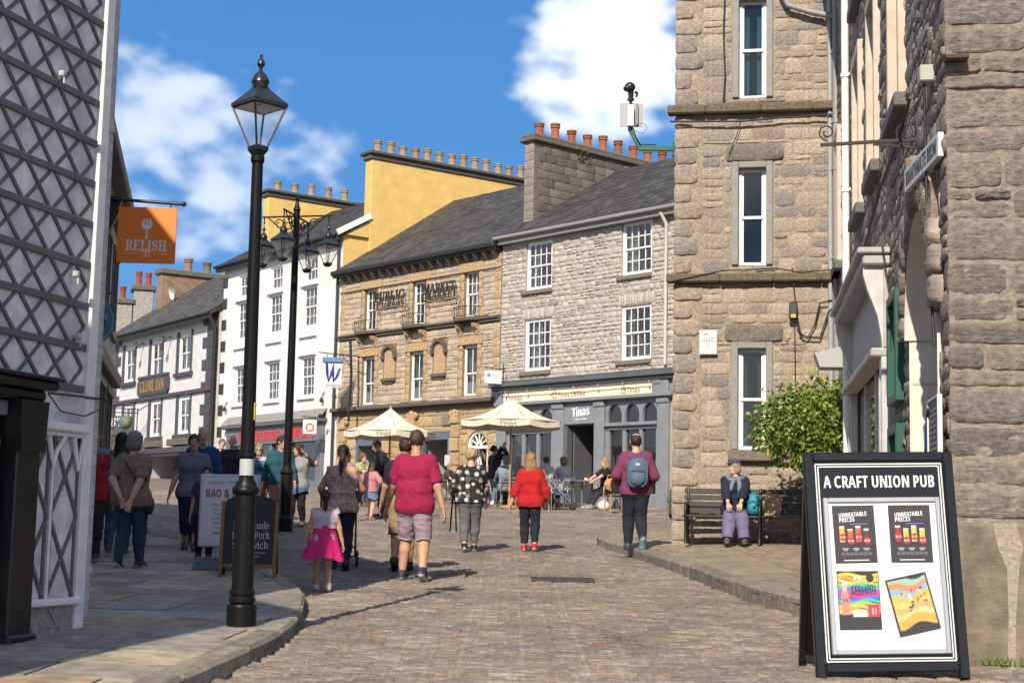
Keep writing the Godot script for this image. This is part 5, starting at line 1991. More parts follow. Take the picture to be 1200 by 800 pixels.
# ---------------------------------------------------------------- the public house along the right of the road
func pub_house() -> void:
	# local x runs from the far end (0) down the hill to the near corner (L); outward faces the road
	var L := 13.852
	var o := framed("pub", "dark rubble stone public house with a white arched recess and grey door hood", "building", 5.47, -25.6, -0.148, 0.989)
	var r := RandomNumberGenerator.new()
	r.seed = 14
	var up := []
	for u in [3.4, 6.15, 8.55, 12.9]:
		if L - u - 0.55 > 0.0:
			up.append(Rect2(L - u - 0.5, 5.9, 1.0, 2.1))
	up.append(Rect2(0.3, 5.9, 0.9, 2.1))
	var up2 := []
	for u in [3.4, 6.15, 8.55]:
		up2.append(Rect2(L - u - 0.5, 8.9, 1.0, 2.0))
	var arch := Rect2(L - 2.62, 0.5, 2.12, 4.0)
	var green := Rect2(L - 4.1, 2.95, 0.82, 1.05)
	var green2 := Rect2(L - 4.1, 1.2, 0.82, 1.45)
	var bay := Rect2(L - 9.5, 0.9, 4.75, 3.4)
	var ops := up + up2 + [arch, green, green2, bay]
	var mort := mat(C(0.36, 0.30, 0.245), 0.95, "stone", 1.2, "stone_n", 0.8)
	var mb := MB.new()
	wall_open(mb, 0, L, 0.4, 11.6, ops, 0.24)
	part(o, "wall", mb, mort)
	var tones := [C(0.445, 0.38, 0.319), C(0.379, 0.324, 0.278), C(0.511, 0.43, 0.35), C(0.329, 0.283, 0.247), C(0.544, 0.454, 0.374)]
	var block := []
	for q in ops:
		block.append(q.grow_individual(0.06, 0.1, 0.06, 0.06) if q != arch and q != bay else q.grow_individual(0.02, 0.3, 0.02, 0.02))
	lay(o, "stone", course_rects(r, 0.05, L - 0.02, 0.5, 11.2, 0.13, 0.26, 0.22, 0.5, block, 0.018, 0.35), "rock", tones, -0.02, [0.03, 0.05], r, 300, 1.8, 1.8)
	# near gable end towards the viewer
	var sd := MB.new()
	sd.quad(V(L, 0.3, 0), V(L, 11.6, 0), V(L, 11.6, -8), V(L, 0.3, -8), V(1, 0, 0))
	sd.quad(V(0, 0.3, -8), V(L, 0.3, -8), V(L, 11.6, -8), V(0, 11.6, -8), V(0, 0, -1))
	part(o, "side_wall", sd, mort)
	var en := Node3D.new()
	en.name = "end_wall"
	o.add_child(en)
	en.transform = Transform3D(Basis(V(0, 0, -1), Vector3.UP, V(1, 0, 0)), V(L, 0, 0))
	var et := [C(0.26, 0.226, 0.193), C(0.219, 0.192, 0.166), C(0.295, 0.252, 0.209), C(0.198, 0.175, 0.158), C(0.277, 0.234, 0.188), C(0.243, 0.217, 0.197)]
	var keep := en.transform
	en.transform = o.transform * keep
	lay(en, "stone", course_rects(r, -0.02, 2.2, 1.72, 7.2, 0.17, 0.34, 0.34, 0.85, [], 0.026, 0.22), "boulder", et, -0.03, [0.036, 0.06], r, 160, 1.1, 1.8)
	en.transform = keep
	var pl := MB.new()
	pl.span(V(-0.10, 0.3, -0.1), V(2.4, 1.70, 0.14), 0.03)
	part(en, "plinth", pl, mat(C(0.25, 0.205, 0.155), 0.92, "flag", 0.8, "stone_n", 0.5))
	var pc := MB.new()
	pc.prism(PackedVector2Array([Vector2(0.28, 1.69), Vector2(0.45, 1.69), Vector2(0.50, 1.52), Vector2(0.47, 1.36), Vector2(0.44, 1.0), Vector2(0.43, 0.6), Vector2(0.37, 0.6), Vector2(0.385, 1.0), Vector2(0.38, 1.36), Vector2(0.32, 1.5)]), 0.14, 0.1435)
	part(en, "mortar_repair", pc, mat(C(0.46, 0.40, 0.32), 0.95, "stone", 2.0))
	# iron stub in the corner
	var ib := MB.new()
	ib.span(V(-0.02, 5.33, 0.0), V(0.16, 5.37, 0.15), 0.01)
	part(en, "iron_stub", ib, mat(C(0.10, 0.07, 0.055), 0.8, "stone", 2.0))
	# windows upstairs: cream reveals, white sashes, grey sills
	var cream := mat(C(0.62, 0.53, 0.44), 0.85, "paint", 1.0)
	var wf := mat(C(0.76), 0.5)
	for q in up + up2:
		var w := sash(o, q, -0.18, 2, 2, wf, {"fw": 0.08})
		var rv := MB.new()
		rv.span(V(q.position.x - 0.10, q.position.y, -0.2), V(q.position.x + 0.012, q.end.y, 0.09), 0.01)
		rv.span(V(q.end.x - 0.012, q.position.y, -0.2), V(q.end.x + 0.10, q.end.y, 0.09), 0.01)
		rv.span(V(q.position.x - 0.10, q.end.y - 0.012, -0.2), V(q.end.x + 0.10, q.end.y + 0.12, 0.092), 0.01)
		part(w, "surround", rv, cream)
		var sm := MB.new()
		sm.span(V(q.position.x - 0.18, q.position.y - 0.15, -0.2), V(q.end.x + 0.18, q.position.y - 0.004, 0.14), 0.015)
		part(w, "sill", sm, mat(C(0.20, 0.195, 0.19), 0.8, "stone", 1.6))
	# white arched recess
	var ac := arch.position.x + arch.size.x / 2
	var am := MB.new()
	am.quad(V(arch.position.x + 0.02, 0.5, 0.03), V(arch.position.x + 0.02, 3.42, 0.03), V(arch.position.x + 0.02, 3.42, -1.6), V(arch.position.x + 0.02, 0.5, -1.6), V(1, 0, 0))
	am.quad(V(arch.end.x - 0.02, 0.5, 0.03), V(arch.end.x - 0.02, 3.42, 0.03), V(arch.end.x - 0.02, 3.42, -1.6), V(arch.end.x - 0.02, 0.5, -1.6), V(-1, 0, 0))
	for k in 14:
		var p0 := PI * k / 14.0
		var p1 := PI * (k + 1) / 14.0
		am.quad(V(ac + cos(p0) * 1.02, 3.42 + sin(p0) * 1.02, 0.075), V(ac + cos(p1) * 1.02, 3.42 + sin(p1) * 1.02, 0.075), V(ac + cos(p1) * 1.02, 3.42 + sin(p1) * 1.02, -1.6), V(ac + cos(p0) * 1.02, 3.42 + sin(p0) * 1.02, -1.6), V(-cos(p0), -sin(p0), 0))
	am.quad(V(arch.position.x, 0.5, -1.6), V(arch.end.x, 0.5, -1.6), V(arch.end.x, 4.5, -1.6), V(arch.position.x, 4.5, -1.6), V(0, 0, 1))
	for s in [-1.0, 1.0]:
		var pg := PackedVector2Array([Vector2(ac + s * 1.06, 4.5), Vector2(ac + s * 1.06, 3.4)])
		for a in 9:
			var an := (PI / 2) * a / 8.0
			pg.append(Vector2(ac + s * 1.04 * cos(an), 3.42 + 1.04 * sin(an)))
		pg.append(Vector2(ac, 4.5))
		var sp := MB.new()
		sp.prism(pg, -0.235, 0.07)
		part(o, "spandrel", sp, mort)
	var arp := part(o, "arch_passage", am, mat(C(0.78, 0.74, 0.66), 0.9, "paint", 0.6))
	var vs := MB.new()
	for k in 15:
		var a := PI * (k + 0.5) / 15.0
		part_mesh(o, "voussoir", stone_set("rock")[k % 10], mat(tones[k % 5], 0.92, "stone", 1.0, "stone_n", 1.2), Transform3D(Basis(Vector3.BACK, a - PI / 2) * Basis.from_scale(V(0.24, 0.28, 0.06)), V(ac + cos(a) * 1.21, 3.42 + sin(a) * 1.21, 0.06)))
	var ln := MB.new()
	ln.span(V(arch.position.x + 0.02, 3.0, -1.6), V(arch.position.x + 0.026, 3.02, 0.0))
	part(arp, "joint", ln, mat(C(0.45, 0.42, 0.37), 0.9))
	# green framed window and shutter
	for q in [green, green2]:
		var gm := MB.new()
		gm.span(V(q.position.x - 0.04, q.position.y - 0.04, -0.12), V(q.position.x + 0.05, q.end.y + 0.04, 0.10), 0.008)
		gm.span(V(q.end.x - 0.05, q.position.y - 0.04, -0.12), V(q.end.x + 0.04, q.end.y + 0.04, 0.10), 0.008)
		gm.span(V(q.position.x + 0.05, q.end.y - 0.05, -0.12), V(q.end.x - 0.05, q.end.y + 0.04, 0.098), 0.008)
		gm.span(V(q.position.x + 0.05, q.position.y - 0.04, -0.12), V(q.end.x - 0.05, q.position.y + 0.05, 0.098), 0.008)
		var gw := part(o, "green_window", gm, mat(C(0.012, 0.085, 0.06), 0.45))
		var gg := MB.new()
		gg.span(V(q.position.x + 0.05, q.position.y + 0.05, 0.0), V(q.end.x - 0.05, q.end.y - 0.05, 0.01))
		part(gw, "pane", gg, glass_mat(0.35))
		var nt := MB.new()
		nt.span(V(q.position.x + 0.08, q.position.y + 0.08, -0.05), V(q.end.x - 0.08, q.end.y - 0.08, -0.04))
		part(gw, "notice", nt, mat(C(0.5, 0.5, 0.47), 0.8))
		room(gw, q, -0.12, 0.4, C(0.4))
	# door hood on consoles, shop window and pilasters behind
	var gr := mat(C(0.44, 0.43, 0.43), 0.6, "paint", 1.2)
	var hx0 := L - 9.6
	var hx1 := L - 4.65
	var hm := MB.new()
	hm.span(V(hx0 - 0.1, 4.62, 0.0), V(hx1 + 0.1, 4.69, 0.36), 0.015)
	hm.span(V(hx0 - 0.06, 4.50, 0.0), V(hx1 + 0.06, 4.62, 0.30), 0.02)
	hm.span(V(hx0, 3.60, 0.0), V(hx1, 4.50, 0.08), 0.01)
	hm.span(V(hx0, 3.50, 0.0), V(hx1, 3.60, 0.22), 0.02)
	var hood := part(o, "door_hood", hm, gr)
	for x in [hx0 + 0.1, hx1 - 0.1]:
		var km := MB.new()
		km.prism(PackedVector2Array([Vector2(0, 0), Vector2(0, -1.05), Vector2(0.08, -1.05), Vector2(0.10, -0.8), Vector2(0.14, -0.55), Vector2(0.25, -0.25), Vector2(0.29, -0.10), Vector2(0.29, 0)]), -0.08, 0.08)
		var kn := part(hood, "console", km, mat(C(0.58, 0.565, 0.56), 0.6, "paint", 1.2))
		kn.transform = Transform3D(Basis(V(0, 0, 1), V(0, 1, 0), V(-1, 0, 0)), V(x, 4.50, 0.0))
		var pm := MB.new()
		pm.span(V(x - 0.13, 0.7, 0.0), V(x + 0.13, 3.5, 0.11), 0.015)
		pm.span(V(x - 0.06, 0.9, 0.11), V(x + 0.06, 3.3, 0.13), 0.01)
		part(hood, "pilaster", pm, mat(C(0.58, 0.565, 0.56), 0.6, "paint", 1.2))
	var gl := MB.new()
	gl.span(V(hx0 + 0.25, 1.3, -0.02), V(hx1 - 0.25, 3.5, -0.01))
	part(o, "shop_window", gl, glass_mat(0.22))
	room(o, bay, -0.24, 3.0, C(0.4))
	var wm := MB.new()
	wm.span(V(hx0 + 0.2, 0.7, -0.1), V(hx1 - 0.2, 1.3, 0.06), 0.01)
	for k in 2:
		wm.span(V(hx0 + 1.6 + k * 1.6, 1.3, -0.06), V(hx0 + 1.68 + k * 1.6, 3.5, 0.03), 0.006)
	part(o, "window_frame", wm, mat(C(0.55), 0.6))
	# white pipe and its fittings
	pipe(o, "white_pipe", [V(L - 9.9, 11.0, 0.12), V(L - 9.9, 4.55, 0.12), V(L - 9.9, 1.2, 0.12)], 0.055, mat(C(0.74), 0.4), [8.2, 6.5])
	pipe(o, "grey_pipe", [V(L - 13.3, 11.0, 0.14), V(L - 13.3, 1.4, 0.14)], 0.045, mat(C(0.30, 0.32, 0.33), 0.5))
	# wall lamp box
	var lb := MB.new()
	lb.prism(PackedVector2Array([Vector2(0, 0), Vector2(0.5, -0.12), Vector2(0.42, -0.34), Vector2(0, -0.34)]), -0.25, 0.25)
	var lo := part(o, "wall_light_box", lb, mat(C(0.36, 0.37, 0.39), 0.5))
	lo.transform = Transform3D(Basis(V(0, 0, 1), V(0, 1, 0), V(-1, 0, 0)), V(L - 11.5, 4.42, 0.0))
	# end stone, iron bracket, cable
	var es := MB.new()
	es.span(V(L - 1.75, 4.5, 0.0), V(L - 1.45, 4.95, 0.16), 0.04)
	part(o, "corbel", es, mat(C(0.36, 0.30, 0.25), 0.92, "stone", 1.4, "stone_n", 1.0))
	var gb := MB.new()
	gb.span(V(L - 0.75, 5.36, 0.02), V(L - 0.55, 5.50, 0.14), 0.01)
	part(o, "grey_box", gb, mat(C(0.36, 0.40, 0.35), 0.6))
	var cm := MB.new()
	cm.tube([V(L - 0.62, 5.35, 0.10), V(L - 0.66, 4.9, 0.09), V(L - 0.6, 4.4, 0.09), V(L - 0.42, 3.6, 0.09), V(L - 0.3, 3.1, 0.08)], 0.012, 6)
	cm.tube([V(L - 1.2, 5.4, 0.15), V(L - 2.2, 5.25, 0.16), V(L - 4.0, 5.2, 0.17), V(L - 7.0, 4.8, 0.17), V(L - 9.9, 4.7, 0.2)], 0.014, 6)
	part(o, "cable", cm, mat(C(0.02), 0.6))
	var ro := MB.new()
	ro.prism(PackedVector2Array([Vector2(0.4, 11.5), Vector2(-8.4, 11.5), Vector2(-4.0, 14.5)]), -L - 0.2, 0.2)
	var rn := part(o, "roof", ro, mat(C(0.07), 0.8, "stone", 1.0))
	rn.transform = Transform3D(Basis(V(0, 0, 1), V(0, 1, 0), V(-1, 0, 0)), Vector3.ZERO)

# ================================================================ street furniture and signs
func lantern_parts(o: Node3D, c: Vector3, s: float, hang := false) -> void:
	var black := mat(C(0.014, 0.014, 0.016), 0.35)
	var fr := MB.new()
	var rt := 0.235 * s
	var rb := 0.078 * s
	var y0 := c.y
	var y1 := c.y + 0.335 * s
	for k in 4:
		var a := TAU * k / 4
		var d := V(cos(a), 0, sin(a))
		fr.bar(V(c.x, y0, c.z) + d * rb, V(c.x, y1, c.z) + d * rt, 0.016 * s, 0.016 * s, d)
	fr.lathe([[rb * 0.7, y0 - 0.07 * s], [rb * 1.15, y0 - 0.03 * s], [rb * 1.2, y0], [rb * 0.9, y0 + 0.012 * s]], 4, V(c.x, 0, c.z), 0.0, true)
	fr.lathe([[rt * 0.98, y1 - 0.012 * s], [rt * 1.06, y1], [rt * 1.06, y1 + 0.03 * s], [rt * 1.02, y1 + 0.035 * s]], 4, V(c.x, 0, c.z), 0.0, true)
	part(o, "lantern_frame", fr, black)
	var rf := MB.new()
	rf.lathe([[rt * 1.04, y1 + 0.03 * s], [0.085 * s, y1 + 0.15 * s], [0.075 * s, y1 + 0.17 * s]], 4, V(c.x, 0, c.z), 0.0, true)
	rf.lathe([[0.066 * s, y1 + 0.16 * s], [0.072 * s, y1 + 0.20 * s], [0.080 * s, y1 + 0.205 * s], [0.076 * s, y1 + 0.225 * s], [0.055 * s, y1 + 0.27 * s], [0.022 * s, y1 + 0.30 * s], [0.014 * s, y1 + 0.31 * s], [0.016 * s, y1 + 0.33 * s], [0.036 * s, y1 + 0.36 * s], [0.030 * s, y1 + 0.385 * s], [0.012 * s, y1 + 0.42 * s], [0.014 * s, y1 + 0.44 * s], [0.002, y1 + 0.445 * s]], 14, V(c.x, 0, c.z))
	part(o, "lantern_roof", rf, black)
	var rfl := MB.new()
	rfl.lathe([[rt * 0.95, y1 - 0.005 * s], [0.03 * s, y1 + 0.02 * s]], 4, V(c.x, 0, c.z), 0.0, true)
	part(o, "reflector", rfl, mat(C(0.52, 0.52, 0.5), 0.5))
	for k in 4:
		var a := TAU * k / 4
		var b := TAU * (k + 1) / 4
		var g := MB.new()
		g.quad(V(c.x + cos(a) * rb, y0, c.z + sin(a) * rb), V(c.x + cos(b) * rb, y0, c.z + sin(b) * rb), V(c.x + cos(b) * rt, y1, c.z + sin(b) * rt), V(c.x + cos(a) * rt, y1, c.z + sin(a) * rt), V(cos((a + b) / 2), 0, sin((a + b) / 2)))
		part(o, "pane", g, glass_mat(0.08, C(0.5)))

func street_things() -> void:
	var black := mat(C(0.010, 0.010, 0.011), 0.4, "fine", 1.2)
	black.metallic_specular = 0.3
	# lamp post by the kerb
	var by := left_walk(-2.09, 12.3)
	var o := thing("street_lamp", "tall black lamp post with one glass lantern standing on the pavement kerb", "street lamp", V(-2.09, by, -12.3))
	var b := MB.new()
	b.lathe([[0.125, -0.02], [0.125, 0.15], [0.118, 0.165], [0.100, 0.17], [0.112, 0.19], [0.112, 0.215], [0.098, 0.23], [0.106, 0.25], [0.106, 0.275], [0.092, 0.285]], 24)
	part(o, "base", b, black)
	var s1 := MB.new()
	s1.lathe([[0.092, 0.28], [0.090, 0.6], [0.088, 1.02], [0.112, 1.04], [0.118, 1.06], [0.112, 1.085], [0.095, 1.095], [0.082, 1.13]], 24)
	s1.box(V(0.0, 0.9, 0.088), V(0.03, 0.03, 0.012), 0.004)
	part(o, "lower_column", s1, black)
	var s2 := MB.new()
	s2.lathe([[0.082, 1.12], [0.062, 1.16], [0.060, 1.32], [0.078, 1.33], [0.078, 1.36], [0.060, 1.37], [0.056, 2.4], [0.048, 3.72], [0.060, 3.74], [0.060, 3.78], [0.05, 3.79]], 20)
	part(o, "shaft", s2, black)
	var wb := MB.new()
	wb.lathe([[0.0625, 1.18], [0.0615, 1.31]], 20)
	part(o, "white_band", wb, mat(C(0.42), 0.5))
	var ys := MB.new()
	ys.box(V(0.056, 1.69, 0.022), V(0.012, 0.14, 0.05), 0.003)
	part(o, "sticker", ys, mat(C(0.50, 0.36, 0.02), 0.5))
	lantern_parts(o, V(0, 3.86, 0), 1.0)
	o.rotation.z = 0.006
	o.scale = V(0.94, 1, 0.94)
	# taller post with four hanging lanterns
	var g2 := G(30.0)
	var q := thing("street_lamp", "tall black post with four lanterns on scrolled arms in the square", "street lamp", V(-4.33, g2, -30.0))
	var pm := MB.new()
	pm.lathe([[0.16, 0.0], [0.16, 0.25], [0.13, 0.3], [0.12, 1.1], [0.15, 1.13], [0.12, 1.18], [0.085, 1.25], [0.075, 3.5], [0.062, 6.3], [0.075, 6.33], [0.05, 6.4], [0.03, 6.5], [0.045, 6.56], [0.005, 6.62]], 16)
	part(q, "post", pm, black)
	for k in 4:
		var a := TAU * k / 4 + 0.22
		var d := V(cos(a), 0, sin(a))
		var am := MB.new()
		am.bar(V(0, 6.2, 0), d * 0.72 + V(0, 6.2, 0), 0.03, 0.03)
		var sc := []
		for j in 15:
			var t := j / 14.0 * TAU * 1.25
			sc.append(d * (0.36 + 0.11 * cos(t) * (1.0 - j / 22.0)) + V(0, 6.05 + 0.11 * sin(t) * (1.0 - j / 22.0), 0))
		am.tube(sc, 0.012, 5)
		var sc2 := []
		for j in 11:
			var t := j / 10.0 * TAU
			sc2.append(d * (0.16 + 0.07 * cos(t)) + V(0, 6.02 + 0.07 * sin(t), 0))
		am.tube(sc2, 0.012, 5)
		am.tube([V(0, 5.75, 0), d * 0.2 + V(0, 5.85, 0), d * 0.5 + V(0, 6.1, 0), d * 0.62 + V(0, 6.2, 0)], 0.012, 5)
		am.tube([d * 0.68 + V(0, 6.2, 0), d * 0.68 + V(0, 6.05, 0)], 0.014, 5)
		part(q, "arm", am, black)
		lantern_parts(q, d * 0.68 + V(0, 5.25, 0), 1.0)
	a_board()
	chalk_board()
	bench_and_bush()
	hanging_signs()

func flat_rects(list: Array, z := 0.0) -> MB:
	var m := MB.new()
	for q in list:
		m.col = q[4]
		m.quad(V(q[0], q[1], z), V(q[0] + q[2], q[1], z), V(q[0] + q[2], q[1] + q[3], z), V(q[0], q[1] + q[3], z), V(0, 0, 1))
	return m

func a_board() -> void:
	var o := thing("pub_board", "black A-frame pub board with four posters on a white panel", "sign", V(2.70, G(11.0) - 0.015, -11.0))
	o.rotation = V(0, 0.03, 0.030)
	var black := mat(C(0.012, 0.012, 0.013), 0.28, "fine", 1.5)
	var front := Node3D.new()
	front.name = "front_panel"
	o.add_child(front)
	front.transform = Transform3D(Basis(Vector3.RIGHT, -0.13), V(0, 0, 0.12))
	var f := MB.new()
	f.span(V(-0.54, 0, -0.03), V(-0.47, 1.60, 0.02), 0.008)
	f.span(V(0.47, 0, -0.03), V(0.54, 1.60, 0.02), 0.008)
	f.span(V(-0.47, 1.535, -0.03), V(0.47, 1.60, 0.019), 0.008)
	f.span(V(-0.47, 0.05, -0.03), V(0.47, 0.115, 0.019), 0.008)
	f.span(V(-0.475, 0.10, -0.022), V(0.475, 1.54, 0.0))
	part(front, "frame", f, black)
	var ln := MB.new()
	for e in [0.455, 0.437]:
		var w := 0.0045
		for sx in [-1, 1]:
			ln.span(V(sx * e - w, 0.60 - e - 0.02, 0.0), V(sx * e + w, 1.06 + e, 0.0025))
		ln.span(V(-e, 0.60 - e - 0.02 - w, 0.0), V(e, 0.60 - e - 0.02 + w, 0.0022))
		ln.span(V(-e, 1.06 + e - w, 0.0), V(e, 1.06 + e + w, 0.0022))
	part(front, "white_lines", ln, mat(C(0.62), 0.5))
	words(front, "lettering", "A CRAFT UNION PUB", 0.088, mat(C(0.78), 0.5), Transform3D(Basis(), V(0, 1.385, 0.003)), "Droid Sans", true, 0.004, 0.80)
	var al := MB.new()
	al.span(V(-0.42, 0.17, 0.0), V(-0.385, 1.27, 0.03), 0.006)
	al.span(V(0.385, 0.17, 0.0), V(0.42, 1.27, 0.03), 0.006)
	al.span(V(-0.385, 1.235, 0.0), V(0.385, 1.27, 0.029), 0.006)
	al.span(V(-0.385, 0.17, 0.0), V(0.385, 0.205, 0.029), 0.006)
	part(front, "poster_frame", al, mat(C(0.5, 0.51, 0.52), 0.35, "", 1.0, "", 1.0, 0.6))
	var wp := MB.new()
	wp.span(V(-0.385, 0.205, 0.0), V(0.385, 1.235, 0.012))
	part(front, "white_panel", wp, mat(C(0.80, 0.80, 0.78), 0.5, "paint", 1.0))
	# posters
	for k in 2:
		var pn := Node3D.new()
		pn.name = "poster"
		front.add_child(pn, true)
		pn.transform = Transform3D(Basis(Vector3.BACK, 0.01 - 0.015 * k), V(-0.205 + 0.40 * k, 1.01, 0.0125))
		var bg := MB.new()
		bg.span(V(-0.15, -0.205, 0), V(0.15, 0.205, 0.0012))
		part(pn, "sheet", bg, mat(C(0.030, 0.028, 0.032), 0.5))
		words(pn, "print", "UNBEATABLE", 0.032, mat(C(0.7), 0.6), Transform3D(Basis(Vector3.BACK, 0.06), V(-0.005, 0.14, 0.0016)), "Droid Sans", true, 0.0006, 0.2)
		words(pn, "print", "PRICES", 0.032, mat(C(0.7), 0.6), Transform3D(Basis(Vector3.BACK, 0.06), V(-0.05, 0.103, 0.0016)), "Droid Sans", true, 0.0006, 0.11)
		var lst := []
		var cols := [C(0.60, 0.36, 0.05), C(0.42, 0.10, 0.04), C(0.55, 0.09, 0.05), C(0.05, 0.05, 0.06)] if k == 0 else [C(0.35, 0.02, 0.03), C(0.62, 0.40, 0.04), C(0.65, 0.45, 0.1), C(0.62, 0.42, 0.05)]
		lst.append([-0.03, 0.07, 0.13, 0.006, C(0.10, 0.16, 0.5)])
		for j in 4:
			var x := -0.108 + j * 0.058
			lst.append([x, -0.055, 0.036, 0.1 - 0.02 * (j % 2), cols[j]])
			lst.append([x, 0.045 - 0.02 * (j % 2), 0.036, 0.014, C(0.66, 0.60, 0.48)])
		for j in 7:
			lst.append([-0.105 + 0.032 * j, -0.15, 0.026, 0.022, C(0.11, 0.105, 0.11)])
		for j in 3:
			lst.append([-0.095 + j * 0.075, -0.105, 0.045, 0.006, C(0.5)])
			lst.append([-0.088 + j * 0.075, -0.116, 0.03, 0.005, C(0.4)])
		lst.append([-0.09, -0.188, 0.18, 0.008, C(0.5)])
		part(pn, "print", flat_rects(lst, 0.0016), mat_vc(0.6))
		var rd := MB.new()
		for j in 4:
			rd.prism(disc(-0.088 + j * 0.058, -0.02 - 0.026 * (j % 2), 0.025), 0.0017, 0.0020)
		part(pn, "price_spots", rd, mat(C(0.50, 0.02, 0.025), 0.6))
		for j in 4:
			words(pn, "print", "£%d.%s9" % [2 + (j + k) % 2, "12"[j % 2]], 0.014, mat(C(0.75), 0.6), Transform3D(Basis(), V(-0.088 + j * 0.058, -0.02 - 0.026 * (j % 2), 0.0022)), "Droid Sans", true, 0.0004, 0.036)
	# bright drinks poster
	var p3 := Node3D.new()
	p3.name = "poster"
	front.add_child(p3, true)
	p3.position = V(-0.205, 0.545, 0.0125)
	var l3 := [[-0.15, -0.205, 0.3, 0.41, C(0.03, 0.03, 0.032)]]
	var bands := [C(0.62, 0.45, 0.05), C(0.62, 0.28, 0.05), C(0.60, 0.42, 0.12), C(0.30, 0.42, 0.06), C(0.05, 0.38, 0.42), C(0.10, 0.14, 0.45), C(0.45, 0.04, 0.25)]
	part(p3, "sheet", flat_rects(l3, 0.0012), mat_vc(0.5))
	var wv := MB.new()
	for j in 14:
		wv.col = bands[j % 7] if j < 7 else bands[6 - j % 7]
		for i in 10:
			var xa := -0.145 + 0.029 * i
			var xb := xa + 0.029
			var ya := 0.18 - j * 0.02 + 0.012 * sin(i * 0.7 + j)
			var yb := 0.18 - j * 0.02 + 0.012 * sin((i + 1) * 0.7 + j)
			wv.quad(V(xa, ya - 0.02, 0.0015 + j * 0.00003), V(xb, yb - 0.02, 0.0015 + j * 0.00003), V(xb, yb + 0.004, 0.0015 + j * 0.00003), V(xa, ya + 0.004, 0.0015 + j * 0.00003), V(0, 0, 1))
	part(p3, "print", wv, mat_vc(0.6))
	var l4 := [[-0.125, -0.10, 0.055, 0.16, C(0.62, 0.20, 0.16)], [-0.113, 0.06, 0.03, 0.05, C(0.60, 0.35, 0.3)], [-0.117, 0.11, 0.04, 0.03, C(0.5)], [0.06, -0.115, 0.08, 0.085, C(0.55, 0.03, 0.06)], [-0.05, -0.115, 0.1, 0.05, C(0.5, 0.5, 0.45)], [0.085, -0.10, 0.012, 0.05, C(0.7)], [0.105, -0.10, 0.012, 0.05, C(0.7)]]
	part(p3, "print", flat_rects(l4, 0.0021), mat_vc(0.6))
	words(p3, "print", "FEELING", 0.034, mat(C(0.02), 0.6), Transform3D(Basis(), V(0.035, 0.085, 0.0023)), "Droid Sans", true, 0.0004, 0.17)
	words(p3, "print", "PEACHY?", 0.034, mat(C(0.02), 0.6), Transform3D(Basis(), V(0.035, 0.052, 0.0023)), "Droid Sans", true, 0.0004, 0.17)
	words(p3, "print", "VK", 0.03, mat(C(0.7), 0.6), Transform3D(Basis(), V(-0.005, 0.155, 0.0023)), "Droid Sans", true, 0.0004, 0.06)
	words(p3, "print", "VK", 0.03, mat(C(0.05), 0.6), Transform3D(Basis(), V(-0.098, 0.0, 0.0024)), "Droid Sans", true, 0.0004, 0.045)
	var dk := MB.new()
	dk.prism(disc(0.085, 0.155, 0.028), 0.0018, 0.0022)
	part(p3, "print", dk, mat(C(0.02), 0.6))
	# slipped poster, curling, and its plain backing
	var p5 := MB.new()
	p5.span(V(0.05, 0.31, 0.0125), V(0.325, 0.72, 0.0135))
	part(front, "backing_sheet", p5, mat(C(0.62, 0.62, 0.60), 0.5))
	var p4 := Node3D.new()
	p4.name = "poster"
	front.add_child(p4, true)
	p4.transform = Transform3D(Basis(Vector3.BACK, 0.20) * Basis(Vector3.RIGHT, -0.02), V(0.172, 0.515, 0.020))
	part(p4, "sheet", flat_rects([[-0.15, -0.20, 0.3, 0.40, C(0.03, 0.03, 0.032)]], 0.0), mat_vc(0.5))
	var sw := MB.new()
	var sc := [C(0.25, 0.42, 0.30), C(0.60, 0.20, 0.10), C(0.20, 0.35, 0.45), C(0.58, 0.36, 0.08), C(0.62, 0.42, 0.10), C(0.60, 0.30, 0.14), C(0.62, 0.44, 0.2), C(0.45, 0.30, 0.06)]
	for j in 8:
		sw.col = sc[j]
		for i in 8:
			var xa := -0.137 + 0.0343 * i
			var xb := xa + 0.0343
			var ya := 0.165 - j * 0.038 + 0.02 * sin(i * 0.8 + j * 0.6)
			var yb := 0.165 - j * 0.038 + 0.02 * sin((i + 1) * 0.8 + j * 0.6)
			if ya > 0.165:
				ya = 0.165
			if yb > 0.165:
				yb = 0.165
			sw.quad(V(xa, ya - 0.045, 0.0008 + j * 0.00005), V(xb, yb - 0.045, 0.0008 + j * 0.00005), V(xb, yb + 0.02, 0.0008 + j * 0.00005), V(xa, ya + 0.02, 0.0008 + j * 0.00005), V(0, 0, 1))
	part(p4, "print", sw, mat_vc(0.6))
	var r := RandomNumberGenerator.new()
	r.seed = 66
	var l6 := []
	for j in 34:
		l6.append([r.randf_range(-0.12, 0.1), r.randf_range(-0.11, 0.14), r.randf_range(0.008, 0.028), r.randf_range(0.006, 0.02), [C(0.05, 0.05, 0.12), C(0.55, 0.05, 0.05), C(0.65, 0.6, 0.5), C(0.1, 0.3, 0.12), C(0.6, 0.4, 0.05)][j % 5]])
	part(p4, "print", flat_rects(l6, 0.0014), mat_vc(0.6))
	# rear frame
	var bk := MB.new()
	bk.bar(V(-0.50, 0.0, -0.52), V(-0.50, 1.56, -0.11), 0.05, 0.05, V(1, 0, 0), 0.006)
	bk.bar(V(0.50, 0.0, -0.52), V(0.50, 1.56, -0.11), 0.05, 0.05, V(1, 0, 0), 0.006)
	part(o, "rear_legs", bk, black)
	var bp := MB.new()
	bp.quad(V(-0.49, 0.12, -0.49), V(0.49, 0.12, -0.49), V(0.49, 1.54, -0.12), V(-0.49, 1.54, -0.12), V(0, 0, -1))
	part(o, "rear_panel", bp, black)

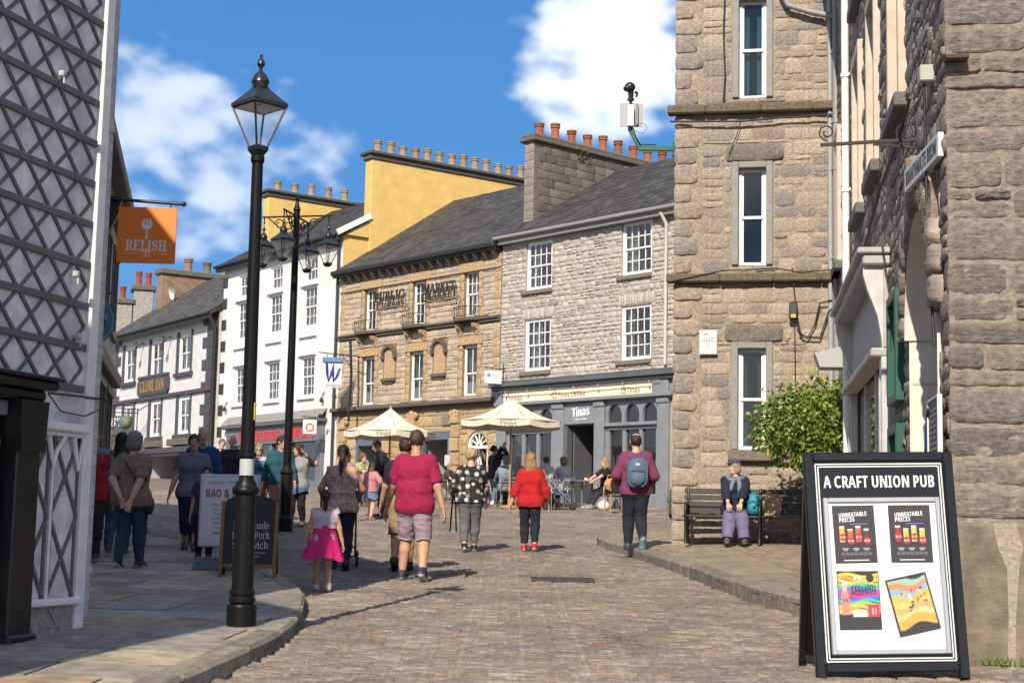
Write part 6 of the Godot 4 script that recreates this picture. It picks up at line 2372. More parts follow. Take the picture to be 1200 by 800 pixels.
func disc(x: float, y: float, rad: float, n_ := 14) -> PackedVector2Array:
	var pg := PackedVector2Array()
	for a in n_:
		pg.append(Vector2(x + cos(TAU * a / n_) * rad, y + sin(TAU * a / n_) * rad))
	return pg

func chalk_board() -> void:
	var y := left_walk(-2.9, 17.5)
	var o := thing("chalkboard", "wooden A-frame chalkboard with white handwriting behind the lamp post", "sign", V(-2.92, y, -17.5), 0.05)
	var wood := mat(C(0.33, 0.155, 0.05), 0.6, "flag", 3.0)
	var f := MB.new()
	f.bar(V(-0.30, 0, 0.12), V(-0.30, 0.84, 0.02), 0.05, 0.04, V(1, 0, 0), 0.006)
	f.bar(V(0.30, 0, 0.12), V(0.30, 0.84, 0.02), 0.05, 0.04, V(1, 0, 0), 0.006)
	f.bar(V(-0.28, 0.12, 0.10), V(0.28, 0.12, 0.10), 0.05, 0.04, V(0, 1, 0), 0.006)
	part(o, "frame", f, wood)
	var bk := MB.new()
	bk.bar(V(-0.32, 0, -0.36), V(-0.30, 0.82, -0.02), 0.05, 0.04, V(1, 0, 0), 0.006)
	bk.bar(V(0.28, 0, -0.36), V(0.28, 0.82, -0.02), 0.05, 0.04, V(1, 0, 0), 0.006)
	part(o, "rear_leg", bk, mat(C(0.06, 0.02, 0.018), 0.6))
	var bd := Node3D.new()
	bd.name = "board"
	o.add_child(bd)
	bd.transform = Transform3D(Basis(Vector3.RIGHT, -0.12), V(0, 0.14, 0.098))
	var m := MB.new()
	var pg := PackedVector2Array([Vector2(-0.275, 0), Vector2(0.275, 0), Vector2(0.275, 0.72), Vector2(0.18, 0.76), Vector2(0.0, 0.79), Vector2(-0.18, 0.76), Vector2(-0.275, 0.72)])
	m.prism(pg, -0.012, 0.006)
	part(bd, "slate", m, mat(C(0.028, 0.032, 0.037), 0.7, "flag", 2.0))
	var ch := mat(C(0.55), 0.9)
	for q in [["Homemade", 0.43, 0.40, 0.08], ["Pulled Pork", 0.32, 0.42, 0.08], ["Sandwich", 0.21, 0.40, 0.08], ["~", 0.6, 0.06, 0.1]]:
		words(bd, "chalk_writing", q[0], q[3], ch, Transform3D(Basis(Vector3.BACK, 0.03), V(0.02, q[1], 0.007)), "Droid Serif", false, 0.001, q[2], true)
	part(bd, "chalk_marks", flat_rects([[-0.18, 0.12, 0.16, 0.008, C(0.4)], [0.0, 0.125, 0.2, 0.008, C(0.4)], [-0.1, 0.085, 0.22, 0.008, C(0.4)]], 0.0068), mat_vc(0.9))
	# white menu sign on a water filled foot
	var y2 := left_walk(-3.4, 18.6)
	var w := thing("menu_sign", "white menu sign with red heading on a grey plastic foot", "sign", V(-3.36, y2, -18.6), -0.08)
	var fm := MB.new()
	fm.prism(PackedVector2Array([Vector2(-0.38, 0.0), Vector2(0.38, 0.0), Vector2(0.34, 0.07), Vector2(0.22, 0.14), Vector2(-0.22, 0.14), Vector2(-0.34, 0.07)]), -0.22, 0.22)
	part(w, "foot", fm, mat(C(0.13, 0.16, 0.21), 0.5))
	var sp := MB.new()
	for x in [-0.15, 0.15]:
		sp.tube([V(x, 0.14, 0), V(x, 0.26, 0)], 0.02, 8)
	part(w, "spring", sp, mat(C(0.3), 0.4))
	var pn := MB.new()
	pn.span(V(-0.37, 0.26, -0.02), V(0.37, 1.13, 0.015), 0.01)
	part(w, "panel", pn, mat(C(0.52, 0.53, 0.56), 0.4, "", 1.0, "", 1.0, 0.3))
	var ins := MB.new()
	ins.span(V(-0.34, 0.29, 0.01), V(0.34, 1.10, 0.018))
	part(w, "sheet", ins, mat(C(0.62, 0.62, 0.64), 0.6))
	var red := mat(C(0.40, 0.03, 0.04), 0.6)
	words(w, "print", "BAO & BUNS", 0.10, red, Transform3D(Basis(), V(0.0, 0.90, 0.02)), "Droid Sans", true, 0.001, 0.58)
	var l := [[-0.26, 1.02, 0.2, 0.014, C(0.3)], [-0.03, 1.03, 0.12, 0.014, C(0.3)], [0.11, 1.02, 0.15, 0.014, C(0.3)]]
	for k in 6:
		l.append([-0.22 + 0.02 * (k % 3), 0.76 - k * 0.055, 0.44 - 0.05 * (k % 3), 0.010, C(0.25)])
	l.append([-0.2, 0.42, 0.4, 0.014, C(0.40, 0.04, 0.05)])
	l.append([-0.1, 0.36, 0.2, 0.014, C(0.40, 0.04, 0.05)])
	part(w, "print", flat_rects(l, 0.0195), mat_vc(0.7))

func bench_and_bush() -> void:
	var by := right_walk(3.8, 25.0)
	var o := thing("bench", "black slatted bench with cast iron legs against the buff stone wall", "bench", V(2.82, by, -24.92), -0.195)
	var iron := mat(C(0.015), 0.4)
	var wood := mat(C(0.075, 0.072, 0.07), 0.45, "flag", 3.0)
	var Lb := 2.45
	for k in 4:
		var m := MB.new()
		m.box(V(Lb / 2, 0.44, 0.20 - k * 0.115), V(Lb, 0.03, 0.095), 0.008)
		part(o, "seat_slat", m, wood)
	for k in 4:
		var m := MB.new()
		m.box(V(Lb / 2, 0.53 + k * 0.105, -0.225 - k * 0.025), V(Lb, 0.085, 0.025), 0.008)
		part(o, "back_slat", m, wood)
	for x in [0.06, Lb / 2, Lb - 0.06]:
		var m := MB.new()
		m.tube([V(x, 0.0, 0.24), V(x, 0.2, 0.19), V(x, 0.41, 0.24), V(x, 0.55, 0.27), V(x, 0.62, 0.22), V(x, 0.64, -0.20)], 0.026, 8)
		m.tube([V(x, 0.0, -0.30), V(x, 0.25, -0.22), V(x, 0.42, -0.2), V(x, 0.9, -0.32)], 0.026, 8)
		m.tube([V(x, 0.41, 0.24), V(x, 0.41, -0.2)], 0.022, 8)
		part(o, "leg", m, iron)
	# clipped ball tree in a tub
	var r := RandomNumberGenerator.new()
	r.seed = 8
	var ty := right_walk(4.5, 23.2)
	var t := thing("ball_tree", "bright green clipped ball tree on a thin stem beside the bench", "tree", V(4.72, ty, -23.2))
	var tub := MB.new()
	tub.lathe([[0.16, 0.0], [0.21, 0.32], [0.23, 0.33], [0.23, 0.37], [0.20, 0.37], [0.19, 0.30], [0.01, 0.30]], 18)
	part(t, "tub", tub, mat(C(0.06, 0.055, 0.05), 0.7))
	var tm := MB.new()
	tm.tube([V(0, 0.28, 0), V(0.02, 0.7, 0.01), V(-0.02, 1.15, 0), V(0.03, 1.6, 0)], [0.032, 0.026, 0.024, 0.02], 8)
	for k in 14:
		var a := r.randf() * TAU
		var e := r.randf_range(-0.2, 1.0)
		var d := V(cos(a) * 0.8, e * 0.55, sin(a) * 0.7)
		tm.tube([V(0, 1.25 + r.randf() * 0.3, 0), d * 0.4 + V(0, 1.5, 0), d * 0.8 + V(0, 1.75, 0)], [0.014, 0.01, 0.004], 5)
	part(t, "trunk", tm, mat(C(0.10, 0.075, 0.05), 0.9))
	var lf := MB.new()
	lf.tri(V(0, -0.5, 0), V(0.42, 0.05, 0.10), V(0, 0.12, 0), V(0, 0, 1))
	lf.tri(V(0, 0.12, 0), V(0.42, 0.05, 0.10), V(0, 0.62, -0.06), V(0, 0, 1))
	lf.tri(V(0, -0.5, 0), V(-0.42, 0.05, 0.10), V(0, 0.12, 0), V(0, 0, 1))
	lf.tri(V(0, 0.12, 0), V(-0.42, 0.05, 0.10), V(0, 0.62, -0.06), V(0, 0, 1))
	var xs := []
	var cs := []
	var nn := FastNoiseLite.new()
	nn.seed = 2
	nn.frequency = 2.2
	for k in 12000:
		var d := Vector3(r.randfn(), r.randfn(), r.randfn()).normalized()
		var rad := pow(r.randf(), 0.28)
		var lump := 1.0 + 0.42 * nn.get_noise_3dv(d * 1.3)
		var p := d * V(1.1, 0.72, 0.85) * rad * lump
		if nn.get_noise_3dv(p * 1.7 + V(9, 0, 0)) > 0.30 and rad > 0.6:
			continue
		var up := (d * 0.5 + V(r.randfn() * 0.6, r.randfn() * 0.4 - 0.25, r.randfn() * 0.6)).normalized()
		var x := up.cross(Vector3(r.randfn(), r.randfn(), r.randfn())).normalized()
		var s := r.randf_range(0.028, 0.075)
		xs.append(Transform3D(Basis(x * s, up * s * 1.25, x.cross(up) * s), p + V(0.02, 1.83, 0)))
		var c := [C(0.12, 0.19, 0.022), C(0.16, 0.24, 0.025), C(0.05, 0.10, 0.018), C(0.20, 0.28, 0.04), C(0.28, 0.28, 0.05), C(0.09, 0.16, 0.03)][r.randi() % 6] as Color
		cs.append(c)
	var lm := mat_vc(0.45).duplicate() as StandardMaterial3D
	lm.backlight_enabled = true
	lm.backlight = Color(0.22, 0.30, 0.06)
	lm.cull_mode = BaseMaterial3D.CULL_DISABLED
	many(t, "crown", lf.mesh(), lm, xs, cs)
	# things left on the bench
	var k := thing("backpack", "turquoise rucksack standing on the bench beside the seated woman", "backpack", V(3.92, by + 0.455, -24.72), -0.2)
	var bm := MB.new()
	bm.ball(V(0, 0.18, 0), V(0.135, 0.19, 0.095), 16)
	bm.ball(V(0, 0.12, 0.07), V(0.11, 0.11, 0.06), 12)
	part(k, "bag", bm, mat(C(0.01, 0.27, 0.36), 0.6, "fine", 1.5))
	var bs := MB.new()
	bs.tube([V(-0.03, 0.35, -0.03), V(-0.03, 0.40, -0.03), V(0.03, 0.40, -0.03), V(0.03, 0.35, -0.03)], 0.008, 6)
	bs.tube([V(-0.11, 0.2, 0.09), V(0, 0.235, 0.115), V(0.11, 0.2, 0.09)], 0.006, 6)
	part(k, "strap", bs, mat(C(0.01, 0.16, 0.22), 0.6))
	var fb := thing("flower_bag", "tan patterned shopping bag on the bench beside the turquoise rucksack", "bag", V(4.22, by + 0.455, -24.66), -0.2)
	var fm := MB.new()
	fm.prism(PackedVector2Array([Vector2(-0.12, 0), Vector2(0.12, 0), Vector2(0.16, 0.3), Vector2(0.05, 0.36), Vector2(-0.1, 0.33), Vector2(-0.15, 0.28)]), -0.07, 0.07)
	part(fb, "bag", fm, pattern_mat("flower_bag", C(0.42, 0.30, 0.19), [C(0.24, 0.12, 0.07), C(0.5, 0.42, 0.3), C(0.3, 0.2, 0.1)], 150, 5, 9, 4.0))
	var fh := MB.new()
	fh.tube([V(-0.08, 0.3, 0.07), V(-0.04, 0.42, 0.06), V(0.04, 0.42, 0.06), V(0.08, 0.3, 0.07)], 0.01, 6)
	part(fb, "handle", fh, mat(C(0.25, 0.16, 0.09), 0.7))

# printed cloth: spots of colours on a ground
func pattern_mat(key: String, ground: Color, cols: Array, count: int, rmin: float, rmax: float, scale: float) -> StandardMaterial3D:
	if mats.has(key):
		return mats[key]
	var img := Image.create(256, 256, false, Image.FORMAT_RGB8)
	img.fill(ground.linear_to_srgb())
	var r := RandomNumberGenerator.new()
	r.seed = hash(key)
	for k in count:
		var c: Color = (cols[r.randi() % cols.size()] as Color).linear_to_srgb()
		var cx := r.randi() % 256
		var cy := r.randi() % 256
		var rx := r.randf_range(rmin, rmax)
		var ry := rx * r.randf_range(0.75, 1.3)
		for y in range(int(-ry), int(ry) + 1):
			for x in range(int(-rx), int(rx) + 1):
				if (x * x) / (rx * rx) + (y * y) / (ry * ry) <= 1.0:
					img.set_pixel(posmod(cx + x, 256), posmod(cy + y, 256), c)
	var m := StandardMaterial3D.new()
	m.albedo_texture = as_tex(img)
	m.uv1_triplanar = true
	m.uv1_scale = Vector3.ONE * scale
	m.roughness = 0.9
	mats[key] = m
	return m

func hanging_signs() -> void:
	var black := mat(C(0.015), 0.4)
	# orange board on an iron rod
	var o := thing("orange_sign", "square orange hanging sign with a wine glass emblem on a black rod", "sign", V(-4.86, 5.31, -20.0), 0.02)
	var b := MB.new()
	b.span(V(-0.385, -0.375, -0.015), V(0.385, 0.375, 0.015), 0.004)
	part(o, "board", b, mat(C(0.85, 0.20, 0.018), 0.5))
	var wh := mat(C(0.72), 0.5)
	words(o, "lettering", "RELISH", 0.14, wh, Transform3D(Basis(), V(0.0, -0.145, 0.016)), "Droid Serif", true, 0.003, 0.54)
	words(o, "lettering", "'37", 0.085, wh, Transform3D(Basis(), V(0.0, -0.255, 0.016)), "Droid Serif", true, 0.003, 0.13)
	var ln := MB.new()
	ln.span(V(-0.29, -0.25, 0.015), V(-0.10, -0.243, 0.018))
	ln.span(V(0.10, -0.25, 0.015), V(0.29, -0.243, 0.018))
	part(o, "rule", ln, wh)
	var em := MB.new()
	em.prism(PackedVector2Array([Vector2(-0.045, 0.22), Vector2(-0.075, 0.14), Vector2(-0.055, 0.09), Vector2(0, 0.07), Vector2(0.055, 0.09), Vector2(0.075, 0.14), Vector2(0.045, 0.22), Vector2(0.03, 0.22), Vector2(0.03, 0.13), Vector2(0.018, 0.13), Vector2(0.012, 0.22), Vector2(-0.012, 0.22), Vector2(-0.018, 0.13), Vector2(-0.03, 0.13), Vector2(-0.03, 0.22)]), 0.015, 0.019)
	em.span(V(-0.008, -0.03, 0.015), V(0.008, 0.08, 0.019))
	em.prism(PackedVector2Array([Vector2(-0.05, -0.045), Vector2(0.05, -0.045), Vector2(0.0, -0.02)]), 0.015, 0.0185)
	part(o, "emblem", em, wh)
	var rd := MB.new()
	rd.tube([V(-0.95, 0.50, 0), V(0.45, 0.43, 0)], 0.022, 8)
	rd.ball(V(0.47, 0.43, 0), V(0.035, 0.035, 0.035), 10)
	for x in [-0.3, 0.3]:
		rd.tube([V(x, 0.37, 0), V(x, 0.45 - 0.02 * x, 0)], 0.008, 6)
	part(o, "rod", rd, black)
	var br := MB.new()
	br.prism(PackedVector2Array([Vector2(-0.95, 0.55), Vector2(-0.36, 0.52), Vector2(-0.40, 0.30), Vector2(-0.56, -0.05), Vector2(-0.95, -0.3)]), -0.12, -0.04)
	part(o, "bracket", br, black)
	# blue round sign further up
	var rs := thing("round_sign", "round blue hanging sign on the cream timbered shop", "sign", V(-7.1, 4.94, -26.0), 1.0)
	var rm := MB.new()
	rm.prism(disc(0, 0, 0.38, 28), -0.03, 0.03)
	part(rs, "disc", rm, mat(C(0.02, 0.13, 0.25), 0.5))
	var rr := MB.new()
	arch_ring(rr, 0, 0, 0.33, 0.012, 0.03, 0.034, 28, 0.0, TAU)
	part(rs, "ring", rr, mat(C(0.35, 0.45, 0.5), 0.5))
	var rq := MB.new()
	rq.tube([V(-0.2, -0.06, 0.032), V(-0.1, 0.05, 0.032), V(-0.04, -0.04, 0.032), V(0.06, 0.06, 0.032), V(0.12, -0.02, 0.032), V(0.2, 0.08, 0.032)], 0.012, 5)
	part(rs, "script_flourish", rq, mat(C(0.4, 0.5, 0.55), 0.5))
	var rt := MB.new()
	rt.tube([V(-0.9, 0.5, 0), V(0.3, 0.5, 0)], 0.02, 6)
	rt.tube([V(0, 0.5, 0), V(0, 0.4, 0)], 0.012, 6)
	part(rs, "rod", rt, black)
	# W sign on the market hall's corner
	var ws := thing("w_sign", "white hanging sign with a blue letter W between white house and market hall", "sign", V(-6.07, 6.62, -52.0), 0.15)
	var wm := MB.new()
	wm.span(V(-0.30, -0.5, -0.04), V(0.30, 0.36, 0.04), 0.01)
	part(ws, "board", wm, mat(C(0.72), 0.5))
	var wt := MB.new()
	wt.span(V(-0.36, 0.36, -0.10), V(0.36, 0.54, 0.10), 0.02)
	part(ws, "hood", wt, mat(C(0.10, 0.20, 0.38), 0.5))
	var wl := MB.new()
	wl.tube([V(-0.22, 0.33, 0.05), V(-0.20, 0.0, 0.05), V(-0.15, -0.27, 0.05), V(-0.04, 0.05, 0.05), V(0.01, 0.3, 0.05), V(0.0, 0.0, 0.05), V(0.02, -0.27, 0.05), V(0.14, -0.08, 0.05), V(0.23, 0.18, 0.05)], [0.045, 0.05, 0.04, 0.045, 0.05, 0.045, 0.04, 0.045, 0.03], 8)
	part(ws, "letter", wl, mat(C(0.01, 0.03, 0.30), 0.5))
	words(ws, "lettering", "shopping", 0.11, mat(C(0.05, 0.09, 0.2), 0.5), Transform3D(Basis(), V(0.02, -0.41, 0.041)), "Droid Sans", true, 0.004, 0.5)
	var wr := MB.new()
	wr.tube([V(-0.5, 0.70, 0), V(0.9, 0.60, 0)], 0.02, 6)
	wr.tube([V(0.55, 1.2, 0), V(0.62, 0.0, 0), V(0.58, -1.6, 0)], 0.05, 6)
	wr.tube([V(0.62, 0.2, 0), V(0.3, 0.62, 0)], 0.014, 6)
	for a in 3:
		wr.tube([V(-0.2 + a * 0.2, 0.54, 0), V(-0.2 + a * 0.2, 0.66, 0)], 0.012, 5)
	part(ws, "bracket", wr, black)
	# small white sign at the market hall's right end
	var ms := thing("white_sign", "small white hanging sign with a pale blue dot beside the cafe", "sign", V(-0.55, 6.08, -46.6), 0.45)
	var mm := MB.new()
	mm.span(V(-0.28, -0.20, -0.02), V(0.28, 0.20, 0.02), 0.008)
	part(ms, "board", mm, mat(C(0.70, 0.71, 0.72), 0.5))
	var md := MB.new()
	md.prism(disc(-0.16, 0.06, 0.06, 12), 0.02, 0.024)
	part(ms, "emblem", md, mat(C(0.06, 0.35, 0.5), 0.5))
	part(ms, "print", flat_rects([[-0.06, 0.04, 0.25, 0.035, C(0.5, 0.53, 0.56)], [-0.06, -0.02, 0.2, 0.02, C(0.5, 0.53, 0.56)]], 0.022), mat_vc(0.6))
	var mr := MB.new()
	mr.tube([V(-0.3, 0.3, 0), V(0.4, 0.25, 0)], 0.015, 6)
	mr.tube([V(0.34, 0.42, 0), V(0.34, -0.3, 0)], 0.018, 6)
	mr.tube([V(-0.22, 0.3, 0), V(-0.22, 0.2, 0)], 0.008, 5)
	mr.tube([V(0.22, 0.27, 0), V(0.22, 0.2, 0)], 0.008, 5)
	part(ms, "bracket", mr, black)
	# gift shop's pale sign
	var cs := thing("gift_sign", "small pale square hanging sign of the gift shop with a red emblem", "sign", V(-7.0, 4.88, -53.6), 0.2)
	var cm := MB.new()
	cm.span(V(-0.24, -0.25, -0.02), V(0.24, 0.25, 0.02), 0.008)
	part(cs, "board", cm, mat(C(0.66, 0.60, 0.60), 0.5))
	var ce := MB.new()
	arch_ring(ce, 0, -0.02, 0.10, 0.05, 0.02, 0.026, 14, 0.0, TAU)
	part(cs, "emblem", ce, mat(C(0.5, 0.08, 0.10), 0.5))
	var cr := MB.new()
	cr.tube([V(-0.3, 0.36, 0), V(0.5, 0.33, 0)], 0.015, 6)
	cr.ball(V(0.35, 0.4, 0), V(0.08, 0.08, 0.08), 8)
	cr.tube([V(-0.18, 0.36, 0), V(-0.18, 0.25, 0)], 0.008, 5)
	cr.tube([V(0.18, 0.34, 0), V(0.18, 0.25, 0)], 0.008, 5)
	part(cs, "bracket", cr, black)
	# to let board and the globe sign at the inn
	var tl := thing("to_let_board", "dark TO LET agent board with a red foot by the inn", "sign", V(-17.75, 5.75, -69.6), 0.15)
	var tm := MB.new()
	tm.span(V(-0.66, -0.42, -0.03), V(0.66, 0.42, 0.03), 0.01)
	part(tl, "board", tm, mat(C(0.05, 0.05, 0.055), 0.6))
	var tr := MB.new()
	tr.span(V(-0.66, -0.42, 0.03), V(0.66, -0.26, 0.036))
	part(tl, "red_strip", tr, mat(C(0.45, 0.02, 0.03), 0.6))
	for q in [["BUSINESS", 0.26, 0.9, 0.15], ["TO LET", 0.05, 1.05, 0.22]]:
		words(tl, "lettering", q[0], q[3], mat(C(0.6), 0.6), Transform3D(Basis(), V(-0.03, q[1], 0.035)), "Droid Sans", true, 0.01, q[2])
	var tp := MB.new()
	tp.tube([V(-0.9, 0.6, -0.05), V(-0.6, 0.3, -0.05)], 0.04, 6)
	tp.tube([V(-0.62, -0.9, -0.05), V(-0.62, 0.5, -0.05)], 0.04, 6)
	part(tl, "bracket", tp, black)
	var gs := thing("globe_sign", "green globe in a black iron frame hanging outside the inn", "sign", V(-16.86, 5.74, -67.2), 0.2)
	var gm := MB.new()
	gm.ball(V(0, 0, 0), V(0.30, 0.30, 0.30), 18)
	part(gs, "globe", gm, pattern_mat("globe", C(0.06, 0.13, 0.15), [C(0.10, 0.17, 0.05), C(0.16, 0.20, 0.07), C(0.25, 0.2, 0.08)], 26, 18, 44, 0.9))
	var gr := MB.new()
	for x in [-0.5, 0.5]:
		gr.tube([V(x, -0.62, 0), V(x, 0.62, 0)], 0.025, 6)
	for y in [-0.6, 0.6, 0.42]:
		gr.tube([V(-0.55, y, 0), V(0.55, y, 0)], 0.022, 6)
	gr.tube([V(0, 0.6, 0), V(0, 0.3, 0)], 0.02, 6)
	gr.tube([V(0.5, 0.5, 0), V(1.0, 0.9, -0.6)], 0.02, 6)
	gr.tube([V(-0.2, 0.6, 0), V(0.0, 0.8, 0), V(0.3, 0.72, 0)], 0.03, 6)
	part(gs, "iron_frame", gr, black)
	var gb := MB.new()
	gb.span(V(-0.5, -0.58, -0.03), V(0.5, -0.36, 0.03), 0.01)
	part(gs, "name_strip", gb, mat(C(0.03, 0.08, 0.06), 0.5))

func wall_things() -> void:
	var black := mat(C(0.015), 0.4)
	var L := 13.852
	var pub := Transform3D(Basis(V(-0.148, 0, 0.989), Vector3.UP, V(-0.989, 0, -0.148)), V(5.47, 0, -25.6))
	# street name
	var sn := thing("street_nameplate", "white street nameplate with black capitals fixed to the pub wall", "sign")
	sn.transform = pub * Transform3D(Basis(Vector3.UP, 0.09), V(L - 0.76, 4.70, 0.12))
	var m := MB.new()
	m.span(V(-0.68, -0.10, -0.05), V(0.68, 0.10, 0.0), 0.006)
	part(sn, "plate", m, mat(C(0.62, 0.62, 0.63), 0.4))
	words(sn, "lettering", "BRANTHWAITE BROW", 0.13, mat(C(0.02), 0.5), Transform3D(Basis(), V(0, 0, 0.001)), "Droid Sans", true, 0.004, 1.22)
	# scrolled iron bracket
	var ib := thing("iron_bracket", "empty rusty iron sign bracket with scrolls jutting from the pub wall", "bracket")
	ib.transform = pub * Transform3D(Basis(), V(L - 2.05, 5.22, 0.0))
	var b := MB.new()
	b.bar(V(0, 0.02, 0.0), V(0, -0.02, 0.88), 0.025, 0.03)
	b.bar(V(0, -0.06, 0.0), V(0, -0.02, 0.4), 0.02, 0.02)
	for q in [[0.10, 0.09, 0.10], [0.82, 0.10, 0.08]]:
		var pts := []
		for j in 16:
			var t := j / 15.0 * TAU * 1.3
			var rr: float = q[2] * (1.0 - j / 24.0)
			pts.append(V(0, q[1] + rr * sin(t - 1.57), q[0] + rr * cos(t - 1.57)))
		b.tube(pts, 0.008, 5)
	for z in [0.28, 0.34]:
		b.tube([V(0, -0.03, z), V(0.01, -0.16, z), V(0, -0.28, z)], 0.005, 5)
	part(ib, "bar", b, mat(C(0.07, 0.055, 0.045), 0.8, "stone", 3.0))
	# notice boards at the near corner
	var nb := thing("notice_board", "black notice board with white frame hung on the pub corner", "sign")
	nb.transform = pub * Transform3D(Basis(), V(L - 0.24, 2.36, 0.10))
	var nm := MB.new()
	nm.span(V(-0.32, -0.30, -0.02), V(0.32, 0.30, 0.0))
	part(nb, "board", nm, mat(C(0.05, 0.05, 0.052), 0.5))
	var nf := MB.new()
	nf.span(V(-0.34, -0.32, -0.025), V(-0.32, 0.32, 0.012))
	nf.span(V(0.32, -0.32, -0.025), V(0.34, 0.32, 0.012))
	nf.span(V(-0.32, -0.32, -0.025), V(0.32, -0.30, 0.012))
	nf.span(V(-0.32, 0.30, -0.025), V(0.32, 0.32, 0.012))
	part(nb, "frame", nf, mat(C(0.62), 0.5))
	var l := []
	for k in 11:
		l.append([-0.27, 0.22 - k * 0.045, 0.54 - 0.06 * (k % 3), 0.014, C(0.35)])
	part(nb, "print", flat_rects(l, 0.002), mat_vc(0.7))
	var np := MB.new()
	np.span(V(-0.05, -0.1, -0.09), V(0.05, 0.1, -0.02), 0.01)
	part(nb, "bracket", np, black)
	var gb := thing("green_board", "green framed menu case below the notice board on the pub wall", "sign")
	gb.transform = pub * Transform3D(Basis(), V(L - 0.24, 1.6, 0.12))
	var gm := MB.new()
	gm.span(V(-0.30, -0.38, -0.06), V(-0.25, 0.38, 0.02), 0.006)
	gm.span(V(0.25, -0.38, -0.06), V(0.30, 0.38, 0.02), 0.006)
	gm.span(V(-0.25, 0.33, -0.06), V(0.25, 0.38, 0.018), 0.006)
	gm.span(V(-0.25, -0.38, -0.06), V(0.25, -0.33, 0.018), 0.006)
	part(gb, "frame", gm, mat(C(0.012, 0.09, 0.06), 0.45))
	var gi := MB.new()
	gi.span(V(-0.25, -0.33, -0.11), V(0.25, 0.33, -0.02))
	part(gb, "panel", gi, mat(C(0.20, 0.20, 0.19), 0.5))
	var bp := thing("blue_post", "dark blue pipe post with a bent top beside the notice board", "post")
	bp.transform = pub * Transform3D(Basis(), V(L - 0.62, 0.72, 0.10))
	var pm := MB.new()
	pm.tube([V(0, 0, 0), V(0, 1.5, 0), V(0.0, 1.75, 0), V(0.06, 1.86, 0), V(0.16, 1.9, 0)], [0.035, 0.035, 0.022, 0.02, 0.02], 10)
	pm.lathe([[0.04, 1.35], [0.05, 1.38], [0.05, 1.46], [0.03, 1.5]], 12)
	part(bp, "pipe", pm, mat(C(0.012, 0.03, 0.11), 0.4))
	# camera on its green arm
	var cc := thing("cctv_camera", "black dome camera and white box on a green arm fixed to the stone house", "camera", V(2.74, 8.07, -25.74))
	cc.scale = Vector3.ONE * 0.86
	var am := MB.new()
	am.bar(V(0.05, 0, 0), V(-0.74, -0.01, 0), 0.09, 0.09, V(0, 0, 1), 0.008)
	am.bar(V(-0.70, -0.02, 0), V(-0.90, 0.34, 0), 0.08, 0.08, V(0, 0, 1), 0.008)
	am.box(V(-0.02, 0.0, 0), V(0.06, 0.3, 0.2), 0.01)
	part(cc, "arm", am, mat(C(0.015, 0.13, 0.085), 0.4))
	var bx := MB.new()
	bx.span(V(-0.98, 0.42, 0.0), V(-0.85, 0.86, 0.12), 0.01)
	part(cc, "box", bx, mat(C(0.70, 0.69, 0.64), 0.4))
	var gp := MB.new()
	gp.span(V(-1.12, 0.44, -0.06), V(-0.66, 0.92, -0.04))
	part(cc, "plate", gp, mat(C(0.34, 0.35, 0.36), 0.5))
	var g2 := MB.new()
	g2.span(V(-0.80, 0.46, -0.04), V(-0.76, 0.9, 0.04))
	part(cc, "fin", g2, mat(C(0.2), 0.5))
	var hd := MB.new()
	hd.lathe([[0.05, 0.34], [0.05, 0.42], [0.03, 0.43], [0.03, 0.95], [0.07, 0.97], [0.07, 1.0], [0.05, 1.02], [0.06, 1.15], [0.05, 1.18]], 14, V(-0.91, 0, 0))
	hd.ball(V(-0.93, 1.24, 0.02), V(0.11, 0.10, 0.11), 14)
	hd.ball(V(-0.98, 1.20, 0.06), V(0.09, 0.07, 0.09), 12)
	hd.tube([V(-0.83, 1.15, 0), V(-0.78, 1.12, 0), V(-0.8, 1.05, 0)], 0.03, 6)
	part(cc, "head", hd, mat(C(0.02), 0.25))
	var wi := MB.new()
	wi.tube([V(-0.86, 0.4, 0.05), V(-0.80, 0.2, 0.06), V(-0.72, 0.06, 0.06), V(-0.4, 0.06, 0.05)], 0.012, 6)
	wi.tube([V(-0.84, 0.45, 0.05), V(-0.65, 0.5, 0.05), V(-0.58, 0.4, 0.05), V(-0.66, 0.28, 0.05), V(-0.86, 0.35, 0.05)], 0.006, 5)
	part(cc, "cable", wi, black)
	# cctv notice
	var cn := thing("cctv_notice", "small white CCTV notice screwed to the buff stone wall", "sign")
	cn.transform = Transform3D(Basis(V(0.9806, 0, 0.1961), Vector3.UP, V(-0.1961, 0, 0.9806)), V(2.931, 0, -25.6)) * Transform3D(Basis(), V(0.37, 4.71, 0.085))
	var cm := MB.new()
	cm.span(V(-0.15, -0.205, -0.012), V(0.15, 0.205, 0.0), 0.002)
	part(cn, "plate", cm, mat(C(0.70), 0.4))
	var cf := MB.new()
	for q in [[-0.14, -0.195, 0.28, 0.006], [-0.14, 0.189, 0.28, 0.006], [-0.14, -0.195, 0.006, 0.39], [0.134, -0.195, 0.006, 0.39]]:
		cf.span(V(q[0], q[1], 0.0), V(q[0] + q[2], q[1] + q[3], 0.002))
	part(cn, "border", cf, mat(C(0.08), 0.5))
	words(cn, "lettering", "CCTV", 0.055, mat(C(0.12), 0.5), Transform3D(Basis(), V(0, 0.055, 0.001)), "Droid Sans", true, 0.002, 0.16)
	var l2 := [[-0.115, 0.01, 0.23, 0.012, C(0.2)], [-0.05, -0.015, 0.09, 0.01, C(0.25)], [-0.03, -0.07, 0.06, 0.014, C(0.2)], [-0.11, -0.105, 0.22, 0.006, C(0.4)], [-0.11, -0.12, 0.22, 0.006, C(0.4)], [-0.09, -0.15, 0.18, 0.006, C(0.4)], [-0.08, -0.17, 0.16, 0.006, C(0.35)]]
	part(cn, "print", flat_rects(l2, 0.0015), mat_vc(0.6))
	var ce := MB.new()
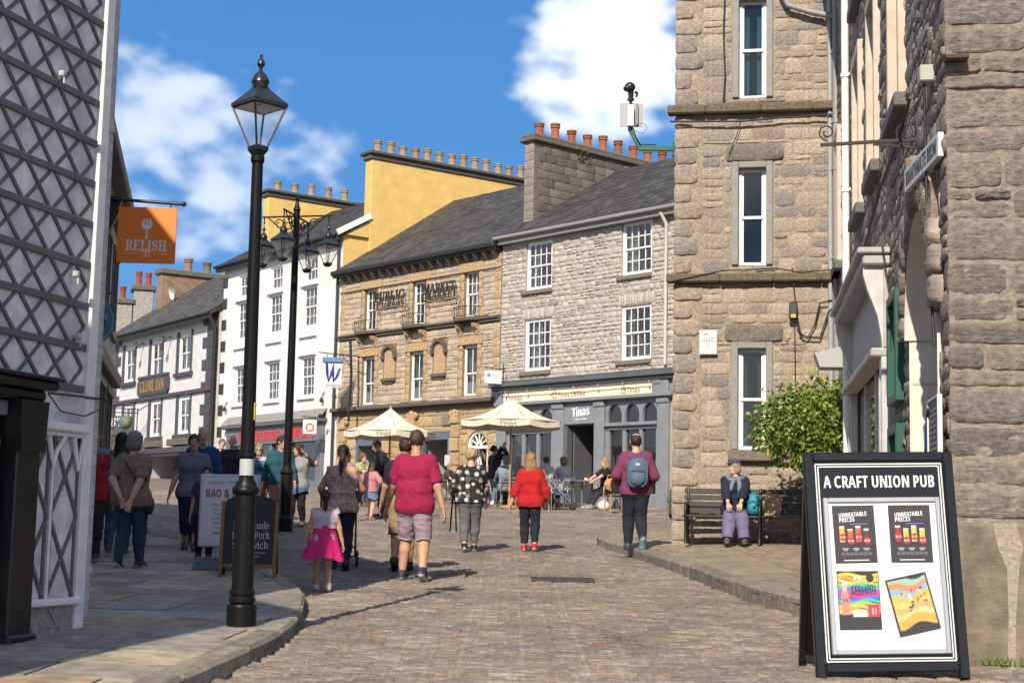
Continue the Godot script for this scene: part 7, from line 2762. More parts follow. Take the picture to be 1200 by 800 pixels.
	ce.prism(PackedVector2Array([Vector2(-0.10, 0.15), Vector2(-0.04, 0.12), Vector2(0.10, 0.15), Vector2(0.02, 0.135)]), 0.0, 0.002)
	part(cn, "emblem", ce, mat(C(0.1), 0.5))
	# weeds at the foot of the pub wall
	var r := RandomNumberGenerator.new()
	r.seed = 3
	var wb := MB.new()
	for k in 130:
		var p := V(3.58 + r.randf() * 0.35, G(11.8), -11.72 + r.randf_range(-0.05, 0.06))
		var a := V(r.randfn() * 0.03, r.randf_range(0.03, 0.09), r.randfn() * 0.03)
		wb.tri(p - V(0.006, 0, 0), p + V(0.006, 0, 0), p + a, V(0, 0, 1))
	var wo := part(self, "grass", wb, mat(C(0.10, 0.15, 0.02), 0.8))
	tag(wo, "tuft of short grass at the foot of the stone plinth", "grass", "", "stuff")

# ================================================================ people
var fold := FastNoiseLite.new()
var head_net := {}
var hand_net := {}
var hair_nets := {}

# smooth union of tapered capsules and ellipsoids, meshed as surface nets
# shape: [kind, a, b, ra, rb, k]; kind 0 capsule, 1 ellipsoid (b = radii), 2 ellipsoid cut away
func net(shapes: Array, cell: float) -> Dictionary:
	var lo := Vector3.INF
	var hi := -Vector3.INF
	for s in shapes:
		if s[0] == 2:
			continue
		var r: float = maxf(s[3], s[4])
		var ra := V(r, r, r) if s[0] == 0 else s[2] as Vector3
		var q0: Vector3 = s[1]
		var q1: Vector3 = s[2] if s[0] == 0 else s[1]
		lo = lo.min(q0 - ra).min(q1 - ra)
		hi = hi.max(q0 + ra).max(q1 + ra)
	lo -= Vector3.ONE * cell * 2.5
	hi += Vector3.ONE * cell * 2.5
	var nx := int((hi.x - lo.x) / cell) + 2
	var ny := int((hi.y - lo.y) / cell) + 2
	var nzz := int((hi.z - lo.z) / cell) + 2
	var sy := nx
	var sz := nx * ny
	var F := PackedFloat32Array()
	F.resize(nx * ny * nzz)
	F.fill(1.0)
	var T := PackedByteArray()
	T.resize(nx * ny * nzz)
	for si in shapes.size():
		var s: Array = shapes[si]
		var kind: int = s[0]
		var a: Vector3 = s[1]
		var b: Vector3 = s[2]
		var r0: float = s[3]
		var r1: float = s[4]
		var k: float = s[5]
		var ba := b - a
		var bb := maxf(ba.dot(ba), 1e-9)
		var mg := cell * 2.2 + k * 0.6
		var m := maxf(r0, r1) + mg
		var l0 := a.min(b) - V(m, m, m)
		var l1 := a.max(b) + V(m, m, m)
		if kind > 0:
			l0 = a - b - V(mg, mg, mg)
			l1 = a + b + V(mg, mg, mg)
		var i0 := clampi(int((l0.x - lo.x) / cell), 0, nx - 1)
		var i1 := clampi(int((l1.x - lo.x) / cell) + 1, 0, nx - 1)
		var j0 := clampi(int((l0.y - lo.y) / cell), 0, ny - 1)
		var j1 := clampi(int((l1.y - lo.y) / cell) + 1, 0, ny - 1)
		var k0 := clampi(int((l0.z - lo.z) / cell), 0, nzz - 1)
		var k1 := clampi(int((l1.z - lo.z) / cell) + 1, 0, nzz - 1)
		for kk in range(k0, k1 + 1):
			for jj in range(j0, j1 + 1):
				var base := kk * sz + jj * sy
				for ii in range(i0, i1 + 1):
					var pa := Vector3(lo.x + ii * cell, lo.y + jj * cell, lo.z + kk * cell) - a
					var d: float
					if kind == 0:
						var h := clampf(pa.dot(ba) / bb, 0.0, 1.0)
						d = (pa - ba * h).length() - (r0 + (r1 - r0) * h)
					else:
						var q := pa / b
						var l := q.length()
						var g := (q / b).length()
						d = l * (l - 1.0) / maxf(g, 1e-6)
					var id := base + ii
					var o := F[id]
					if kind == 2:
						if -d > o:
							F[id] = -d
						continue
					if d < o:
						T[id] = si
					if k > 0.0:
						var hh := maxf(k - absf(o - d), 0.0) / k
						F[id] = minf(o, d) - hh * hh * k * 0.25
					else:
						F[id] = minf(o, d)
	var vi := PackedInt32Array()
	vi.resize(nx * ny * nzz)
	vi.fill(-1)
	var vs := PackedVector3Array()
	var tg := PackedByteArray()
	var ix := PackedInt32Array()
	var off := [0, 1, sy, sy + 1, sz, sz + 1, sz + sy, sz + sy + 1]
	var ed := [[0, 1], [2, 3], [4, 5], [6, 7], [0, 2], [1, 3], [4, 6], [5, 7], [0, 4], [1, 5], [2, 6], [3, 7]]
	var cp := [V(0, 0, 0), V(1, 0, 0), V(0, 1, 0), V(1, 1, 0), V(0, 0, 1), V(1, 0, 1), V(0, 1, 1), V(1, 1, 1)]
	for kk in nzz - 1:
		for jj in ny - 1:
			var base := kk * sz + jj * sy
			for ii in nx - 1:
				var id := base + ii
				var s0 := F[id] < 0.0
				if s0 == (F[id + 1] < 0.0) and s0 == (F[id + sy] < 0.0) and s0 == (F[id + sz] < 0.0) and s0 == (F[id + sy + 1] < 0.0) and s0 == (F[id + sz + 1] < 0.0) and s0 == (F[id + sz + sy] < 0.0) and s0 == (F[id + sz + sy + 1] < 0.0):
					continue
				var acc := Vector3.ZERO
				var cnt := 0
				for e in ed:
					var fa := F[id + off[e[0]]]
					var fb := F[id + off[e[1]]]
					if (fa < 0.0) != (fb < 0.0):
						acc += (cp[e[0]] as Vector3).lerp(cp[e[1]], fa / (fa - fb))
						cnt += 1
				vi[id] = vs.size()
				vs.append(lo + (V(ii, jj, kk) + acc / cnt) * cell)
				var bi := id
				for o8 in off:
					if F[id + o8] < F[bi]:
						bi = id + o8
				tg.append(T[bi])
	for kk in range(1, nzz - 1):
		for jj in range(1, ny - 1):
			var base := kk * sz + jj * sy
			for ii in range(1, nx - 1):
				var id := base + ii
				if vi[id] < 0:
					continue
				var s0 := F[id] < 0.0
				if s0 != (F[id + 1] < 0.0):
					_face(ix, vi[id], vi[id - sy], vi[id - sy - sz], vi[id - sz], s0)
				if s0 != (F[id + sy] < 0.0):
					_face(ix, vi[id], vi[id - sz], vi[id - sz - 1], vi[id - 1], s0)
				if s0 != (F[id + sz] < 0.0):
					_face(ix, vi[id], vi[id - 1], vi[id - 1 - sy], vi[id - sy], s0)
	var ns := PackedVector3Array()
	ns.resize(vs.size())
	for k in range(0, ix.size(), 3):
		var a := vs[ix[k]]
		var fn := (vs[ix[k + 2]] - a).cross(vs[ix[k + 1]] - a)
		for e in 3:
			ns[ix[k + e]] += fn
	for k in ns.size():
		ns[k] = ns[k].normalized()
	return {"v": vs, "n": ns, "t": tg, "ix": ix}

func _face(ix: PackedInt32Array, a: int, b: int, c: int, d: int, flip: bool) -> void:
	if a < 0 or b < 0 or c < 0 or d < 0:
		return
	if flip:
		ix.append_array(PackedInt32Array([a, c, b, a, d, c]))
	else:
		ix.append_array(PackedInt32Array([a, b, c, a, c, d]))

# add a net to a builder through a transform
func put_net(mb: MB, nt: Dictionary, x: Transform3D, col: Color, cols = null) -> void:
	var b := mb.v.size()
	mb.v.append_array(x * (nt["v"] as PackedVector3Array))
	var nb := Transform3D(x.basis.inverse().transposed(), Vector3.ZERO)
	var nn: PackedVector3Array = nb * (nt["n"] as PackedVector3Array)
	for k in nn.size():
		nn[k] = nn[k].normalized()
	mb.n.append_array(nn)
	var cs := PackedColorArray()
	cs.resize(nn.size())
	cs.fill(col)
	if cols:
		for k in nn.size():
			var q = cols[nt["t"][k]]
			if q != null:
				cs[k] = Color(col.r * q.r, col.g * q.g, col.b * q.b)
	mb.c.append_array(cs)
	var tt := PackedVector2Array()
	tt.resize(nn.size())
	mb.t.append_array(tt)
	var flip := x.basis.determinant() < 0.0
	var src: PackedInt32Array = nt["ix"]
	for k in range(0, src.size(), 3):
		if flip:
			mb.ix.append_array(PackedInt32Array([b + src[k], b + src[k + 2], b + src[k + 1]]))
		else:
			mb.ix.append_array(PackedInt32Array([b + src[k], b + src[k + 1], b + src[k + 2]]))

# clothing: the skin of the net where s > 0, pushed outwards and creased
func cloth_of(nt: Dictionary, s: PackedFloat32Array, off: PackedFloat32Array, crease: float) -> MB:
	var mb := MB.new()
	var vs: PackedVector3Array = nt["v"]
	var ns: PackedVector3Array = nt["n"]
	var ix: PackedInt32Array = nt["ix"]
	var ps := PackedVector3Array()
	ps.resize(vs.size())
	var map := PackedInt32Array()
	map.resize(vs.size())
	map.fill(-1)
	for k in vs.size():
		if s[k] > -0.1:
			var p := vs[k]
			ps[k] = p + ns[k] * (off[k] + crease * 0.6 + crease * fold.get_noise_3d(p.x * 9.0, p.y * 5.0, p.z * 9.0) + crease * 0.8 * fold.get_noise_3d(p.x * 4.0 + p.y * 12.0, p.y * 14.0 - p.x * 7.0, p.z * 4.0))
	for k in range(0, ix.size(), 3):
		var id := [ix[k], ix[k + 1], ix[k + 2]]
		var cnt := 0
		for e in 3:
			if s[id[e]] > 0.0:
				cnt += 1
		if cnt == 0:
			continue
		var poly := []
		for e in 3:
			var a: int = id[e]
			var b: int = id[(e + 1) % 3]
			if s[a] > 0.0:
				if map[a] < 0:
					map[a] = mb.add(ps[a], ns[a])
				poly.append(map[a])
			if (s[a] > 0.0) != (s[b] > 0.0) and s[a] > -0.1 and s[b] > -0.1:
				var f := s[a] / (s[a] - s[b])
				poly.append(mb.add(ps[a].lerp(ps[b], f), ns[a].lerp(ns[b], f)))
		for e in range(1, poly.size() - 1):
			mb.ix.append_array(PackedInt32Array([poly[0], poly[e], poly[e + 1]]))
	# normals from the creased faces
	var acc := PackedVector3Array()
	acc.resize(mb.v.size())
	for k in range(0, mb.ix.size(), 3):
		var a := mb.v[mb.ix[k]]
		var fn := (mb.v[mb.ix[k + 2]] - a).cross(mb.v[mb.ix[k + 1]] - a)
		for e in 3:
			acc[mb.ix[k + e]] += fn
	for k in acc.size():
		if acc[k].length_squared() > 1e-16:
			mb.n[k] = acc[k].normalized()
	return mb

func make_people_parts() -> void:
	fold.seed = 5
	fold.frequency = 0.9
	fold.fractal_octaves = 2
	var hs := [
		[1, V(0, 0.025, -0.012), V(0.074, 0.095, 0.092), 0.0, 0.0, 0.02],
		[1, V(0, -0.035, 0.02), V(0.057, 0.080, 0.066), 0.0, 0.0, 0.03],
		[0, V(-0.02, -0.095, 0.055), V(0.02, -0.095, 0.055), 0.02, 0.02, 0.03],
		[0, V(0, 0.0, 0.083), V(0, -0.028, 0.100), 0.009, 0.014, 0.012],
		[0, V(-0.033, 0.026, 0.074), V(0.033, 0.026, 0.074), 0.012, 0.012, 0.015],
		[1, V(0.077, -0.005, -0.005), V(0.011, 0.032, 0.019), 0.0, 0.0, 0.006],
		[1, V(-0.077, -0.005, -0.005), V(0.011, 0.032, 0.019), 0.0, 0.0, 0.006],
		[0, V(0, -0.07, -0.018), V(0, -0.17, -0.03), 0.05, 0.052, 0.03],
		[1, V(0, -0.058, 0.082), V(0.022, 0.008, 0.010), 0.0, 0.0, 0.006]]
	head_net = net(hs, 0.0075)
	var hd := []
	for q in [[-0.022, -0.03], [0.0, 0.0], [0.02, 0.028]]:
		hd.append([0, V(0, -0.015, q[0]), V(0, -0.088, q[1]), 0.013, 0.013, 0.012])
	hd.append([0, V(0, 0.04, 0), V(0, -0.02, 0), 0.024, 0.022, 0.01])
	var ln := [0.058, 0.074, 0.080, 0.070]
	for f in 4:
		var z := -0.032 + f * 0.0213
		var b := V(0, -0.088, z)
		var m := b + V(0.010, -0.45 * ln[f], 0.002 * (f - 1.5))
		var t := m + V(0.026, -0.42 * ln[f], 0.0)
		hd.append([0, b, m, 0.0090, 0.0085, 0.003])
		hd.append([0, m, t, 0.0085, 0.0072, 0.003])
	hd.append([0, V(0.002, -0.025, 0.025), V(0.012, -0.062, 0.050), 0.012, 0.0105, 0.006])
	hd.append([0, V(0.012, -0.062, 0.050), V(0.022, -0.092, 0.050), 0.0105, 0.009, 0.003])
	hand_net = net(hd, 0.0058)

func hair_net(style: String) -> Dictionary:
	if hair_nets.has(style):
		return hair_nets[style]
	var s := []
	var face := [2, V(0, -0.035, 0.105), V(0.070, 0.098, 0.085), 0.0, 0.0, 0.0]
	var low := [2, V(0, -0.13, 0.03), V(0.12, 0.105, 0.115), 0.0, 0.0, 0.0]
	match style:
		"short":
			s = [[1, V(0, 0.030, -0.015), V(0.083, 0.103, 0.100), 0.0, 0.0, 0.01], face, low]
		"balding":
			s = [[1, V(0, 0.018, -0.018), V(0.081, 0.098, 0.097), 0.0, 0.0, 0.01], face, low, [2, V(0, 0.125, 0.01), V(0.075, 0.055, 0.075), 0.0, 0.0, 0.0]]
		"bob":
			s = [[1, V(0, 0.035, -0.015), V(0.096, 0.107, 0.105), 0.0, 0.0, 0.02], [1, V(0, -0.04, -0.035), V(0.098, 0.085, 0.085), 0.0, 0.0, 0.02], [2, V(0, -0.045, 0.11), V(0.066, 0.105, 0.09), 0.0, 0.0, 0.0]]
		"curly":
			s = [[1, V(0, 0.038, -0.015), V(0.098, 0.110, 0.110), 0.0, 0.0, 0.02], face]
			for k in 26:
				var a := k * 2.399
				var y := 1.0 - (k + 0.5) / 13.0
				if y < -0.45:
					continue
				var rr := sqrt(1.0 - y * y)
				var p := V(cos(a) * rr, y, sin(a) * rr)
				if p.z > 0.35 and p.y < 0.35:
					continue
				s.insert(1, [1, V(0, 0.03, -0.015) + p * V(0.085, 0.095, 0.095), V(0.03, 0.03, 0.03), 0.0, 0.0, 0.01])
		"long":
			s = [[1, V(0, 0.033, -0.015), V(0.090, 0.106, 0.104), 0.0, 0.0, 0.02], [1, V(0, -0.09, -0.065), V(0.095, 0.15, 0.055), 0.0, 0.0, 0.03], [0, V(-0.05, -0.1, -0.07), V(-0.06, -0.26, -0.08), 0.04, 0.025, 0.03], [0, V(0.05, -0.1, -0.07), V(0.05, -0.30, -0.08), 0.04, 0.022, 0.03], [0, V(0.0, -0.1, -0.08), V(0.0, -0.31, -0.09), 0.04, 0.02, 0.03], [2, V(0, -0.04, 0.105), V(0.068, 0.10, 0.088), 0.0, 0.0, 0.0]]
		"ponytail":
			s = [[1, V(0, 0.030, -0.015), V(0.081, 0.102, 0.099), 0.0, 0.0, 0.01], [0, V(0, 0.055, -0.10), V(0, 0.02, -0.135), 0.03, 0.032, 0.02], [0, V(0, 0.02, -0.135), V(0.01, -0.14, -0.135), 0.034, 0.034, 0.02], [0, V(0.01, -0.14, -0.135), V(0.02, -0.33, -0.115), 0.034, 0.012, 0.02], face, [2, V(0, -0.14, 0.05), V(0.12, 0.105, 0.12), 0.0, 0.0, 0.0]]
		"bun":
			s = [[1, V(0, 0.030, -0.015), V(0.082, 0.102, 0.099), 0.0, 0.0, 0.01], [1, V(0, 0.03, -0.125), V(0.042, 0.042, 0.038), 0.0, 0.0, 0.015], face, low]
		"scarf":
			s = [[1, V(0, 0.033, -0.015), V(0.092, 0.108, 0.106), 0.0, 0.0, 0.02], [1, V(0, -0.10, -0.03), V(0.10, 0.11, 0.09), 0.0, 0.0, 0.03], [1, V(0, -0.19, -0.035), V(0.16, 0.08, 0.11), 0.0, 0.0, 0.03], [1, V(0, -0.30, -0.08), V(0.14, 0.14, 0.06), 0.0, 0.0, 0.03], [2, V(0, -0.035, 0.105), V(0.062, 0.09, 0.085), 0.0, 0.0, 0.0]]
	var nt := net(s, 0.0115)
	var vs: PackedVector3Array = nt["v"]
	var ns: PackedVector3Array = nt["n"]
	for k in vs.size():
		var p := vs[k]
		vs[k] = p + ns[k] * (0.010 * fold.get_noise_3d(p.x * 60.0, p.y * 16.0, p.z * 60.0) + 0.006 * fold.get_noise_3d(p.x * 25.0, p.y * 25.0, p.z * 25.0))
	nt["v"] = vs
	var acc := PackedVector3Array()
	acc.resize(vs.size())
	var ix: PackedInt32Array = nt["ix"]
	for k in range(0, ix.size(), 3):
		var fn := (vs[ix[k + 2]] - vs[ix[k]]).cross(vs[ix[k + 1]] - vs[ix[k]])
		for e in 3:
			acc[ix[k + e]] += fn
	for k in acc.size():
		acc[k] = acc[k].normalized()
	nt["n"] = acc
	hair_nets[style] = nt
	return nt

func bend(a: Vector3, t: Vector3, l0: float, l1: float, pole: Vector3) -> Array:
	var d := t - a
	var l := minf(d.length(), (l0 + l1) * 0.998)
	var dir := d.normalized()
	var x := (l0 * l0 - l1 * l1 + l * l) / (2.0 * l)
	var h := sqrt(maxf(l0 * l0 - x * x, 0.0))
	var pp := (pole - dir * pole.dot(dir)).normalized()
	return [a + dir * x + pp * h, a + dir * l]

# p: at, yaw, h, girth, lean, feet, hands, skin, hair, hair_col, clothes ...
func person(label: String, p: Dictionary) -> Node3D:
	var h: float = p.get("h", 1.72)
	var w: float = p.get("w", 1.0) * 0.87
	var fem: bool = p.get("f", false)
	var root := thing("person", label, "person", p["at"], p.get("yaw", 0.0), p.get("group", ""))
	var lean: float = p.get("lean", 0.0)
	var sway: float = p.get("sway", 0.0)
	var U := V(sin(sway), cos(lean), sin(lean)).normalized()
	var hip := V(0, p.get("hip", 0.492), p.get("hipz", 0.0)) * h
	var hw := 0.052 if fem else 0.047
	var sh := 0.090 if fem else 0.099
	var S := []
	var tags := []
	var X := V(1, 0, 0)
	var addc := func(tagn: String, a: Vector3, b: Vector3, r0: float, r1: float, k: float):
		S.append([0, a, b, r0 * h, r1 * h, k * h])
		tags.append(tagn)
	var belly: float = p.get("belly", 0.0)
	var pel := hip + U * 0.012 * h
	var bel := hip + U * 0.115 * h + V(0, 0, belly * 0.3 * h)
	var che := hip + U * 0.232 * h
	var sho := hip + U * 0.296 * h
	for s in [-1.0, 1.0]:
		addc.call("T", pel + X * s * hw * 0.9 * h, bel + X * s * 0.038 * h, 0.071 * w, (0.058 if fem else 0.064) * w + belly, 0.03)
		addc.call("T", bel + X * s * 0.038 * h, che + X * s * 0.055 * h, (0.058 if fem else 0.064) * w + belly, 0.063 * w, 0.03)
	addc.call("T", pel - X * hw * h, pel + X * hw * h, 0.073 * w, 0.073 * w, 0.03)
	addc.call("T", che - X * 0.058 * h, che + X * 0.058 * h, 0.064 * w, 0.064 * w, 0.03)
	addc.call("T", sho - X * (sh - 0.018) * h, sho + X * (sh - 0.018) * h, 0.040, 0.040, 0.03)
	if fem:
		for s in [-1.0, 1.0]:
			addc.call("T", che + V(s * 0.04, -0.012, 0.045) * h, che + V(s * 0.04, -0.014, 0.05) * h, 0.035, 0.035, 0.02)
	var nk0 := hip + U * 0.315 * h
	var hdir := (U + V(0, 0.6, p.get("neckf", 0.12))).normalized()
	var nk1 := nk0 + hdir * 0.052 * h
	addc.call("N", nk0, nk1, 0.036, 0.032, 0.02)
	var feet: Array = p.get("feet", [V(0.055, 0.042, 0.0), V(-0.055, 0.042, 0.0)])
	var hands: Array = p.get("hands", [V(0.16, 0.46, 0.02), V(-0.16, 0.46, 0.02)])
	var toes: Array = p.get("toe", [0.0, 0.0])
	var wrists := []
	var elbows := []
	for i in 2:
		var s := 1.0 if i == 0 else -1.0
		var hj := hip + V(s * hw, -0.005, 0) * h
		var kn := bend(hj, (feet[i] as Vector3) * h, 0.232 * h, 0.222 * h, p.get("knee", V(0, 0, 1)))
		var k: Vector3 = kn[0]
		var an: Vector3 = kn[1]
		addc.call("L0", hj, k, 0.064 * w, 0.041 * lerpf(1.0, w, 0.6), 0.022)
		var cm := k.lerp(an, 0.3) + V(0, 0, -0.006 * h)
		addc.call("L1", k, cm, 0.040 * lerpf(1.0, w, 0.6), 0.037 * lerpf(1.0, w, 0.6), 0.02)
		addc.call("L2", cm, an, 0.037 * lerpf(1.0, w, 0.6), 0.024, 0.02)
		var ft := V(0, -sin(toes[i]), cos(toes[i]))
		var up := V(0, cos(toes[i]), sin(toes[i]))
		addc.call("F", an - up * 0.020 * h - ft * 0.022 * h, an - up * 0.024 * h + ft * 0.06 * h, 0.021, 0.022, 0.015)
		addc.call("F", an - up * 0.024 * h + ft * 0.06 * h, an - up * 0.028 * h + ft * 0.098 * h, 0.022, 0.016, 0.015)
		var sj := sho + V(s * sh, -0.006, 0) * h
		var pl: Vector3 = p.get("elbow", [V(0.3, 0, -1), V(-0.3, 0, -1)])[i]
		var ar := bend(sj, (hands[i] as Vector3) * h, 0.165 * h, 0.148 * h, pl)
		addc.call("A0", sj, ar[0], 0.038 * lerpf(1.0, w, 0.7), 0.029, 0.016)
		addc.call("A1", ar[0], ar[1], 0.029, 0.0185, 0.01)
		elbows.append(ar[0])
		wrists.append(ar[1])
	var nt := net(S, p.get("cell", 0.022) * 1.08)
	var vs: PackedVector3Array = nt["v"]
	var tg: PackedByteArray = nt["t"]
	var nv := vs.size()
	# where each point lies: height along the trunk, way along its limb
	var yy := PackedFloat32Array()
	var limb := PackedFloat32Array()
	yy.resize(nv)
	limb.resize(nv)
	for k in nv:
		yy[k] = (vs[k] - hip).dot(U) / h
		var s: Array = S[tg[k]]
		var t: float = clampf((vs[k] - s[1]).dot(s[2] - s[1]) / maxf((s[2] - s[1]).length_squared(), 1e-9), 0.0, 1.0)
		match tags[tg[k]]:
			"L0", "A0": limb[k] = t
			"L1": limb[k] = 1.0 + 0.3 * t
			"A1": limb[k] = 1.0 + t
			"L2": limb[k] = 1.3 + 0.7 * t
			"N": limb[k] = t
			_: limb[k] = 0.0
	var skin: Color = p.get("skin", C(0.50, 0.29, 0.20))
	var body := MB.new()
	put_net(body, nt, Transform3D.IDENTITY, skin)
	# head
	var hs := h * 0.143 / 0.237
	var hy: float = p.get("head_yaw", 0.0)
	var hp: float = p.get("head_pitch", 0.0)
	var hb := Basis(Vector3.UP, hy) * Basis(Vector3.RIGHT, hp) * Basis(Vector3.BACK, p.get("head_roll", 0.0))
	var hx := Transform3D(hb.scaled(Vector3.ONE * hs), nk1 + hdir * 0.010 * h + hb * V(0, 0.092, 0.022) * hs)
	put_net(body, head_net, hx, skin, [null, null, null, null, null, null, null, null, C(0.85, 0.5, 0.5)])
	for s in [-1.0, 1.0]:
		body.xf = hx
		body.col = C(0.55)
		body.ball(V(s * 0.031, 0.004, 0.0745), V(0.0115, 0.009, 0.0095), 8)
		body.col = C(0.03, 0.02, 0.015)
		body.ball(V(s * 0.031, 0.004, 0.0805), V(0.0052, 0.0058, 0.0046), 8)
		body.col = p.get("hair_col", C(0.05, 0.03, 0.02))
		body.tube([V(s * 0.014, 0.024, 0.086), V(s * 0.031, 0.030, 0.083), V(s * 0.047, 0.024, 0.074)], 0.0042, 5)
	body.xf = Transform3D.IDENTITY
	# hands
	for i in 2:
		var dir: Vector3 = (wrists[i] - elbows[i]).normalized()
		var fw := V(0, 0, 1)
		if absf(dir.z) > 0.8:
			fw = V(0, 1, 0) if p.get("palm_down", true) else V(1, 0, 0)
		var yv := -dir
		var zv := (fw - yv * fw.dot(yv)).normalized()
		if p.has("thumb"):
			var tv: Vector3 = p["thumb"][i]
			zv = (tv - yv * tv.dot(yv)).normalized()
		var xv := yv.cross(zv)
		# palm faces the body: the left hand (x > 0) is mirrored
		var sx := 1.0 if i == 1 else -1.0
		var b := Basis(xv * sx, yv, zv).scaled(Vector3.ONE * h / 1.75 * (0.96 if fem else 1.05))
		b = Basis(xv * sx * h / 1.75, yv * h / 1.75, zv * h / 1.75)
		put_net(body, hand_net, Transform3D(b, wrists[i] + dir * 0.012 * h), skin)
	var sk := mat_vc(0.6).duplicate() as StandardMaterial3D
	sk.subsurf_scatter_enabled = true
	sk.subsurf_scatter_strength = 0.05
	if not mats.has("skin"):
		mats["skin"] = sk
	part(root, "body", body, mats["skin"])
	# hair
	var style: String = p.get("hair", "short")
	if style != "none":
		var hm := MB.new()
		put_net(hm, hair_net(style), hx, Color.WHITE)
		part(root, "head_scarf" if style == "scarf" else "hair", hm, mat(p.get("hair_col", C(0.05, 0.03, 0.02)), 0.55, "fine", 6.0, "fine_n", 1.5))
	# clothes
	for c in p.get("wear", []):
		var s := PackedFloat32Array()
		var off := PackedFloat32Array()
		s.resize(nv)
		off.resize(nv)
		off.fill(c.get("off", 0.010))
		var kind: String = c["kind"]
		if kind == "skirt" or kind == "flare":
			var sm := MB.new()
			var top: float = c["top"] * h
			var bot: float = c["bot"] * h
			var r0: float = c["r0"] * h
			var r1: float = c["r1"] * h
			var dp: float = c.get("deep", 0.8)
			var nseg := 40
			var rows := 9
			var amp: float = c.get("wave", 0.12)
			var nw: float = c.get("waves", 9.0)
			var cz: float = c.get("cz", 0.0) * h
			var bx: float = c.get("bx", 0.0) * h
			for j in rows + 1:
				var t := float(j) / rows
				var rr := lerpf(r0, r1, pow(t, c.get("pow", 1.0)))
				for i in nseg + 1:
					var a := TAU * i / nseg
					var q := rr * (1.0 + amp * t * sin(a * nw + 1.3 * sin(a * 2.0)) + 0.05 * t * fold.get_noise_2d(cos(a) * 5.0, sin(a) * 5.0 + t * 2.0))
					sm.add(V(cos(a) * q + bx * t, lerpf(top, bot, t) + 0.02 * h * t * sin(a * 3.0), sin(a) * q * dp + cz * t + hip.z), V(cos(a), 0.2, sin(a)))
			for j in rows:
				for i in nseg:
					var q := j * (nseg + 1) + i
					sm.ix.append_array(PackedInt32Array([q, q + nseg + 1, q + nseg + 2, q, q + nseg + 2, q + 1]))
			var acc := PackedVector3Array()
			acc.resize(sm.v.size())
			for k in range(0, sm.ix.size(), 3):
				var fn := (sm.v[sm.ix[k + 2]] - sm.v[sm.ix[k]]).cross(sm.v[sm.ix[k + 1]] - sm.v[sm.ix[k]])
				for e in 3:
					acc[sm.ix[k + e]] += fn
			for k in acc.size():
				var fn := acc[k].normalized()
				sm.n[k] = fn if fn.dot(sm.n[k]) > 0.0 else -fn
			part(root, c["name"], sm, c["mat"])
			continue
		var hem: float = c.get("hem", -0.02)
		var cutl: float = c.get("cut", 1.0)
		var flare: float = c.get("flare", 0.0)
		for k in nv:
			var tn: String = tags[tg[k]]
			var q := -1.0
			match kind:
				"top":
					match tn:
						"T":
							q = yy[k] - hem
							if c.has("neck"):
								var nkd: float = c["neck"] - yy[k] + (0.035 if c.get("straps", false) else 0.0) * 0.0
								q = minf(q, nkd)
						"N": q = (c.get("collar", 0.35) - limb[k]) * 0.06
						"A0", "A1": q = (cutl - limb[k]) * 0.17
						"L0": q = yy[k] - hem
					if flare > 0.0:
						off[k] += flare * clampf((0.2 - yy[k]) / 0.22, 0.0, 1.0) * h
					if c.has("cuff") and (tn == "A1" or tn == "A0"):
						off[k] += float(c["cuff"]) * clampf(limb[k] - 0.6, 0.0, 1.5) * h
				"legs":
					match tn:
						"L0", "L1", "L2": q = (cutl - limb[k]) * 0.24
						"T": q = c.get("waist", 0.07) - yy[k]
						"F": q = -1.0 if cutl < 1.98 else -0.001
					if c.has("wide"):
						off[k] += float(c["wide"]) * clampf(limb[k], 0.0, 1.3) * h
				"shoes":
					if tn == "F":
						q = 0.05
					elif tn == "L2":
						q = (limb[k] - c.get("high", 1.9)) * 0.24
					off[k] = 0.006
			s[k] = q
		var cm := cloth_of(nt, s, off, c.get("crease", 0.011))
		if kind == "shoes":
			# pale soles
			for k in cm.v.size():
				cm.c[k] = c["col"]
			var sole: Color = c.get("sole", C(0.5))
			for i in 2:
				var an: Vector3 = (feet[i] as Vector3) * h
				var dx := an.x
				for k in cm.v.size():
					if absf(cm.v[k].x - dx) < 0.06 * h:
						var ft := V(0, -sin(toes[i]), cos(toes[i]))
						var up := V(0, cos(toes[i]), sin(toes[i]))
						var rel := cm.v[k] - an
						if rel.dot(up) < -0.031 * h and absf(rel.dot(ft)) < 0.15 * h:
							cm.c[k] = sole
			part(root, c.get("name", "shoes"), cm, mat_vc(0.6))
			continue
		part(root, c["name"], cm, c["mat"])
	root.set_meta("hip", hip)
	root.set_meta("head", hx)
	root.set_meta("wrists", wrists)
	for k in ["hip", "head", "wrists"]:
		extra[k] = root.get_meta(k)
		root.remove_meta(k)
	return root

var extra := {}

func cl(col: Color, rough := 0.9) -> StandardMaterial3D:
	return mat(col, rough, "fine", 2.5, "fine_n", 0.35)

func tee(col, sleeve := 0.62, hem := -0.03, off := 0.014) -> Dictionary:
	return {"kind": "top", "name": "shirt", "mat": cl(col) if col is Color else col, "cut": sleeve, "hem": hem, "off": off, "collar": 0.2}

func trousers(col: Color, cutl := 1.93, off := 0.010) -> Dictionary:
	return {"kind": "legs", "name": "trousers", "mat": cl(col), "cut": cutl, "off": off, "waist": 0.06}

func shoes(col: Color, sole := C(0.5), high := 1.9) -> Dictionary:
	return {"kind": "shoes", "col": col, "sole": sole, "high": high}

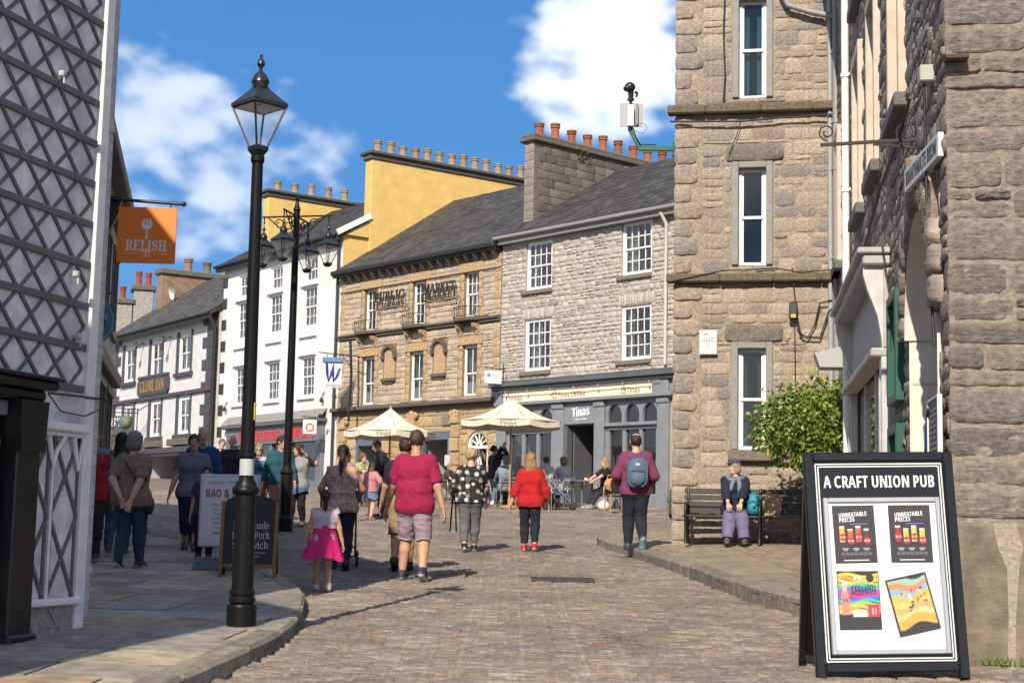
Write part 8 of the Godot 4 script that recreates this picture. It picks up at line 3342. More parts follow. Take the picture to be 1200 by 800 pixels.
func crowd() -> void:
	make_people_parts()
	var jeans := C(0.025, 0.04, 0.075)
	var navy := C(0.012, 0.016, 0.04)
	var fair := C(0.56, 0.33, 0.24)
	var tan_ := C(0.46, 0.26, 0.165)
	var walk := [V(0.05, 0.045, 0.10), V(-0.05, 0.06, -0.12)]
	var walk2 := [V(0.05, 0.07, -0.13), V(-0.05, 0.045, 0.09)]
	# the man in the magenta shirt
	person("man in magenta t-shirt and lilac shorts walking up the cobbles", {"at": V(-1.15, G(18.9), -18.9), "yaw": PI - 0.12, "h": 1.84, "w": 1.03, "belly": 0.010, "cell": 0.018,
		"feet": [V(0.085, 0.045, 0.075), V(-0.08, 0.06, -0.09)], "toe": [0.0, 0.35], "hip": 0.487, "hands": [V(0.20, 0.475, 0.05), V(-0.20, 0.46, -0.02)], "elbow": [V(0.5, 0, -1), V(-0.5, 0, -1)],
		"skin": tan_, "hair": "short", "hair_col": C(0.07, 0.04, 0.02), "head_pitch": 0.05,
		"wear": [tee(C(0.36, 0.008, 0.075), 0.86, -0.035, 0.026), {"kind": "legs", "name": "shorts", "mat": cl(C(0.40, 0.31, 0.37)), "cut": 0.93, "off": 0.011, "waist": 0.05, "wide": 0.006, "crease": 0.014}, shoes(C(0.02, 0.025, 0.06), C(0.55))]})
	person("man in dark shirt and khaki shorts half hidden by the magenta shirt", {"at": V(-1.40, G(20.6), -20.6), "yaw": PI, "h": 1.76, "w": 1.0, "feet": walk2, "toe": [0.4, 0.0], "skin": tan_, "hair": "short", "hair_col": C(0.03, 0.02, 0.015),
		"hands": [V(0.18, 0.5, 0.12), V(-0.17, 0.5, 0.1)], "wear": [tee(navy, 0.75), {"kind": "legs", "name": "shorts", "mat": cl(C(0.36, 0.25, 0.12)), "cut": 0.95, "off": 0.016, "wide": 0.012}, shoes(C(0.012), C(0.02))]})
	# little girl and mother
	person("small girl in a bright pink dress with a dark plait", {"at": V(-2.03, G(17.1), -17.1), "yaw": PI + 0.25, "h": 1.10, "w": 1.12, "cell": 0.014, "feet": [V(0.05, 0.045, 0.06), V(-0.05, 0.05, -0.06)], "hands": [V(0.19, 0.47, 0.03), V(-0.19, 0.47, 0.0)],
		"skin": tan_, "hair": "ponytail", "hair_col": C(0.025, 0.015, 0.01), "wear": [{"kind": "top", "name": "top", "mat": pattern_mat("girl_top", C(0.50, 0.42, 0.50), [C(0.2, 0.25, 0.42), C(0.6, 0.55, 0.6)], 60, 5, 10, 7.0), "cut": 0.12, "hem": 0.13, "neck": 0.30, "off": 0.010},
		{"kind": "skirt", "name": "dress", "mat": cl(C(0.75, 0.012, 0.20), 0.7), "top": 0.655, "bot": 0.315, "r0": 0.098, "r1": 0.20, "wave": 0.10, "waves": 7.0}, {"kind": "legs", "name": "shorts", "mat": cl(C(0.5, 0.46, 0.5)), "cut": 0.75, "off": 0.012, "wide": 0.01}, shoes(C(0.45), C(0.5))]})
	person("woman in floral vest top with a long dark ponytail pushing a pushchair", {"at": V(-2.22, G(20.5), -20.5), "yaw": PI + 0.1, "h": 1.66, "w": 1.08, "f": true, "feet": walk, "toe": [0.0, 0.3], "hands": [V(0.15, 0.56, 0.16), V(-0.14, 0.56, 0.17)], "elbow": [V(0.6, 0, -1), V(-0.6, 0, -1)],
		"skin": tan_, "hair": "ponytail", "hair_col": C(0.018, 0.011, 0.008), "head_pitch": 0.25, "wear": [{"kind": "top", "name": "vest_top", "mat": pattern_mat("floral", C(0.60, 0.36, 0.30), [C(0.10, 0.22, 0.25), C(0.45, 0.14, 0.10), C(0.20, 0.24, 0.15), C(0.45, 0.35, 0.28), C(0.10, 0.10, 0.16)], 130, 5, 14, 4.5), "cut": 0.02, "hem": -0.03, "neck": 0.255, "off": 0.010, "flare": 0.006}, trousers(navy, 1.93), shoes(C(0.02), C(0.02))]})
	pushchair("pushchair", "dark pushchair in front of the woman in the floral vest", V(-2.34, G(21.3), -21.3), PI + 0.1, C(0.02, 0.02, 0.025))
	# pavement on the left, in the shade
	person("grey haired woman in a leopard print top, hands clasped behind her back", {"at": V(-4.52, left_walk(0, 18.5), -18.5), "yaw": PI - 0.15, "h": 1.62, "w": 1.12, "f": true, "cell": 0.018, "feet": [V(0.055, 0.05, -0.07), V(-0.05, 0.042, 0.08)], "toe": [0.4, 0.0],
		"hands": [V(0.045, 0.52, -0.115), V(-0.05, 0.50, -0.12)], "elbow": [V(1, 0.1, -0.6), V(-1, 0.1, -0.6)], "thumb": [V(0, 1, 0), V(0, 1, 0)], "skin": fair, "hair": "bob", "hair_col": C(0.22, 0.21, 0.20), "wear": [{"kind": "top", "name": "blouse", "mat": pattern_mat("leopard", C(0.20, 0.15, 0.11), [C(0.03, 0.025, 0.02), C(0.08, 0.05, 0.035), C(0.26, 0.2, 0.14)], 420, 2.5, 5, 3.2), "cut": 0.9, "hem": -0.03, "off": 0.022, "flare": 0.012, "collar": 0.1}, trousers(C(0.03, 0.055, 0.10)), shoes(C(0.015), C(0.5))]})
	sling_bag("shoulder_bag", "black shoulder bag slung on the leopard print woman's right side", V(-4.52, left_walk(0, 18.5), -18.5), PI - 0.15, 1.62, -1.0, C(0.012))
	person("woman in blue grey t-shirt and navy cropped trousers coming down the pavement", {"at": V(-4.58, left_walk(0, 22.3), -22.3), "yaw": 0.12, "h": 1.67, "w": 1.12, "f": true, "feet": walk, "toe": [0.0, 0.3], "hands": [V(0.19, 0.46, 0.02), V(-0.19, 0.46, 0.06)], "skin": tan_, "hair": "bun", "hair_col": C(0.06, 0.03, 0.018),
		"wear": [tee(C(0.16, 0.19, 0.25), 0.6, -0.03, 0.018), trousers(C(0.012, 0.02, 0.07), 1.55), shoes(C(0.07, 0.04, 0.025), C(0.05), 1.97)]})
	person("man with a shaved head in a blue jacket behind the blue grey t-shirt", {"at": V(-4.75, left_walk(0, 23.8), -23.8), "yaw": 0.1, "h": 1.80, "w": 1.05, "feet": walk2, "skin": C(0.52, 0.28, 0.22), "hair": "none", "hair_col": C(0.12, 0.08, 0.06), "wear": [tee(C(0.015, 0.06, 0.22), 1.9), trousers(C(0.03)), shoes(C(0.03))]})
	person("boy with short dark hair standing behind the white menu sign", {"at": V(-4.0, left_walk(0, 20.4), -20.4), "yaw": 0.05, "h": 1.22, "w": 1.05, "skin": tan_, "hair": "short", "hair_col": C(0.02, 0.014, 0.01), "wear": [tee(C(0.05, 0.06, 0.08), 0.6), trousers(C(0.02, 0.02, 0.03)), shoes(C(0.02))]})
	person("person in a red waistcoat and pale blue shirt close to the lattice house", {"at": V(-5.30, left_walk(0, 19.6), -19.6), "yaw": 0.25, "h": 1.70, "w": 1.05, "feet": walk, "skin": tan_, "hair": "short", "hair_col": C(0.16, 0.14, 0.13), "wear": [tee(C(0.16, 0.22, 0.32), 1.9, -0.03, 0.014), {"kind": "top", "name": "waistcoat", "mat": cl(C(0.45, 0.015, 0.02)), "cut": 0.02, "hem": -0.05, "off": 0.026, "neck": 0.29}, trousers(C(0.02, 0.022, 0.03)), shoes(C(0.02))]})
	person("person in a black head scarf, black top and jeans seen from behind", {"at": V(-5.25, left_walk(0, 20.8), -20.8), "yaw": PI + 0.1, "h": 1.64, "w": 1.05, "f": true, "feet": walk2, "skin": tan_, "hair": "scarf", "hair_col": C(0.008), "wear": [tee(C(0.01), 1.9, -0.02, 0.02), trousers(C(0.05, 0.09, 0.15)), shoes(C(0.05), C(0.4))]})
	# coming out of the square
	person("man in a khaki jacket standing far off by the gift shop", {"at": V(-6.9, G(36.8), -36.8), "yaw": 0.4, "h": 1.72, "cell": 0.028, "skin": fair, "hair": "short", "hair_col": C(0.15, 0.13, 0.11), "wear": [tee(C(0.14, 0.12, 0.07), 1.9), trousers(C(0.06, 0.05, 0.04)), shoes(C(0.03))]})
	person("bearded man with a shaved head in a navy t-shirt facing downhill", {"at": V(-5.95, G(33.0), -33.0), "yaw": 0.1, "h": 1.82, "w": 1.1, "cell": 0.026, "feet": walk, "skin": tan_, "hair": "none", "hair_col": C(0.05, 0.03, 0.02), "wear": [tee(navy, 0.65), trousers(C(0.02, 0.025, 0.04)), shoes(C(0.03))]})
	person("blonde woman in dark glasses and a pale denim jacket", {"at": V(-5.42, G(33.3), -33.3), "yaw": 0.0, "h": 1.64, "f": true, "cell": 0.026, "feet": walk2, "skin": fair, "hair": "long", "hair_col": C(0.38, 0.25, 0.11), "wear": [tee(C(0.5), 0.5, -0.02, 0.010), {"kind": "top", "name": "denim_jacket", "mat": cl(C(0.10, 0.20, 0.36)), "cut": 1.9, "hem": 0.03, "off": 0.022, "neck": 0.285}, trousers(C(0.25, 0.12, 0.10)), shoes(C(0.2))]})
	glasses()
	person("child in an orange top beside the blonde woman", {"at": V(-5.05, G(33.4), -33.4), "yaw": 0.1, "h": 1.2, "cell": 0.024, "skin": fair, "hair": "bob", "hair_col": C(0.2, 0.12, 0.05), "wear": [tee(C(0.5, 0.16, 0.05), 0.7), trousers(C(0.25, 0.06, 0.04)), shoes(C(0.2))]})
	person("man in a teal long sleeved shirt and pink shorts looking aside", {"at": V(-4.66, G(31.3), -31.3), "yaw": 0.15, "head_yaw": 0.9, "h": 1.84, "w": 1.05, "cell": 0.024, "feet": [V(0.05, 0.045, 0.10), V(-0.05, 0.06, -0.1)], "toe": [0.0, 0.4], "hands": [V(0.17, 0.47, 0.1), V(-0.18, 0.48, 0.0)], "skin": tan_, "hair": "short", "hair_col": C(0.02, 0.013, 0.01), "wear": [tee(C(0.015, 0.09, 0.13), 1.85, -0.03, 0.018), {"kind": "legs", "name": "shorts", "mat": cl(C(0.46, 0.24, 0.20)), "cut": 0.93, "off": 0.016, "wide": 0.01}, shoes(C(0.03, 0.04, 0.07), C(0.4))]})
	person("woman in a grey top with a denim jacket tied round her waist", {"at": V(-4.30, G(31.4), -31.4), "yaw": -0.2, "head_yaw": -0.7, "h": 1.68, "w": 1.05, "f": true, "cell": 0.024, "feet": [V(0.05, 0.05, -0.08), V(-0.05, 0.042, 0.09)], "hands": [V(0.13, 0.86, 0.09), V(-0.2, 0.48, 0.02)], "elbow": [V(1, -0.4, 0.2), V(-0.4, 0, -1)], "skin": tan_, "hair": "bob", "hair_col": C(0.06, 0.03, 0.018),
		"wear": [tee(C(0.33, 0.33, 0.35), 0.8, -0.02, 0.018), trousers(C(0.010), 1.9), {"kind": "skirt", "name": "tied_jacket", "mat": cl(C(0.05, 0.13, 0.30)), "top": 0.54, "bot": 0.41, "r0": 0.112, "r1": 0.135, "wave": 0.06}, shoes(C(0.25, 0.13, 0.05), C(0.05), 1.75)]})
	person("man in a dark hooded jacket bending his head, facing along the square", {"at": V(-2.84, G(35.2), -35.2), "yaw": -PI / 2 + 0.3, "lean": 0.22, "head_pitch": 0.45, "h": 1.80, "cell": 0.024, "feet": [V(0.06, 0.042, 0.05), V(-0.06, 0.042, -0.05)], "hands": [V(0.10, 0.55, 0.24), V(-0.12, 0.5, 0.2)], "skin": fair, "hair": "short", "hair_col": C(0.05, 0.03, 0.018), "wear": [{"kind": "top", "name": "jacket", "mat": cl(C(0.014, 0.017, 0.026)), "cut": 1.9, "hem": -0.05, "off": 0.030, "collar": 0.7}, trousers(C(0.05, 0.06, 0.075)), shoes(C(0.02))]})
	person("girl in a pink hooded top and denim skirt beside the dark jacket", {"at": V(-3.08, G(34.4), -34.4), "yaw": PI - 0.5, "h": 1.27, "w": 1.05, "f": false, "cell": 0.020, "feet": [V(0.055, 0.045, 0.07), V(-0.055, 0.045, -0.06)], "hands": [V(0.15, 0.62, 0.12), V(-0.17, 0.6, 0.1)], "elbow": [V(0.8, 0, -1), V(-0.8, 0, -1)], "skin": fair, "hair": "long", "hair_col": C(0.16, 0.08, 0.035),
		"wear": [{"kind": "top", "name": "hooded_top", "mat": cl(C(0.55, 0.25, 0.26)), "cut": 1.85, "hem": 0.0, "off": 0.022, "collar": 0.8}, {"kind": "skirt", "name": "skirt", "mat": cl(C(0.16, 0.22, 0.36)), "top": 0.56, "bot": 0.37, "r0": 0.10, "r1": 0.145, "wave": 0.06}, shoes(C(0.5, 0.10, 0.14), C(0.5))]})
	# two women walking up the middle
	person("fair haired woman in a black top with large white spots carrying a jacket", {"at": V(-0.63, G(25.4), -25.4), "yaw": PI + 0.05, "h": 1.68, "w": 1.10, "f": true, "cell": 0.020, "feet": [V(0.05, 0.05, -0.07), V(-0.05, 0.042, 0.075)], "toe": [0.35, 0.0], "hands": [V(0.15, 0.52, 0.12), V(-0.16, 0.5, 0.13)], "elbow": [V(0.8, 0, -1), V(-0.9, 0, -1)], "skin": fair, "hair": "curly", "hair_col": C(0.46, 0.36, 0.22),
		"wear": [{"kind": "top", "name": "spotted_top", "mat": dots_mat(), "cut": 1.6, "hem": -0.01, "off": 0.022, "flare": 0.007, "cuff": 0.008, "collar": 0.15, "crease": 0.012}, trousers(C(0.15, 0.155, 0.17), 1.78), shoes(C(0.012), C(0.6))]})
	carried_jacket(V(-0.63, G(25.4), -25.4), PI + 0.05)
	person("woman in a loose red blouse and dark jeans with long fair hair", {"at": V(0.36, G(25.8), -25.8), "yaw": PI - 0.05, "h": 1.63, "w": 0.98, "f": true, "cell": 0.020, "feet": [V(0.055, 0.042, 0.05), V(-0.055, 0.05, -0.06)], "toe": [0.0, 0.3], "hands": [V(0.20, 0.47, 0.03), V(-0.18, 0.50, 0.08)], "skin": fair, "hair": "long", "hair_col": C(0.38, 0.21, 0.085), "head_yaw": 0.1,
		"wear": [{"kind": "top", "name": "blouse", "mat": cl(C(0.52, 0.008, 0.012)), "cut": 1.45, "hem": -0.03, "off": 0.018, "flare": 0.010, "cuff": 0.018, "collar": 0.15, "crease": 0.013}, trousers(C(0.010, 0.016, 0.035), 1.82), shoes(C(0.5, 0.01, 0.02), C(0.6))]})
	# man with the rucksack on the right pavement
	var py := right_walk(2.0, 24.6)
	person("man in a plum jumper and dark jeans wearing a blue rucksack", {"at": V(2.02, py, -24.6), "yaw": PI + 0.02, "h": 1.84, "w": 1.07, "cell": 0.020, "feet": [V(0.055, 0.042, 0.05), V(-0.055, 0.085, -0.12)], "toe": [0.0, 0.9], "hands": [V(0.13, 0.56, 0.13), V(-0.13, 0.56, 0.13)], "elbow": [V(0.5, 0, -1), V(-0.5, 0, -1)], "skin": fair, "hair": "balding", "hair_col": C(0.025, 0.016, 0.012),
		"wear": [tee(C(0.23, 0.045, 0.115), 1.85, -0.02, 0.026), trousers(C(0.012, 0.017, 0.032), 1.96, 0.016), shoes(C(0.06, 0.06, 0.06), C(0.16, 0.3, 0.36))]})
	rucksack("rucksack", "blue rucksack worn by the man in the plum jumper", V(2.02, py, -24.6), PI + 0.02, 1.84)
	# on the bench
	var by := right_walk(3.8, 25.0)
	person("woman in navy cardigan, scarf and flat cap sitting on the bench", {"at": V(3.62, by, -24.62), "yaw": -0.12, "h": 1.60, "w": 1.12, "f": true, "cell": 0.018, "hip": 0.335, "hipz": -0.12, "feet": [V(0.085, 0.042, 0.14), V(-0.085, 0.042, 0.16)], "hands": [V(0.05, 0.40, 0.115), V(-0.075, 0.40, 0.11)], "elbow": [V(0.9, -0.2, -0.7), V(-0.9, -0.2, -0.7)], "thumb": [V(-1, 0.3, 0), V(1, 0.3, 0)], "head_yaw": -0.95, "skin": fair, "hair": "bob", "hair_col": C(0.42, 0.36, 0.28),
		"wear": [tee(C(0.03, 0.10, 0.30), 0.5, -0.02, 0.012), {"kind": "top", "name": "cardigan", "mat": cl(C(0.012, 0.018, 0.05)), "cut": 1.75, "hem": -0.06, "off": 0.026, "neck": 0.30, "open": true}, {"kind": "legs", "name": "trousers", "mat": pattern_mat("lilac_check", C(0.13, 0.13, 0.24), [C(0.22, 0.20, 0.32), C(0.08, 0.09, 0.2), C(0.25, 0.14, 0.2)], 260, 3, 7, 5.0), "cut": 1.9, "off": 0.014, "wide": 0.012}, shoes(C(0.09, 0.06, 0.05), C(0.03))]})
	bench_extras()
	# people at the cafe tables
	var seat := [V(0.075, 0.042, 0.24), V(-0.075, 0.042, 0.22)]
	for q in [
		["grey haired person in a pale blue t-shirt at a cafe table, seen from behind", -0.12, 41.6, PI + 0.3, C(0.25, 0.33, 0.42), C(0.06, 0.05, 0.06), "bob", C(0.24, 0.23, 0.22), true],
		["white haired person in a grey top at a cafe table beside the pale blue t-shirt", 0.28, 42.2, PI - 0.5, C(0.3, 0.3, 0.32), C(0.05, 0.06, 0.09), "bob", C(0.5, 0.48, 0.44), true],
		["man in a white t-shirt at a cafe table, seen from behind", 1.02, 41.9, PI - 0.2, C(0.6), C(0.03, 0.035, 0.05), "short", C(0.08, 0.05, 0.03), false],
		["fair haired person in a white shirt by the silver pushchair", 1.42, 42.4, PI + 0.7, C(0.55, 0.57, 0.62), C(0.05, 0.06, 0.1), "bob", C(0.35, 0.22, 0.1), true],
		["blonde woman in a black top sitting outside the cafe door", 2.52, 42.0, -PI / 2 + 0.5, C(0.012), C(0.03, 0.032, 0.04), "long", C(0.42, 0.27, 0.11), true],
		["child in a green top sitting at a table by the umbrella pole", -0.68, 42.8, 0.6, C(0.22, 0.38, 0.14), C(0.03, 0.04, 0.08), "bob", C(0.22, 0.13, 0.06), true],
		["person in a yellow top and face mask sitting under the far umbrella", -3.92, 41.8, 0.9, C(0.45, 0.45, 0.22), C(0.05, 0.06, 0.09), "bob", C(0.18, 0.09, 0.04), true],
		["person in a pink top sitting under the far umbrella, back turned", -4.25, 41.0, PI - 0.6, C(0.45, 0.2, 0.22), C(0.03, 0.04, 0.07), "long", C(0.05, 0.03, 0.02), true],
		["fair haired child at a table between the two umbrellas", -1.62, 43.2, 0.9, C(0.05, 0.05, 0.06), C(0.04, 0.04, 0.05), "bob", C(0.35, 0.24, 0.11), true]]:
		person(q[0], {"at": V(q[1], G(q[2]), -q[2]), "yaw": q[3], "h": 1.22 if "child" in q[0] else 1.68, "w": 1.1, "f": q[8], "cell": 0.03, "hip": 0.315 if not ("child" in q[0]) else 0.41, "hipz": -0.1, "feet": seat, "lean": 0.08, "hands": [V(0.1, 0.45, 0.2), V(-0.1, 0.45, 0.2)], "elbow": [V(0.9, -0.2, -0.7), V(-0.9, -0.2, -0.7)], "skin": fair, "hair": q[6], "hair_col": q[7], "wear": [tee(q[4], 0.9, -0.04, 0.02), trousers(q[5]), shoes(C(0.2))]})
		chair(V(q[1], G(q[2]), -q[2]) + V(sin(q[3]) * -0.12, 0, cos(q[3]) * -0.12), q[3])
	person("woman in a navy jacket and blue jeans reaching up to the umbrella pole", {"at": V(-0.42, G(42.5), -42.5), "yaw": PI / 2 + 0.55, "h": 1.66, "w": 1.05, "f": true, "cell": 0.026, "feet": [V(0.06, 0.042, 0.05), V(-0.06, 0.045, -0.05)], "hands": [V(0.02, 0.98, 0.17), V(-0.04, 0.94, 0.17)], "elbow": [V(0.7, -0.4, 0.4), V(-0.7, -0.4, 0.4)], "skin": tan_, "hair": "bun", "hair_col": C(0.012), "head_pitch": -0.3, "wear": [tee(C(0.014, 0.016, 0.05), 1.9, -0.04, 0.026), trousers(C(0.13, 0.22, 0.36), 1.75, 0.018), shoes(C(0.6), C(0.6))]})

func glasses() -> void:
	var o := thing("sunglasses", "dark sunglasses worn by the blonde woman in denim", "glasses")
	o.transform = Transform3D(Basis(), V(-5.42, G(33.3), -33.3)) * (extra["head"] as Transform3D)
	var m := MB.new()
	for s in [-1.0, 1.0]:
		m.ball(V(s * 0.031, 0.006, 0.088), V(0.024, 0.019, 0.006), 10)
		m.tube([V(s * 0.055, 0.008, 0.084), V(s * 0.08, 0.006, 0.0)], 0.003, 5)
	m.tube([V(-0.01, 0.008, 0.096), V(0.01, 0.008, 0.096)], 0.003, 5)
	part(o, "frame", m, mat(C(0.01), 0.2))

func dots_mat() -> StandardMaterial3D:
	var img := Image.create(256, 256, false, Image.FORMAT_RGB8)
	img.fill(C(0.012).linear_to_srgb())
	var wh := C(0.62).linear_to_srgb()
	for q in [[40, 40, 19], [128, 30, 15], [205, 58, 21], [80, 105, 17], [165, 120, 20], [235, 150, 15], [30, 170, 20], [105, 190, 18], [190, 215, 18], [60, 235, 13]]:
		for y in range(-q[2], q[2] + 1):
			for x in range(-q[2], q[2] + 1):
				if x * x + y * y <= q[2] * q[2]:
					img.set_pixel(posmod(q[0] + x, 256), posmod(q[1] + y, 256), wh)
	var m := StandardMaterial3D.new()
	m.albedo_texture = as_tex(img)
	m.uv1_triplanar = true
	m.uv1_scale = Vector3.ONE * 2.2
	m.roughness = 0.85
	return m

func sling_bag(called: String, label: String, at: Vector3, yaw: float, h: float, side: float, col: Color) -> void:
	var o := thing(called, label, "bag", at, yaw)
	var m := MB.new()
	m.ball(V(side * 0.125, 0.46, 0.03) * h, V(0.035, 0.075, 0.075) * h, 12)
	part(o, "bag", m, mat(col, 0.5))
	var s := MB.new()
	s.tube([V(side * 0.13, 0.50, 0.0) * h, V(side * 0.09, 0.62, -0.092) * h, V(0, 0.74, -0.098) * h, V(-side * 0.075, 0.832, -0.03) * h, V(-side * 0.06, 0.80, 0.06) * h, V(side * 0.03, 0.66, 0.105) * h, V(side * 0.12, 0.50, 0.06) * h], 0.009, 6)
	part(o, "strap", s, mat(col, 0.5))

func rucksack(called: String, label: String, at: Vector3, yaw: float, h: float) -> void:
	var o := thing(called, label, "backpack", at, yaw)
	var m := MB.new()
	var pg := PackedVector2Array()
	for k in 28:
		var a := TAU * k / 28
		pg.append(Vector2(signf(cos(a)) * pow(absf(cos(a)), 0.55) * 0.088 * h, (0.655 + signf(sin(a)) * pow(absf(sin(a)), 0.6) * 0.125) * h))
	m.prism(pg, -0.165 * h, -0.075 * h)
	m.ball(V(0, 0.66, -0.160) * h, V(0.083, 0.118, 0.022) * h, 16)
	m.ball(V(0, 0.60, -0.170) * h, V(0.074, 0.062, 0.035) * h, 14)
	part(o, "bag", m, mat(C(0.085, 0.155, 0.25), 0.7, "fine", 2.0))
	var b := MB.new()
	b.ball(V(0, 0.72, -0.18) * h, V(0.022, 0.015, 0.008) * h, 10)
	part(o, "badge", b, mat(C(0.5, 0.5, 0.48), 0.5))
	var s := MB.new()
	for x in [-1.0, 1.0]:
		s.tube([V(x * 0.06, 0.775, -0.085) * h, V(x * 0.068, 0.842, -0.01) * h, V(x * 0.075, 0.80, 0.062) * h, V(x * 0.085, 0.68, 0.08) * h, V(x * 0.11, 0.57, 0.03) * h, V(x * 0.08, 0.55, -0.09) * h], 0.011 * h, 6)
	s.tube([V(-0.02, 0.785, -0.10) * h, V(0, 0.81, -0.10) * h, V(0.02, 0.785, -0.10) * h], 0.005 * h, 6)
	s.tube([V(-0.07, 0.66, -0.175) * h, V(0, 0.675, -0.2) * h, V(0.07, 0.66, -0.175) * h], 0.003 * h, 5)
	part(o, "strap", s, mat(C(0.05, 0.10, 0.17), 0.7))

func carried_jacket(at: Vector3, yaw: float) -> void:
	var o := thing("jacket", "black jacket hanging over the arm of the woman in spots", "jacket", at, yaw)
	var m := MB.new()
	var cols := 8
	var rows := 8
	var idx := []
	for face in 2:
		for j in rows + 1:
			for i in cols + 1:
				var u := float(i) / cols
				var v := float(j) / rows
				var w := 0.07 * (1.0 - 0.25 * v) + 0.02 * sin(v * 5.0)
				var x := 0.265 + (0.035 if face == 0 else -0.03) * (0.6 + v) + 0.014 * sin(u * 14.0 + v * 3.0)
				m.add(V(x, 0.92 - v * 0.56 - 0.05 * sin(u * 3.1) * v, 0.20 + (u - 0.5) * w * 2.6 - 0.05 * v), V(1 if face == 0 else -1, 0, 0))
	for face in 2:
		for j in rows:
			for i in cols:
				var q := face * (rows + 1) * (cols + 1) + j * (cols + 1) + i
				m.ix.append_array(PackedInt32Array([q, q + cols + 1, q + cols + 2, q, q + cols + 2, q + 1]))
	m.tube([V(0.27, 0.92, 0.1), V(0.27, 0.93, 0.3)], 0.05, 8)
	part(o, "cloth", m, mat(C(0.010), 0.85))

func bench_extras() -> void:
	var hx: Transform3D = extra["head"]
	var at := Transform3D(Basis(Vector3.UP, -0.12), V(3.62, right_walk(3.8, 25.0), -24.62))
	var c := thing("flat_cap", "denim blue peaked cap worn by the woman on the bench", "cap")
	c.transform = at * hx
	var m := MB.new()
	m.ball(V(0, 0.085, -0.012), V(0.10, 0.062, 0.115), 16)
	part(c, "crown", m, mat(C(0.06, 0.085, 0.15), 0.9, "fine", 3.0))
	var pk := MB.new()
	pk.ball(V(0, 0.062, 0.105), V(0.07, 0.012, 0.055), 12)
	part(c, "peak", pk, mat(C(0.05, 0.07, 0.13), 0.9, "fine", 3.0))
	var s := thing("scarf", "pale blue scarf round the neck of the woman on the bench", "scarf")
	s.transform = at
	var sm := MB.new()
	var h := 1.60
	var ring := []
	for k in 17:
		var a := TAU * k / 16
		ring.append(V(sin(a) * 0.075, 0.335 + 0.325 + 0.006 * sin(a * 3.0) - 0.018 * cos(a), -0.12 + 0.012 + cos(a) * 0.065) * h)
	sm.tube(ring, 0.036, 8)
	sm.tube([V(0.03, 0.645, -0.05) * h, V(0.04, 0.60, -0.022) * h, V(0.045, 0.50, -0.012) * h, V(0.05, 0.42, -0.005) * h], [0.035, 0.038, 0.04, 0.03], 8)
	sm.tube([V(-0.01, 0.645, -0.05) * h, V(-0.03, 0.60, -0.022) * h, V(-0.05, 0.53, -0.02) * h], [0.035, 0.036, 0.03], 8)
	part(s, "cloth", sm, mat(C(0.20, 0.26, 0.33), 0.9, "fine", 3.0))

# ---------------------------------------------------------------- cafe furniture
var chair0: Node3D = null
func chair(at: Vector3, yaw: float) -> void:
	if chair0 == null:
		chair0 = thing("cafe_chair", "silver bistro chair at the cafe tables", "chair", at, yaw, "chairs at the cafe tables")
		var al := mat(C(0.34, 0.35, 0.36), 0.35, "", 1.0, "", 1.0, 0.7)
		for k in 5:
			var m := MB.new()
			m.box(V(0, 0.44, -0.16 + k * 0.08), V(0.38, 0.014, 0.06), 0.004)
			part(chair0, "seat_slat", m, al)
		for k in 3:
			var m := MB.new()
			m.box(V(0, 0.58 + k * 0.10, -0.21 - k * 0.015), V(0.38, 0.055, 0.012), 0.004)
			part(chair0, "back_slat", m, al)
		for s in [-1, 1]:
			var m := MB.new()
			m.tube([V(s * 0.21, 0, 0.20), V(s * 0.20, 0.43, 0.18), V(s * 0.20, 0.64, 0.15), V(s * 0.21, 0.65, -0.15), V(s * 0.2, 0.65, -0.22)], 0.012, 6)
			part(chair0, "leg", m, al)
			var m2 := MB.new()
			m2.tube([V(s * 0.21, 0, -0.26), V(s * 0.20, 0.44, -0.19), V(s * 0.20, 0.82, -0.25)], 0.012, 6)
			part(chair0, "leg", m2, al)
		return
	var c: Node3D = chair0.duplicate()
	c.name = numbered("cafe_chair")
	add_child(c)
	c.position = at
	c.rotation.y = yaw

